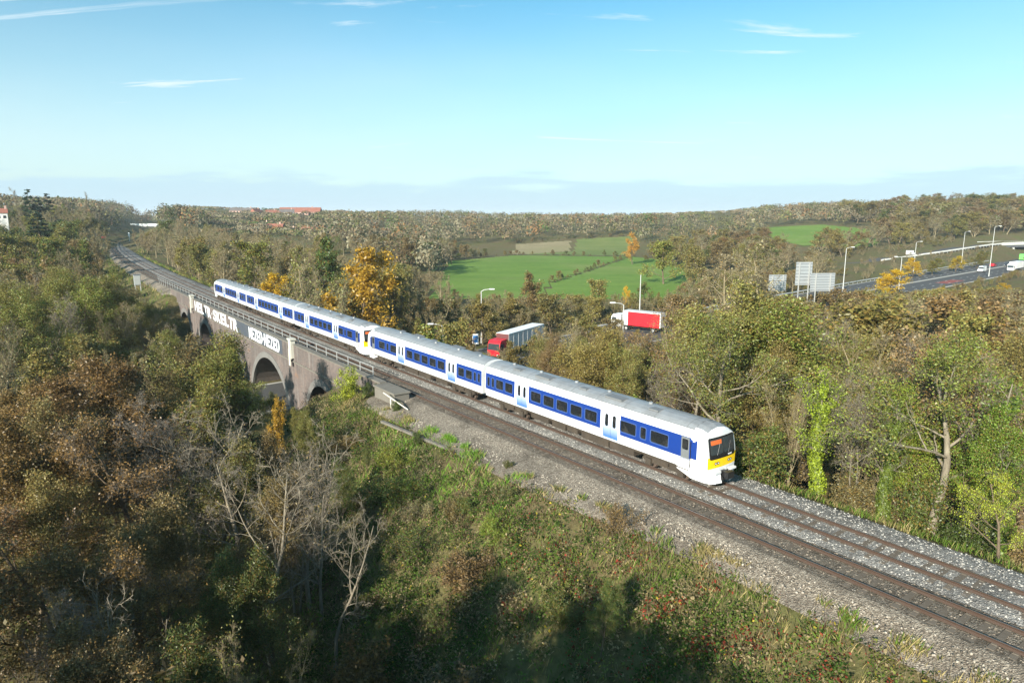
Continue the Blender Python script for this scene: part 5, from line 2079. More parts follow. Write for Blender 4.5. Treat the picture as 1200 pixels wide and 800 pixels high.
# ---- low shrubs and saplings spread over the near slope
_r = random.Random(99)
for i in range(64):
    ss, dd = _r.uniform(-36, 33), 9.2 + 20 * _r.random() ** 1.1
    x, y = (float(v) for v in tp(ss, dd))
    px, py = project(x, y, -3)
    if y < 16 or not (400 < px < 1210) or py > 820:
        continue
    hh = _r.uniform(0.7, 1.5) if dd < 13 else _r.uniform(0.9, 2.2)
    cc = _r.choice([C_GREEN, C_GREEN, C_OLIVE, C_IVY, C_BROWN, C_TANG])
    lab = '%s shrub among the brambles on the near slope' % {C_GREEN: 'dark green', C_OLIVE: 'olive', C_IVY: 'fresh green', C_BROWN: 'brown', C_TANG: 'dry tan'}[cc]
    plant('shrub', x, y, h1(x, y) + hh, cc, 'shrub', lab, 'shrub', 'shrubs among the brambles on the near slope', wide=_r.uniform(1.0, 1.7))

# ---- the woods
BELT_SKY = np.array([(150, 258), (250, 262), (330, 285), (400, 310), (450, 330), (500, 345), (545, 400), (600, 412), (640, 395), (700, 385), (735, 398), (790, 400), (820, 360), (870, 365), (930, 345), (990, 352), (1040, 365), (1100, 382), (1200, 388), (1400, 380)], float)
MID_SKY = np.array([(0, 240), (150, 262), (186, 262), (196, 250), (250, 262), (330, 275), (430, 300), (520, 318), (535, 345), (800, 342), (815, 318), (880, 290), (905, 300), (930, 345), (985, 345), (1000, 338), (1030, 341), (1100, 338), (1200, 335), (1400, 335)], float)
LEFT_SKY = np.array([(-400, 250), (0, 256), (60, 262), (95, 274), (120, 303), (150, 335), (200, 378), (250, 398), (300, 430), (345, 470), (400, 500), (430, 540), (520, 700)], float)
LEFT_FAR = np.array([(-400, 238), (0, 240), (110, 238), (120, 258), (140, 268), (160, 270)], float)
FRONT_SKY = np.array([(-300, 400), (0, 440), (140, 440), (200, 430), (260, 440), (300, 470), (350, 520), (390, 600), (420, 760), (1300, 900)], float)


def cap(arr, px):
    return float(np.interp(px, arr[:, 0], arr[:, 1]))


SIGHTS = []                                      # x, y, radius kept free of scattered trees


def free(x, y, gap):
    s, d = (float(v[0]) for v in to_sd(np.array([x]), np.array([y])))
    if -6.0 < d < 10.0 and s < 1400:
        return False
    D, I = dist_to(ROADL, np.array([x]), np.array([y]))
    if D[0] < ROADL[I[0], 2] + 3.5:
        return False
    if dist_to(RAMP, np.array([x]), np.array([y]))[0][0] < 8.5:
        return False
    for P in FIELDS:
        if inside(P, np.array([x]), np.array([y]))[0]:
            return False
    for sx, sy, r in SIGHTS:
        if (x - sx) ** 2 + (y - sy) ** 2 < r * r:
            return False
    for tx, ty, r in TREES:
        if (x - tx) ** 2 + (y - ty) ** 2 < (gap * 0.62) ** 2:
            return False
    return True


# keep the views to the lorries, signs, lamps and houses open: corridor points from the camera
def corridor(px, Y0, Y1, r):
    for Y in np.arange(Y0, Y1, r * 1.2):
        SIGHTS.append((*ray_at(px, 400, Y)[:2], r))


corridor(600, 106, 122, 3.0)
corridor(169, 330, 720, 10.0)
corridor(957, 120, 152, 4.0)

WOODS = [
    # name, s range, d range (far side negative), spacing, height range, skyline, kinds (kind, colour, weight, tree name), phrase
    ('belt', (-60, 42), (-42, -9), 5.6, (8, 14), BELT_SKY, [('oak', C_OLIVEB, 3, 'oak_tree'), ('willow', C_TANG, 1, 'thicket_tree'), ('oak', C_OLIVE, 3, 'oak_tree'), ('bare', C_OLIVEB, 1, 'bare_tree'), ('rust', C_BROWN, 2, 'autumn_tree'), ('limb', C_OLIVE, 2, 'spreading_tree')], 'in the belt behind the leading carriages'),
    ('mid', (-60, 42), (-62, -42), 8.5, (8, 13), MID_SKY, [('m_oak', C_OLIVEB, 3, 'broadleaf_tree'), ('m_willow', C_TAN, 3, 'thicket_tree'), ('m_bare', C_TANG, 3, 'bare_tree'), ('m_rust', C_BROWN, 2, 'autumn_tree')], 'in the copse before the trunk road'),
    ('viaduct_far', (42, 135), (-70, -8), 7.5, (9, 17), BELT_SKY, [('m_oak', C_OLIVE, 3, 'broadleaf_tree'), ('m_bare', C_TANG, 4, 'bare_tree'), ('m_willow', C_TANG, 3, 'thicket_tree'), ('m_rust', C_BROWN, 1, 'autumn_tree')], 'in the wood beyond the viaduct'),
    ('far_bank', (135, 420), (-95, -9), 9.5, (9, 15), MID_SKY, [('m_willow', C_TAN, 6, 'willow_tree'), ('m_bare', C_TAN, 5, 'bare_tree'), ('m_oak', C_GREEN, 1, 'broadleaf_tree'), ('m_oak', C_OLIVEB, 1, 'broadleaf_tree')], 'in the pale wood right of the railway curve'),
    ('left_front', (-5, 48), (20, 72), 4.9, (7, 13), FRONT_SKY, [('oak', C_OLIVE, 2, 'oak_tree'), ('rust', C_RUST, 3, 'autumn_tree'), ('bare', C_RUST, 2, 'bare_tree'), ('oak', C_BROWN, 2, 'oak_tree')], 'in the foreground wood at the left'),
    ('left', (48, 132), (10, 95), 6.0, (8, 15), LEFT_SKY, [('oak', C_OLIVE, 4, 'oak_tree'), ('willow', C_TANG, 3, 'thicket_tree'), ('bare', C_OLIVEB, 2, 'bare_tree'), ('oak', C_OLIVEB, 2, 'oak_tree'), ('rust', C_BROWN, 1, 'autumn_tree')], 'in the wood left of the viaduct'),
    ('left_hill', (235, 500), (10, 150), 10.5, (10, 15), LEFT_FAR, [('m_oak', C_OLIVE, 3, 'broadleaf_tree'), ('m_bare', C_TANG, 4, 'leafless_tree'), ('m_willow', C_TANG, 4, 'thicket_tree'), ('m_oak', C_GREEN, 2, 'broadleaf_tree')], 'on the hill left of the far curve'),
    ('left_bank', (132, 235), (9, 120), 9.0, (9, 15), LEFT_SKY, [('m_oak', C_OLIVE, 4, 'broadleaf_tree'), ('m_bare', C_TANG, 4, 'bare_tree'), ('m_willow', C_TANG, 4, 'thicket_tree'), ('m_rust', C_BROWN, 2, 'autumn_tree'), ('m_oak', C_GREEN, 2, 'broadleaf_tree')], 'in the wood left of the railway curve'),
]
KIND_WORD = {'coppice_tree': '%s many-stemmed coppice', 'leafless_tree': '%s leafless tree', 'willow_tree': '%s many-stemmed willow', 'green_broadleaf_tree': '%s ash', 'brown_broadleaf_tree': '%s beech', 'broadleaf_tree': '%s broadleaf tree', 'oak_tree': 'leafy %s oak', 'thicket_tree': '%s many-stemmed twiggy tree', 'bare_tree': '%s bare tree', 'autumn_tree': '%s autumn tree', 'spreading_tree': '%s tree with pale limbs', 'conifer_tree': '%s conifer'}
COL_WORD = {C_OLIVE: 'olive', C_OLIVEB: 'olive-brown', C_BROWN: 'brown', C_RUST: 'rust', C_TAN: 'tan', C_TANG: 'grey-tan', C_GREEN: 'green', C_DARK: 'dark green', C_ORANGE: 'orange', C_GOLD: 'golden'}


def scatter_wood(name, sr, dr, gap, hr, sky, kinds, phrase):
    rng = random.Random(name)
    tot = sum(k[2] for k in kinds)
    n = 0
    for s in np.arange(sr[0], sr[1], gap):
        for d in np.arange(dr[0], dr[1], gap):
            ss = s + rng.uniform(-.45, .45) * gap; dd = d + rng.uniform(-.45, .45) * gap
            x, y = (float(v) for v in tp(ss, dd))
            if y < 14:
                continue
            px, _ = project(x, y, 0.0)
            if px < -140 or px > 1330 or not free(x, y, gap):
                continue
            z = h1(x, y)
            zt = z + rng.uniform(*hr)
            pyc = cap(sky, px) + rng.uniform(0, 12)
            zc = ray_at(px, pyc, y)[2]
            zt = min(zt, zc)
            if zt - z < 1.8:
                continue
            r = rng.uniform(0, tot)
            for kind, col, w, nm in kinds:
                r -= w
                if r <= 0:
                    break
            low = zt - z < 4.5
            if low:
                kind, nm = 'shrub', 'shrub'
            lab = ((KIND_WORD[nm] % COL_WORD[col]) if not low else '%s shrub' % COL_WORD[col]) + ' ' + phrase
            plant(kind, x, y, zt, col, nm, lab, 'shrub' if low else 'tree', ('shrubs ' if low else 'trees ') + phrase, wide=rng.uniform(0.95, 1.3))
            n += 1
    print('wood', name, n)


for w in WOODS:
    scatter_wood(*w)


# ---- woods told apart tree by tree farther off: the right-hand hill, the field edges, the town hill
def scatter_xy(poly, gap, hr, kinds, phrase, pycap=None, seed=1, limit=300, wide=(1.0, 1.4)):
    rng = random.Random(seed)
    P = np.array(poly)
    tot = sum(k[2] for k in kinds)
    n = 0
    for gx in np.arange(P[:, 0].min(), P[:, 0].max(), gap):
        for gy in np.arange(P[:, 1].min(), P[:, 1].max(), gap):
            x = gx + rng.uniform(-.45, .45) * gap; y = gy + rng.uniform(-.45, .45) * gap
            if n >= limit or not inside(poly, np.array([x]), np.array([y]))[0] or not free(x, y, gap):
                continue
            px, _ = project(x, y, 0.0)
            if px < -60 or px > 1260:
                continue
            z = h1(x, y); zt = z + rng.uniform(*hr)
            if pycap is not None:
                zt = min(zt, ray_at(px, pycap(px) + rng.uniform(0, 5), y)[2])
            if zt - z < 1.5 or (px > 540 and project(x, y, zt)[1] > cap(BELT_SKY, px) + 14):
                continue
            r = rng.uniform(0, tot)
            for kind, col, w, nm in kinds:
                r -= w
                if r <= 0:
                    break
            lab = (KIND_WORD[nm] % COL_WORD[col]) + ' ' + phrase
            plant(kind, x, y, zt, col, nm, lab, 'tree', 'trees ' + phrase, wide=rng.uniform(*wide))
            n += 1
    print('wood', phrase, n)


MIXED = [m_ for m_ in [('m_oak', C_OLIVEB, 4, 'broadleaf_tree'), ('m_bare', C_TANG, 4, 'leafless_tree'), ('m_rust', C_RUST, 2, 'autumn_tree'), ('m_oak', C_GREEN, 2, 'green_broadleaf_tree'), ('m_willow', C_TAN, 2, 'thicket_tree'), ('m_oak', C_BROWN, 3, 'brown_broadleaf_tree')]]  # green and brown entries are plain broadleaf trees, their species unknown
scatter_xy([(150, 330), (245, 408), (330, 440), (460, 470), (520, 640), (380, 650), (270, 590), (262, 500), (246, 452), (206, 412), (175, 405)], 11.0, (10, 15), MIXED, 'on the hill above the slip road', None, 3, wide=(1.5, 2.1))
scatter_xy([(60, 300), (110, 250), (150, 330), (186, 415), (160, 470), (120, 470), (75, 400)], 10.5, (9, 13), MIXED, 'between the pastures and the hill field', lambda px: np.interp(px, [700, 760, 830, 900, 925, 940, 1040], [300, 285, 268, 262, 282, 293, 293]), 4, wide=(1.4, 1.9))
scatter_xy([(-160, 330), (-25, 240), (-10, 330), (-20, 440), (-120, 460)], 10.5, (10, 15), MIXED, 'left of the bright pastures', lambda px: np.interp(px, [200, 300, 350, 400, 450, 520, 560], [262, 272, 274, 272, 274, 276, 290]), 5)
def scatter_road(i0, i1, off, gap, hr, kinds, phrase, pycap, seed):
    rng = random.Random(seed)
    tot = sum(k[2] for k in kinds)
    for o in off:
        i = i0
        while i < i1:
            P = ROADL[int(i)]; t = ROADL[int(i) + 1, :2] - P[:2]; t = t / np.linalg.norm(t)
            q = P[:2] + np.array([-t[1], t[0]]) * (math.copysign(P[2], o) + o + rng.uniform(-1, 1))
            i += gap * rng.uniform(0.75, 1.25) / 2.0
            x, y = float(q[0]), float(q[1])
            if not free(x, y, gap):
                continue
            px, _ = project(x, y, 0.0)
            z = h1(x, y)
            zt = min(z + rng.uniform(*hr), ray_at(px, pycap(px) + rng.uniform(0, 8), y)[2])
            if px > 1030:
                zt = max(zt, z + rng.uniform(1.6, 2.8))
            if zt - z < 1.2:
                continue
            r = rng.uniform(0, tot)
            for kind, col, w, nm in kinds:
                r -= w
                if r <= 0:
                    break
            plant(kind, x, y, zt, col, nm, (KIND_WORD[nm] % COL_WORD[col]) + ' ' + phrase, 'tree', 'trees ' + phrase, wide=rng.uniform(1.1, 1.6))


scatter_road(66, 330, (-4.5, -10), 4.4, (6, 10), [('m_oak', C_OLIVEB, 3, 'broadleaf_tree'), ('m_willow', C_TAN, 4, 'coppice_tree'), ('m_bare', C_TANG, 2, 'bare_tree'), ('m_rust', C_BROWN, 2, 'autumn_tree')], 'hiding the near edge of the trunk road', lambda px: np.interp(px, [540, 555, 592, 610, 640, 660, 718, 728, 786, 800, 900, 980, 1020, 1040, 1110, 1200], [372, 398, 402, 394, 390, 366, 366, 387, 387, 345, 338, 343, 342, 343, 338, 335]), 8)
scatter_road(62, 190, (4.5, 9.5, 15), 4.6, (5, 9), [('m_oak', C_OLIVEB, 3, 'broadleaf_tree'), ('m_willow', C_TANG, 4, 'coppice_tree'), ('m_bare', C_TANG, 2, 'bare_tree'), ('m_rust', C_BROWN, 1, 'autumn_tree')], 'along the far edge of the trunk road', lambda px: np.interp(px, [480, 520, 540, 780, 800, 900, 1000], [325, 330, 344, 342, 325, 305, 330]), 12)
scatter_xy([(20, 84), (30, 122), (60, 152), (120, 206), (235, 305), (330, 330), (210, 150), (95, 62), (50, 80)], 5.8, (9, 14), [('m_oak', C_OLIVEB, 3, 'broadleaf_tree'), ('m_willow', C_TAN, 4, 'thicket_tree'), ('m_bare', C_TANG, 3, 'bare_tree'), ('m_rust', C_BROWN, 2, 'autumn_tree')], 'in the copse before the trunk road', lambda px: 388 if 722 < px < 792 else cap(MID_SKY, px), 6, 600, (1.3, 1.8))
scatter_xy([(-95, 175), (-28, 112), (28, 156), (118, 243), (95, 262), (40, 226), (-20, 236), (-60, 260), (-110, 240)], 8.0, (7, 12), [('m_oak', C_OLIVEB, 3, 'broadleaf_tree'), ('m_willow', C_TANG, 4, 'thicket_tree'), ('m_bare', C_TANG, 3, 'bare_tree'), ('m_rust', C_BROWN, 1, 'autumn_tree')], 'between the trunk road and the pastures', lambda px: np.interp(px, [200, 420, 520, 540, 780, 800, 900], [270, 290, 318, 343, 340, 322, 300]), 7)
scatter_xy([(125, 252), (158, 312), (215, 346), (262, 384), (272, 366), (205, 306), (145, 252)], 6.5, (2.0, 4.0), [('m_willow', C_TAN, 4, 'thicket_tree'), ('m_bare', C_TAN, 2, 'bare_tree')], 'in the dry scrub below the slip road', None, 9, 200, (1.2, 2.0))
_hr = random.Random(4)
for (a, b, n_) in (((740, 303), (648, 332), 16), ((606, 301), (735, 302.5), 14), ((742, 290), (676, 290.5), 8), ((527, 307), (606, 300.5), 10), ((745, 304), (830, 328), 9), ((604, 292.5), (670, 290.5), 8)):
    for k in range(n_):
        f = (k + _hr.uniform(-.4, .4)) / (n_ - 1)
        x, y = px_ground(a[0] + (b[0] - a[0]) * f, a[1] + (b[1] - a[1]) * f)
        plant('m_oak', x, y, h1(x, y) + _hr.uniform(1.2, 3.6), _hr.choice([C_OLIVEB, C_BROWN, C_GREEN]), 'hedge_bush', 'low bush in the hedges round the pastures', 'bush', 'bushes in the hedges round the pastures', wide=_hr.uniform(1.2, 2.0))
scatter_xy([(128, 262), (150, 326), (178, 340), (215, 362), (250, 390), (275, 425), (240, 425), (212, 385), (184, 366), (160, 362), (120, 300)], 5.5, (1.6, 3.4), [('m_willow', C_TAN, 4, 'thicket_tree'), ('m_bare', C_TAN, 2, 'bare_tree'), ('m_oak', C_OLIVEB, 2, 'broadleaf_tree')], 'in the dry scrub beyond the slip road', None, 10, 200, (1.6, 2.6))


# ---- each near tree of a wood gets its own place in the label
def number_labels():
    first = ['', 'second', 'third', 'fourth', 'fifth', 'sixth', 'seventh', 'eighth', 'ninth', 'tenth', 'eleventh', 'twelfth']

    def words(i):
        n = i + 1
        return first[i] if i < 12 else '%d%s' % (n, 'th' if 10 < n % 100 < 14 else {1: 'st', 2: 'nd', 3: 'rd'}.get(n % 10, 'th'))
    sets = {}
    for o in sc.objects:
        if o.parent is None and 'label' in o and o.get('group', '').startswith(('trees', 'shrubs', 'bushes')):
            sets.setdefault(o['label'], []).append(o)
    for lab, L in sets.items():
        near = [o for o in L if True]
        if len(near) < 2:
            continue
        near.sort(key=lambda o: project(o.location.x, max(o.location.y, 1.0), 0)[0])
        for i, o in enumerate(near):
            w = 'leftmost' if i == 0 else ('rightmost' if i == len(near) - 1 else words(i) + ' from left')
            full = lab + ', ' + w
            assert len(full.split()) <= 16, full
            o['label'] = full


number_labels()

# ------------------------------------------------------------------ far woods that read as one mass


def build_far_wood():
    rng = np.random.default_rng(77)
    # candidate places: even in direction, thinning with distance
    N = 6600
    px = rng.uniform(-90, 1290, N)
    Y = 1 / rng.uniform(1 / 3800, 1 / 255, N)
    px = np.concatenate([px, rng.uniform(60, 260, 700), rng.uniform(250, 1000, 700)])
    Y = np.concatenate([Y, rng.uniform(430, 950, 700), rng.uniform(480, 1000, 700)])
    x = (px - 600) / FPX * (Y * math.cos(PITCH) + 20 * math.sin(PITCH))
    y = Y
    s, d = to_sd(x, y)
    ok = ~((d > -8) & (d < 12) & (s < 1400))
    ok &= ~((px > 148) & (px < 190) & (Y < 715)) & ~((s < 500) & (d > 9) & (d < 150)) & ~((s < 425) & (d < -5) & (d > -95))
    for P in FIELDS:
        ok &= ~inside(P, x, y)
    # the valley floor between the pastures and the woods stays open
    ok &= ~((y < 470) & (px > 520) & (px < 1210) & (x < 300))
    D, I = dist_to(ROADL, x, y)
    ok &= D > ROADL[I, 2] + 6
    ok &= dist_to(RAMP, x, y)[0] > 11
    # gaps: meadows and clearings far off
    ok &= ~((fbm(x / 170, y / 170, 5, 3) < 0.27) & (Y > 500))
    x, y, px = x[ok], y[ok], px[ok]
    z = hgt(x, y)
    n = len(x)
    H = rng.uniform(9, 16, n)
    con = (rng.random(n) < 0.10) | ((fbm(x / 120, y / 120, 8, 2) > 0.50) & (rng.random(n) < 0.35))
    W = np.where(con, rng.uniform(2.0, 3.4, n), rng.uniform(4.0, 6.5, n))
    # keep clear the view of the town roofs
    _, pt = project(x, y, z + H)
    lim = np.interp(px, [0, 200, 250, 330, 420, 520, 600, 830, 900, 1000, 1100, 1200], [228, 238, 244, 246, 247, 246, 249, 250, 240, 235, 234, 236])
    town = (px > 242) & (px < 372)
    lim = np.where(town & (y < 735), np.maximum(lim, np.where(y < 545, 268, 251.5)), lim)
    lim = np.where((np.abs(px - 450) < 9) & (y < 525), 275, lim)
    zt = CAM_Z + y * (HORIZON - lim + rng.uniform(-3, 1, n)) / FPX
    H = np.minimum(H, np.maximum(zt - z, 3.0))
    pal = np.array([(0.20, 0.17, 0.105), (0.16, 0.15, 0.065), (0.20, 0.145, 0.085), (0.25, 0.205, 0.13), (0.14, 0.145, 0.06), (0.24, 0.215, 0.14), (0.17, 0.14, 0.09)])
    base = pal[rng.integers(0, len(pal), n)]
    spec = rng.random(n)
    base = np.where((spec < 0.06)[:, None], np.array([0.24, 0.135, 0.06]), base)
    base = np.where((spec > 0.95)[:, None], np.array([0.075, 0.115, 0.032]), base)
    base = np.where(con[:, None], np.array([0.030, 0.052, 0.024]), base)
    K = 70
    u = rng.standard_normal((n, K, 3))
    u = unit(u)
    u[:, :, 2] = np.abs(u[:, :, 2]) * 1.0 - 0.25 * (rng.random((n, K)) < 0.4)
    # lumps: each crown has a few bulges
    lump = unit(rng.standard_normal((n, 6, 3)))
    lump[:, :, 2] = np.abs(lump[:, :, 2])
    dot = np.einsum('nkc,nlc->nkl', u, lump).max(2)
    rad = 0.62 + 0.42 * np.clip(dot, 0, 1) ** 3
    rad *= rng.uniform(0.86, 1.08, (n, K))
    cx = np.stack([u[:, :, 0] * rad * W[:, None], u[:, :, 1] * rad * W[:, None], u[:, :, 2] * rad * (H * 0.58)[:, None]], -1)
    cone = con[:, None] * 1.0
    hh = rng.random((n, K)) ** 1.3
    cc = np.stack([u[:, :, 0] * (1 - hh) * W[:, None], u[:, :, 1] * (1 - hh) * W[:, None], (hh - 0.42) * H[:, None]], -1)
    cx = cx * (1 - cone[:, :, None]) + cc * cone[:, :, None]
    C = cx + np.stack([x, y, z + H * 0.42], -1)[:, None, :]
    C = C.reshape(-1, 3)
    out = unit(cx).reshape(-1, 3)
    size = np.repeat(np.clip(W / 5 * rng.uniform(0.52, 0.76, n), 0.3, 1.0), K) * rng.uniform(0.6, 1.2, n * K)
    V, Q = leaf_quads(C, size, rng, 0.25, 0.75, out * 1.1)
    col = np.repeat(base * rng.uniform(0.8, 1.2, (n, 1)), K, axis=0) * rng.uniform(0.85, 1.15, (n * K, 1))
    me = quad_mesh('distant_woodland', V, Q, [col_leaf_material('distant_foliage', 0.2)], cols=col)
    o = link(bpy.data.objects.new('distant_woodland', me))
    tag(o, 'far-off brown, tan and green woods covering the hills to the horizon', 'woodland', kind='stuff')
    print('far trees', n)


build_far_wood()

# ------------------------------------------------------------------ undergrowth on the embankment


def build_undergrowth():
    rng = np.random.default_rng(31)
    mat = col_leaf_material('undergrowth_leaves', 0.3)
    # brambles and weeds: mounds of leaves with dark gaps between them
    NM = 4300
    ms = rng.uniform(-46, 40, NM)
    md = edge_d(ms) + 0.5 + 27 * rng.random(NM) ** 1.25
    mx, my = tp(ms, md)
    px, py = project(mx, np.maximum(my, 1), -4)
    ok = (my > 10) & (px > 340) & (px < 1290) & (py < 1000)
    ms, md, mx, my = ms[ok], md[ok], mx[ok], my[ok]
    NM = len(ms)
    big = fbm(mx / 5, my / 5, 41, 3)
    inner = sstep(0.3, 4.0, md - edge_d(ms))
    mr = rng.uniform(0.35, 0.9, NM) * (0.6 + 0.9 * big) * (0.55 + 0.45 * inner)
    mh = mr * rng.uniform(0.6, 1.35, NM) * (0.5 + 0.6 * inner)
    cnt = np.maximum((mr ** 2 * 255).astype(int), 18)
    idx = np.repeat(np.arange(NM), cnt)
    n = len(idx)
    u = unit(rng.standard_normal((n, 3)))
    u[:, 2] = np.abs(u[:, 2])
    rr = (0.72 + 0.36 * rng.random(n))[:, None]
    off = u * rr * np.column_stack([mr[idx], mr[idx], mh[idx]])
    x = mx[idx] + off[:, 0]; y = my[idx] + off[:, 1]
    z = hgt(x, y)
    s, d = to_sd(x, y)
    C = np.column_stack([x, y, z + off[:, 2]])
    g1, g2, g3 = np.array([0.045, 0.085, 0.018]), np.array([0.100, 0.155, 0.030]), np.array([0.145, 0.160, 0.042])
    tan, brown, red, yel = np.array([0.30, 0.24, 0.13]), np.array([0.14, 0.10, 0.055]), np.array([0.24, 0.05, 0.03]), np.array([0.36, 0.29, 0.04])
    kind = rng.random(NM)
    dry = sstep(0.42, 0.60, fbm(mx / 4.5, my / 4.5, 61, 3))
    mcol = np.where((kind < 0.34)[:, None], g1, np.where((kind < 0.68)[:, None], g2, g3))
    mcol = np.where((kind > 0.95 - 0.25 * dry)[:, None], tan, mcol)
    mcol = np.where(((kind > 0.80 - 0.2 * dry) & (kind < 0.86 - 0.1 * dry))[:, None], brown, mcol)
    mcol = mcol * rng.uniform(0.75, 1.25, (NM, 1))
    col = mcol[idx]
    r = rng.random(n)
    col = np.where((r < 0.10)[:, None], tan, col)
    col = np.where(((r > 0.5) & (r < 0.56))[:, None], brown, col)
    redz = np.exp(-((s + 5) ** 2 / 70 + (d - 10.0) ** 2 / 14)) * (fbm(x / 1.4, y / 1.4, 67, 2) > 0.36)
    col = np.where((r > 1 - 0.42 * redz)[:, None], red * rng.uniform(0.5, 1.4, (n, 1)), col)
    col = np.where((r > 0.982)[:, None], yel, col)
    col = col * rng.uniform(0.7, 1.3, (n, 1))
    size = rng.uniform(0.04, 0.085, n)
    V, Q = leaf_quads(C, size, rng, 0.3, 0.62, u * 1.1)
    # dead stems and arching canes
    NS = 4200
    i = rng.integers(0, NM, NS)
    P = np.column_stack([mx[i], my[i], hgt(mx[i], my[i]) - 0.05]) + rng.normal(0, 0.3, (NS, 3)) * np.array([1, 1, 0])
    D = np.column_stack([rng.normal(0, 0.55, (NS, 2)), np.ones(NS)])
    SL = grow_lines(P, D, rng.uniform(0.4, 1.5, NS), 4, 0.16, -0.10, rng)
    SV, SQ = tubes(SL, np.full((NS, 4), 0.007) * np.array([1.3, 1, .8, .5])[None], 3)
    scol = np.where(rng.random((NS, 1)) < 0.6, np.array([0.34, 0.28, 0.18]), np.array([0.17, 0.10, 0.07]))
    Q = np.concatenate([Q, SQ + len(V)]); V = np.concatenate([V, SV])
    col = np.concatenate([col, np.repeat(scol, len(SQ) // NS, axis=0)])
    print('bramble leaves', n)
    me = quad_mesh('bramble_cover', V, Q, [mat], cols=col)
    o = link(bpy.data.objects.new('bramble_cover', me))
    tag(o, 'tangle of green, tan and red brambles and weeds on the near embankment', 'undergrowth', kind='stuff')
    # grasses: near slope, its upper edge, and the verge beyond the far track
    A = []
    N = 88000
    s1 = rng.uniform(-48, 36, N); d1 = edge_d(s1) - 0.35 + 20 * rng.random(N) ** 2.3
    A.append((s1, d1, np.zeros(N)))
    N = 26000
    s2 = rng.uniform(-48, 40, N); d2 = -4.25 - 4.5 * rng.random(N) ** 1.2
    A.append((s2, d2, np.ones(N)))
    N = 9000
    s3 = rng.uniform(128, 330, N); d3 = np.where(rng.random(N) < 0.5, 6.6 + 5 * rng.random(N), -4.4 - 3.5 * rng.random(N))
    A.append((s3, d3, np.full(N, 2.0)))
    s = np.concatenate([a[0] for a in A]); d = np.concatenate([a[1] for a in A]); zone = np.concatenate([a[2] for a in A])
    x, y = tp(s, d)
    clump = fbm(x / 1.1, y / 1.1, 71, 3)
    ok = (rng.random(len(x)) < np.clip((clump - 0.30) * 3.2, 0.05, 1)) & (y > 10)
    ok &= ~((zone == 0) & (d < edge_d(s) + 0.3) & (clump < 0.47))
    x, y, s, d, zone, clump = (a[ok] for a in (x, y, s, d, zone, clump))
    n = len(x)
    z = hgt(x, y)
    hgt_b = rng.uniform(0.18, 0.55, n) * (0.6 + 0.8 * clump) * np.where(zone == 2, 2.0, 1.0)
    az = rng.uniform(0, 6.28, n)
    lean = rng.uniform(0.1, 0.7, n)
    t = np.column_stack([np.cos(az) * lean, np.sin(az) * lean, np.ones(n)]) * hgt_b[:, None]
    wv = np.column_stack([-np.sin(az), np.cos(az), np.zeros(n)]) * (rng.uniform(0.010, 0.022, n) * np.where(zone == 2, 3, 1))[:, None]
    B = np.column_stack([x, y, z - 0.03])
    V = np.stack([B - wv, B + wv, B + t * 0.6 + wv * 0.8, B + t * np.array([1.25, 1.25, 1.0])], 1).reshape(-1, 3)
    Q = np.arange(4 * n).reshape(-1, 4)
    green, straw, olive = np.array([0.115, 0.19, 0.030]), np.array([0.36, 0.29, 0.13]), np.array([0.20, 0.19, 0.065])
    k = fbm(x / 2.6, y / 2.6, 73, 3)
    fresh = np.exp(-((s - 17) ** 2 / 90 + (d - 10) ** 2 / 12))
    pick = rng.random(n)
    strawp = np.clip(0.25 + 2.4 * (k - 0.42) + 0.35 * np.exp(-((d - edge_d(s) - 0.6) / 1.6) ** 2) * (s < 8), 0.05, 0.9) * (1 - 0.8 * fresh)
    col = np.where((pick < strawp)[:, None], straw, np.where((pick < strawp + 0.3)[:, None], olive, green))
    col = np.where((fresh > 0.3)[:, None] & (pick > strawp)[:, None], np.array([0.15, 0.29, 0.035]), col)
    col = col * rng.uniform(0.7, 1.3, (n, 1))
    me = quad_mesh('grass', V, Q, [mat], cols=col)
    o = link(bpy.data.objects.new('grass', me))
    tag(o, 'tufts of green and straw-coloured grass beside the railway', 'grass', kind='stuff')
    # low growth and fallen leaves under the woods
    N = 70000
    s = np.concatenate([rng.uniform(-5, 75, N // 2), rng.uniform(-55, 60, N // 2)])
    d = np.concatenate([rng.uniform(17, 62, N // 2), rng.uniform(-30, -6, N // 2)])
    x, y = tp(s, d)
    px, py = project(x, np.maximum(y, 1), -7.0)
    Dr, I = dist_to(ROADL, x, y)
    ok = (y > 12) & (px > -60) & (px < 1260) & (Dr > ROADL[I, 2] + 0.8) & (py < 900)
    x, y = x[ok], y[ok]
    n = len(x)
    p = fbm(x / 2.5, y / 2.5, 81, 3)
    z = hgt(x, y) + 1.5 * np.clip(p - 0.3, 0, 1) * rng.random(n)
    r = rng.random(n)[:, None]
    col = np.where(r < 0.5, np.array([0.075, 0.10, 0.026]), np.where(r < 0.8, np.array([0.17, 0.115, 0.05]), np.array([0.13, 0.14, 0.045]))) * rng.uniform(0.6, 1.3, (n, 1))
    V, Q = leaf_quads(np.column_stack([x, y, z]), rng.uniform(0.08, 0.17, n), rng, 0.8, 0.6)
    me = quad_mesh('woodland_undergrowth', V, Q, [mat], cols=col)
    o = link(bpy.data.objects.new('woodland_undergrowth', me))
    tag(o, 'low green and brown growth and fallen leaves under the trees', 'undergrowth', kind='stuff')


build_undergrowth()

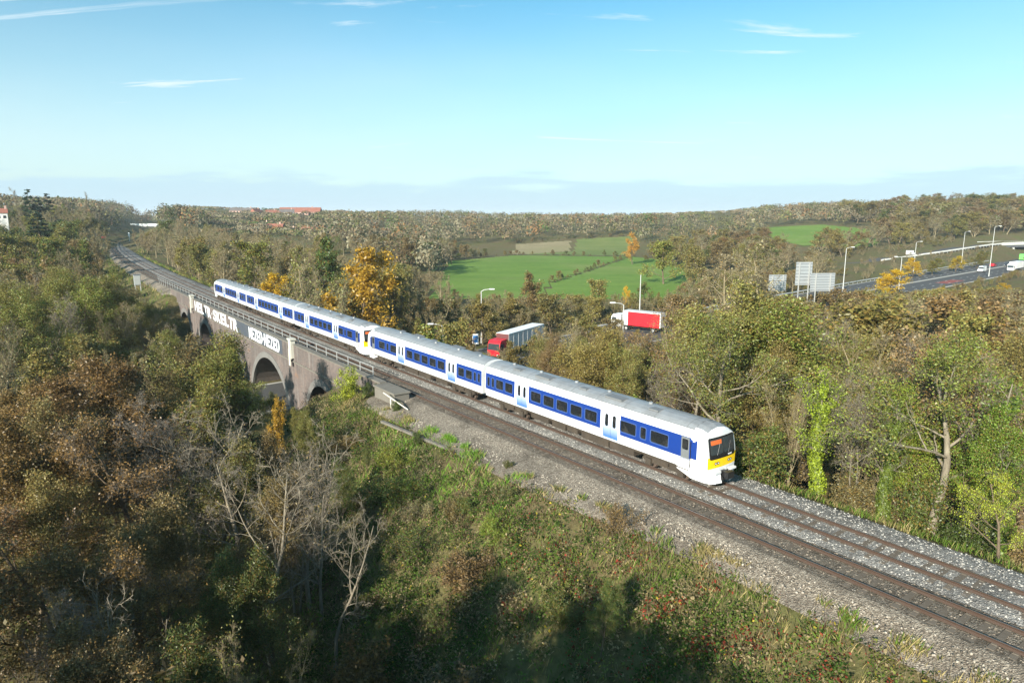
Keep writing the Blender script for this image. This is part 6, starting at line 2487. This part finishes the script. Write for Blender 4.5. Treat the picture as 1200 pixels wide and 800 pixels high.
# ------------------------------------------------------------------ road vehicles, lamps, signs, houses
M['lorry_grey'] = paint('trailer_grey', (0.62, 0.61, 0.58), 0.45, 0.3, 0, (0.3, 0.27, 0.22), 0.8)
M['lorry_white'] = paint('vehicle_white', (0.82, 0.82, 0.81), 0.35, 0.12, 0, (0.4, 0.38, 0.34), 0.8)
M['lorry_red'] = paint('vehicle_red', (0.55, 0.015, 0.025), 0.35, 0.12, 0, (0.2, 0.03, 0.03), 0.8)
M['lorry_maroon'] = paint('trailer_front', (0.12, 0.035, 0.035), 0.5, 0.3, 0, (0.08, 0.05, 0.05), 0.8)
M['car_dark'] = paint('vehicle_dark', (0.012, 0.016, 0.028), 0.25, 0.1, 0, (0.1, 0.09, 0.08), 0.8)
M['bus_green'] = paint('vehicle_green', (0.13, 0.48, 0.10), 0.35, 0.1, 0, (0.2, 0.3, 0.15), 0.8)
M['tyre'] = paint('tyre', (0.018, 0.018, 0.019), 0.85, 0.3, 0, (0.08, 0.07, 0.06), 2)
M['sign_back'] = paint('sign_back_plate', (0.36, 0.38, 0.39), 0.45, 0.35, 0.3, (0.3, 0.3, 0.3), 0.6)
M['sign_rib'] = paint('sign_rib', (0.17, 0.18, 0.19), 0.5, 0.4, 0.3, (0.15, 0.15, 0.15), 0.6)
M['sign_blue'] = paint('sign_blue', (0.02, 0.16, 0.42), 0.4, 0.1, 0, (0.1, 0.1, 0.1), 1)
M['lamp_head'] = paint('lamp_head', (0.72, 0.73, 0.72), 0.35, 0.15, 0, (0.4, 0.4, 0.38), 2)
M['render_white'] = paint('house_render', (0.74, 0.72, 0.67), 0.85, 0.3, 0, (0.4, 0.36, 0.3), 0.3, 0.2)
M['render_pink'] = paint('pink_brick', (0.50, 0.33, 0.27), 0.85, 0.3, 0, (0.3, 0.2, 0.17), 0.3, 0.2)
M['roof_red'] = paint('red_roof_tiles', (0.28, 0.11, 0.075), 0.85, 0.4, 0, (0.12, 0.07, 0.05), 0.4, 0.2)
M['roof_grey'] = paint('grey_roof_tiles', (0.15, 0.13, 0.12), 0.85, 0.4, 0, (0.07, 0.06, 0.06), 0.4, 0.2)
M['fence_wood'] = paint('fence_timber', (0.34, 0.30, 0.22), 0.9, 0.4, 0, (0.15, 0.12, 0.08), 1, 0.2)
M['signal_red'] = paint('faded_red_board', (0.40, 0.10, 0.07), 0.6, 0.3, 0, (0.2, 0.08, 0.06), 1)


def wheel_mesh(r=0.5, w=0.28):
    m = MB(); m.cyl((0, -w / 2, 0), (0, w / 2, 0), r, n=16)
    t = m.mesh('tyre', M['tyre'])
    m = MB(); m.cyl((0, -w / 2 - 0.01, 0), (0, w / 2 + 0.01, 0), r * 0.52, n=12)
    return t, m.mesh('rim', M['galv'])


W_BIG, W_CAR = wheel_mesh(), wheel_mesh(0.33, 0.2)


def wheels(root, spots, kind):
    for x, y, r in spots:
        o = link(bpy.data.objects.new('wheel', kind[0]), root)
        o.location = (x, y, r)
        link(bpy.data.objects.new('rim', kind[1]), o)


def lorry(x, y, z, ang, L, box_h, side, front, cab, label, roof='lorry_white', band=None):
    """Articulated or rigid lorry; x axis forward, cab at the front."""
    root = empty('lorry', (x, y, z), ang)
    tag(root, label, 'lorry')
    m = MB(); m.box(-L, 0, -1.25, 1.25, 1.15, box_h)
    b = m.build('trailer', M[side], root, bevel=0.04)
    m = MB(); m.box(-L - 0.03, 0.03, -1.28, 1.28, box_h, box_h + 0.05); m.build('roof_panel', M[roof], root)
    m = MB(); m.box(0.003, 0.04, -1.22, 1.22, 1.2, box_h - 0.03); m.build('front_panel', M[front], root)
    for k in range(1, int(L // 1.6)):
        for sy in (-1, 1):
            mm = MB(); mm.box(-k * 1.6 - .03, -k * 1.6 + .03, sy * 1.262 - .012, sy * 1.262 + .012, 1.2, box_h - .05)
            mm.build('panel_rib', M[side], b)
    if band:
        mat, a0, a1 = band
        for sy in (-1, 1):
            mm = MB(); mm.box(-a1, -a0, sy * 1.268 - .015, sy * 1.268 + .015, 1.16, box_h - 0.08); mm.build('side_panel', M[mat], b)
    # rear doors with a dark vent
    m = MB(); m.box(-L - 0.04, -L, -1.24, 1.24, 1.2, box_h - 0.02); d = m.build('rear_door', M['lorry_white'], root)
    m = MB(); m.box(-L - 0.07, -L - 0.042, -0.35, 0.35, box_h - 1.3, box_h - 0.6); m.build('vent', M['black'], d)
    m = MB(); m.box(-L + 0.2, 2.6, -0.45, 0.45, 0.72, 1.1); m.build('chassis', M['underframe'], root)
    m = MB()
    m.prism([(0.55, 0.55), (2.85, 0.55), (2.95, 1.5), (2.75, 2.75), (2.35, 3.2), (0.55, 3.3)], 'y', -1.2, 1.2)
    c = m.build('cab', M[cab], root, bevel=0.08)
    m = MB(); m.prism([(2.955, 1.62), (2.985, 1.62), (2.80, 2.68), (2.765, 2.68)], 'y', -1.08, 1.08); m.build('windscreen', M['cab_glass'], c)
    for sy in (-1, 1):
        m = MB(); m.prism([(1.5, 1.75), (2.75, 1.75), (2.6, 2.6), (1.6, 2.6)], 'y', sy * 1.205, sy * 1.215); m.build('side_window', M['cab_glass'], c)
        m = MB(); m.box(2.90, 2.99, sy * 0.85 - .15, sy * 0.85 + .15, 0.75, 0.92); m.build('headlight', M['lamp_lens'], c)
    spots = [(2.0, sy, 0.5) for sy in (-1.05, 1.05)] + [(-L + q, sy, 0.5) for q in (1.6, 2.9, 4.2)[: 3 if L > 10 else 1] for sy in (-1.05, 1.05)] + [(-0.8, sy, 0.5) for sy in (-1.05, 1.05)]
    wheels(root, spots, W_BIG)
    return root


def car(x, y, z, ang, mat, label, van=False, name='car', h=None):
    root = empty(name, (x, y, z), ang)
    tag(root, label, name.replace('_', ' '))
    if van:
        side = [(-2.6, 0.35), (2.55, 0.35), (2.6, 0.95), (1.75, 1.25), (1.2, 2.1), (1.0, 2.3), (-2.5, 2.35), (-2.6, 2.2)]
        glass = [(1.28, 1.32), (1.72, 1.30), (1.24, 2.02), (0.8, 2.02), (0.8, 1.32)]
        w, axle = 0.98, (1.65, -1.6)
    else:
        side = [(-2.15, 0.30), (2.15, 0.30), (2.2, 0.65), (2.05, 0.82), (1.05, 0.96), (0.35, 1.40), (-1.15, 1.45), (-1.95, 1.02), (-2.2, 0.95)]
        glass = [(0.95, 0.98), (0.32, 1.36), (-1.1, 1.40), (-1.75, 1.02)]
        w, axle = 0.88, (1.32, -1.32)
    m = MB(); m.prism(side, 'y', -w, w)
    b = m.build('body', M[mat], root, bevel=0.10)
    for sy in (-1, 1):
        m = MB(); m.prism(glass, 'y', sy * w, sy * (w + 0.012)); m.build('side_window', M['cab_glass'], b)
        m = MB(); m.box(side[2][0] - 0.12, side[2][0] + 0.03, sy * (w - 0.28) - .14, sy * (w - 0.28) + .14, 0.6, 0.74); m.build('headlight', M['lamp_lens'], b)
        m = MB(); m.box(side[0][0] - 0.03, side[0][0] + 0.1, sy * (w - 0.2) - .12, sy * (w - 0.2) + .12, 0.72, 0.88); m.build('tail_light', M['lorry_red'], b)
    if van:
        m = MB(); m.prism([(1.77, 1.28), (1.80, 1.30), (1.25, 2.08), (1.21, 2.06)], 'y', -w + .1, w - .1); m.build('windscreen', M['cab_glass'], b)
    else:
        m = MB(); m.prism([(1.02, 1.0), (1.06, 0.99), (0.39, 1.41), (0.35, 1.40)], 'y', -w + .1, w - .1); m.build('windscreen', M['cab_glass'], b)
    wheels(root, [(ax, sy, 0.33) for ax in axle for sy in (-w + .1, w - .1)], W_CAR)
    return root


def road_point(px, frac, Ymin=100):
    """A point on the trunk road in the column px, at a fraction of its half width."""
    t = np.gradient(ROADL[:, :2], axis=0); t /= np.linalg.norm(t, axis=1)[:, None]
    P = ROADL[:, :2] + np.column_stack([-t[:, 1], t[:, 0]]) * (ROADL[:, 2:3] * frac)
    u, _ = project(P[:, 0], np.maximum(P[:, 1], 1), np.full(len(P), -8.0))
    u = np.where(P[:, 1] < Ymin, -9999, u)
    i = int(np.argmin(np.abs(u - px)))
    return P[i, 0], P[i, 1], math.atan2(t[i, 1], t[i, 0])


RZ = -7.99
# roundabout pavement where the two lorries are
m = MB()
m.prism([(31 + 17 * math.cos(a), 139 + 14 * math.sin(a)) for a in np.linspace(0, 2 * math.pi, 40, endpoint=False)], 'z', -8.6, -7.985)
tag(m.build('road', M['asphalt']), 'grey roundabout surface under the red lorry', 'road', kind='structure')
lorry(-1.6, 114.5, RZ, math.atan2(-0.86, -0.52), 12.5, 4.0, 'lorry_grey', 'lorry_maroon', 'lorry_red', 'grey box trailer lorry with a red cab on the road behind the train', roof='lorry_white')
xa, ya, _ = ray_at(733, 380, 143); xb, yb, _ = ray_at(778, 380, 137.5)
lorry(xa, ya, RZ, math.atan2(ya - yb, xa - xb), 8.6, 4.1, 'lorry_white', 'lorry_white', 'lorry_white', 'red and white box lorry seen from behind above the trees', roof='lorry_grey', band=('lorry_red', 1.2, 8.5))
x, y, a = road_point(1186, -0.72)
lorry(x, y, RZ, a + math.pi, 12.8, 3.9, 'lorry_white', 'lorry_white', 'lorry_white', 'long white trailer lorry on the trunk road at the right')
x, y, a = road_point(1151, -0.12)
car(x, y, RZ, a + math.pi, 'lorry_white', 'white panel van ahead of the white trailer lorry', True, 'van')
x, y, a = road_point(1163, 0.30)
car(x, y, RZ, a, 'lorry_red', 'small red car behind the lamp post on the trunk road')
x, y, a = road_point(1180, 0.02)
car(x, y, RZ, a + math.pi, 'car_dark', 'dark blue car near the road bridge')
x, y, a = road_point(1199, 0.45)
r = car(x, y, RZ, a, 'bus_green', 'light green and white minibus under the road bridge at the right edge', True, 'minibus')
r.scale = (1.5, 1.35, 1.5)
i = int(np.argmin(np.abs(project(RAMP[:, 0], RAMP[:, 1], RAMP[:, 2])[0] - 1066)))
t = RAMP[i + 1] - RAMP[i]
car(RAMP[i, 0], RAMP[i, 1], RAMP[i, 2] + 0.01, math.atan2(t[1], t[0]), 'lorry_white', 'white van on the climbing slip road', True, 'van')


def lamp_post(px, Y, top, arm, label, twin=False):
    x, y, zt = ray_at(px, top, Y)
    z = min(h1(x, y), -7.0) if Y < 320 else h1(x, y)
    h = zt - z
    root = empty('street_lamp', (x, y, z))
    tag(root, label, 'street lamp', 'street lamps along the trunk road')
    m = MB(); m.cyl((0, 0, -0.3), (0, 0, h), 0.17, 0.09, 10); m.cyl((0, 0, 0), (0, 0, 1.4), 0.22, 0.22, 10)
    m.build('post', M['galv'], root)
    for sgn in ((arm, -arm) if twin else (arm,)):
        if sgn == 0:
            continue
        m = MB()
        pts = [(0, 0, h - 0.1), (sgn * 0.5, 0, h + 0.22), (sgn * 1.6, 0, h + 0.36)]
        for p, q in zip(pts[:-1], pts[1:]):
            m.cyl(p, q, 0.07, 0.06, 8)
        m.build('arm', M['galv'], root)
        m = MB(); m.prism([(sgn * 1.5, -0.17), (sgn * 2.5, -0.15), (sgn * 2.5, 0.15), (sgn * 1.5, 0.17)], 'z', h + 0.27, h + 0.47)
        m.build('lamp_head', M['lamp_head'], root, bevel=0.04)


lamp_post(519, 112, 382, -1, 'short street lamp just above the train roof, leftmost of all')
lamp_post(564, 128, 341, 1, 'street lamp left of the grey trailer, beside the blue sign')
lamp_post(731, 122, 357, -1, 'street lamp at the left end of the red lorry')
lamp_post(751, 146, 322, 0, 'tall bare mast behind the red lorry')
lamp_post(992, 215, 291, 1, 'street lamp right of the sign boards')
lamp_post(1057, 222, 302, -1, 'street lamp beside the yellow bush')
lamp_post(1074, 285, 284, 1, 'street lamp behind the yellow-olive bushes')
lamp_post(1131, 325, 272, 1, 'street lamp left of the road bridge')
lamp_post(1166, 268, 266, 1, 'tallest street lamp, beside the red car at the right')


def sign_board(px0, px1, py0, py1, Y, label):
    xa, y, zt = ray_at(px0, py0, Y); xb, _, zb = ray_at(px1, py1, Y)
    root = empty('sign_board', ((xa + xb) / 2, y, BASE + 0.5), 0.10)
    tag(root, label, 'road sign', 'grey backs of the road sign boards')
    w = (xb - xa) / 2; z0, z1 = zb - root.location.z, zt - root.location.z
    m = MB(); m.box(-w, w, 0, 0.05, z0, z1); p = m.build('plate', M['sign_back'], root)
    n = 7
    for k in range(n):
        z = z0 + (z1 - z0) * (k + 0.5) / n
        mm = MB(); mm.box(-w, w, -0.07, -0.002, z - .05, z + .05); mm.build('rib', M['sign_rib'], p)
    for sx in (-0.6, 0.6):
        mm = MB(); mm.box(sx * w - .1, sx * w + .1, -0.24, -0.072, -1.5, z1 - 0.1); mm.build('post', M['galv'], root)


sign_board(933, 951, 307, 334, 151, 'taller grey sign back, left of the two right ones')
sign_board(950, 978, 320, 341, 149, 'widest grey sign back with horizontal ribs, rightmost')
sign_board(901, 921, 322, 341, 152, 'grey sign back half hidden by pale twigs, leftmost')
x, y, zt = ray_at(557, 391, 120)
root = empty('direction_sign', (x, y, -8.3))
tag(root, 'small blue and white road sign below a street lamp', 'road sign')
m = MB(); m.box(-0.55, 0.55, 0, 0.05, zt + 8.3 - 1.9, zt + 8.3); p = m.build('plate', M['lorry_white'], root)
m = MB(); m.box(-0.42, 0.42, -0.012, -0.002, zt + 8.3 - 1.6, zt + 8.3 - 0.3); m.build('blue_panel', M['sign_blue'], p)
m = MB(); m.cyl((0, 0.09, -0.5), (0, 0.09, zt + 8.0), 0.05); m.build('post', M['galv'], root)

# ---- lineside: signal, cabinet, red board
x, y = tp(float(_ss[np.argmin(np.abs(np.array([project(*tp(s_, -4.6), 0)[0] for s_ in _ss]) - 152) + (_ss < 150) * 999)]), -4.6)
root = empty('railway_signal', (x, y, -0.9)); tag(root, 'white signal post at the inside of the far railway curve', 'signal')
m = MB(); m.cyl((0, 0, -0.5), (0, 0, 5.6), 0.13, n=8); m.build('post', M['lorry_white'], root)
m = MB(); m.box(-0.45, 0.45, -0.2, 0.2, 4.2, 6.3); h = m.build('signal_head', M['lorry_white'], root, bevel=0.05)
m = MB(); m.cyl((0, -0.22, 5.6), (0, -0.45, 5.6), 0.16, n=10); m.build('hood', M['black'], h)


def lineside(px, d, lo, hi):
    S = np.arange(lo, hi, 0.5)
    u = np.array([project(*tp(s_, d), 0)[0] for s_ in S])
    return tp(float(S[np.argmin(np.abs(u - px))]), d)


x, y = lineside(161, 9.2, 90, 300)
root = empty('equipment_cabinet', (x, y, -1.2), ta(150)); tag(root, 'grey lineside cabinet on a frame beside the railway, left of the viaduct', 'cabinet')
m = MB(); m.box(-0.7, 0.7, -0.5, 0.5, 0.6, 3.0); c = m.build('case', M['sign_back'], root, bevel=0.04)
m = MB(); m.box(-0.62, 0.62, -0.53, -0.502, 0.75, 2.85); m.build('door', M['galv'], c)
m = MB(); m.box(-0.8, 0.8, -0.6, 0.6, 3.003, 3.12); m.build('lid', M['sign_rib'], c)
for sx in (-0.55, 0.55):
    m = MB(); m.box(sx - .08, sx + .08, -0.4, 0.4, -0.8, 0.6); m.build('leg', M['galv'], root)
x, y = lineside(122, 8.6, 250, 480)
root = empty('warning_board', (x, y, -0.9), ta(380)); tag(root, 'faded red lineside board at the outside of the far railway curve', 'sign')
m = MB(); m.box(-1.1, 1.1, -0.1, 0.1, 1.6, 4.2); m.build('board', M['signal_red'], root)
for sx in (-0.7, 0.7):
    m = MB(); m.box(sx - .1, sx + .1, 0.1, 0.25, -0.4, 4.0); m.build('post', M['galv'], root)

# ---- post and rail fence glimpsed at the left edge
x0, y0, _ = ray_at(-30, 455, 92); x1, y1, _ = ray_at(62, 452, 95)
root = empty('timber_fence', (x0, y0, h1(x0, y0)), math.atan2(y1 - y0, x1 - x0)); tag(root, 'pale post and rail fence in the clearing at the left edge', 'fence')
L = math.hypot(x1 - x0, y1 - y0)
for z in (0.55, 1.0, 1.4):
    m = MB(); m.box(0, L, -.04, .04, z - .07, z + .07); m.build('rail', M['fence_wood'], root)
for k in np.arange(0, L + 0.1, 2.0):
    m = MB(); m.box(k - .07, k + .07, 0.045, 0.19, -0.6, 1.55); m.build('post', M['fence_wood'], root)


# ---- houses of the town on the hill
def house(px, py, Y, W, Dp, hw_, roof_h, wall, roof, label, ang=0.0, chimney=True):
    x, y, zt = ray_at(px, py, Y)
    zb = zt - hw_ - roof_h
    root = empty('house', (x, y, zb), ang)
    tag(root, label, 'house', 'houses of the town on the far hill')
    m = MB(); m.box(-W / 2, W / 2, -Dp / 2, Dp / 2, -8, hw_); m.build('wall', M[wall], root)
    m = MB(); m.prism([(-Dp / 2 - .4, hw_ - .1), (Dp / 2 + .4, hw_ - .1), (0, hw_ + roof_h)], 'x', -W / 2 - .3, W / 2 + .3); r = m.build('roof', M[roof], root)
    if chimney:
        m = MB(); m.box(W * 0.28, W * 0.28 + 0.9, -0.45, 0.45, hw_ + roof_h * 0.5, hw_ + roof_h + 1.2); m.build('chimney', M['render_pink'], r)
    n = max(2, int(W / 3))
    for fl in range(max(1, int(hw_ / 2.7))):
        for k in range(n):
            cx = -W / 2 + W * (k + 0.5) / n
            m = MB(); m.box(cx - 0.6, cx + 0.6, -Dp / 2 - .04, -Dp / 2 - .002, 0.9 + fl * 2.7, 2.2 + fl * 2.7); m.build('window', M['train_glass'], root)


HOUSES = [
    (352, 243, 760, 44, 14, 6, 5, 'render_pink', 'roof_red', 'long pink building with red roofs on the town skyline', 0.05),
    (336, 245, 740, 15, 9, 5.4, 3.5, 'render_white', 'roof_grey', 'white house left of the long pink building', 0.3),
    (300, 244.5, 720, 12, 8, 5.4, 4, 'render_white', 'roof_red', 'white gabled house on the town skyline, left', 1.3),
    (285, 243.5, 730, 26, 9, 5.4, 3, 'render_pink', 'roof_grey', 'long terrace at the left of the town skyline', 0.1),
    (318, 246, 725, 11, 8, 5.4, 4, 'render_pink', 'roof_red', 'pink house with a steep roof on the town skyline', 0.5),
    (309, 260, 520, 11, 8, 5.0, 4.5, 'render_pink', 'roof_grey', 'gabled house with a dark roof below the skyline', 1.2),
    (322, 262, 515, 12, 7, 4.6, 2.5, 'render_white', 'roof_red', 'white-walled bungalow right of the gabled house', 0.1),
    (342, 267, 480, 9, 7, 4.6, 4.0, 'render_white', 'roof_grey', 'small white gable among the trees below the town', 1.45),
    (363, 266, 490, 11, 7, 4.6, 3.0, 'render_white', 'roof_red', 'cream house among the trees, right of the small gable', 0.4),
    (248, 257, 560, 16, 8, 4.8, 3.0, 'render_white', 'roof_grey', 'white house left of the railway wood on the hill', 0.2),
    (450, 269, 520, 8, 7, 4.6, 2.6, 'render_white', 'roof_grey', 'lone white house among dark trees, right of the town', 0.3),
    (433, 257, 640, 10, 7, 4.6, 2.6, 'render_white', 'roof_grey', 'pale house among conifers above the golden maple', 0.3),
    (1, 244, 330, 4.5, 5, 3.4, 2.2, 'render_white', 'roof_red', 'white house at the left picture edge beside the poplar', 0.6),
]
for a in HOUSES:
    house(*a)

# ------------------------------------------------------------------ the air
mz = Mat('haze')
mz.m.node_tree.nodes.clear()
mz.out = mz.t.nodes.new('ShaderNodeOutputMaterial')
pv = mz.t.nodes.new('ShaderNodeVolumePrincipled')
pv.inputs['Color'].default_value = (0.80, 0.90, 1.0, 1)
pv.inputs['Density'].default_value = 0.00013
pv.inputs['Anisotropy'].default_value = 0.0
mz.l(pv.outputs[0], mz.out.inputs['Volume'])
m = MB()
m.box(-10500, 10500, -1100, 12500, -40, 75)
hz = m.build('haze', mz.m)
tag(hz, 'thin pale blue haze that softens the far hills', 'haze', kind='stuff')
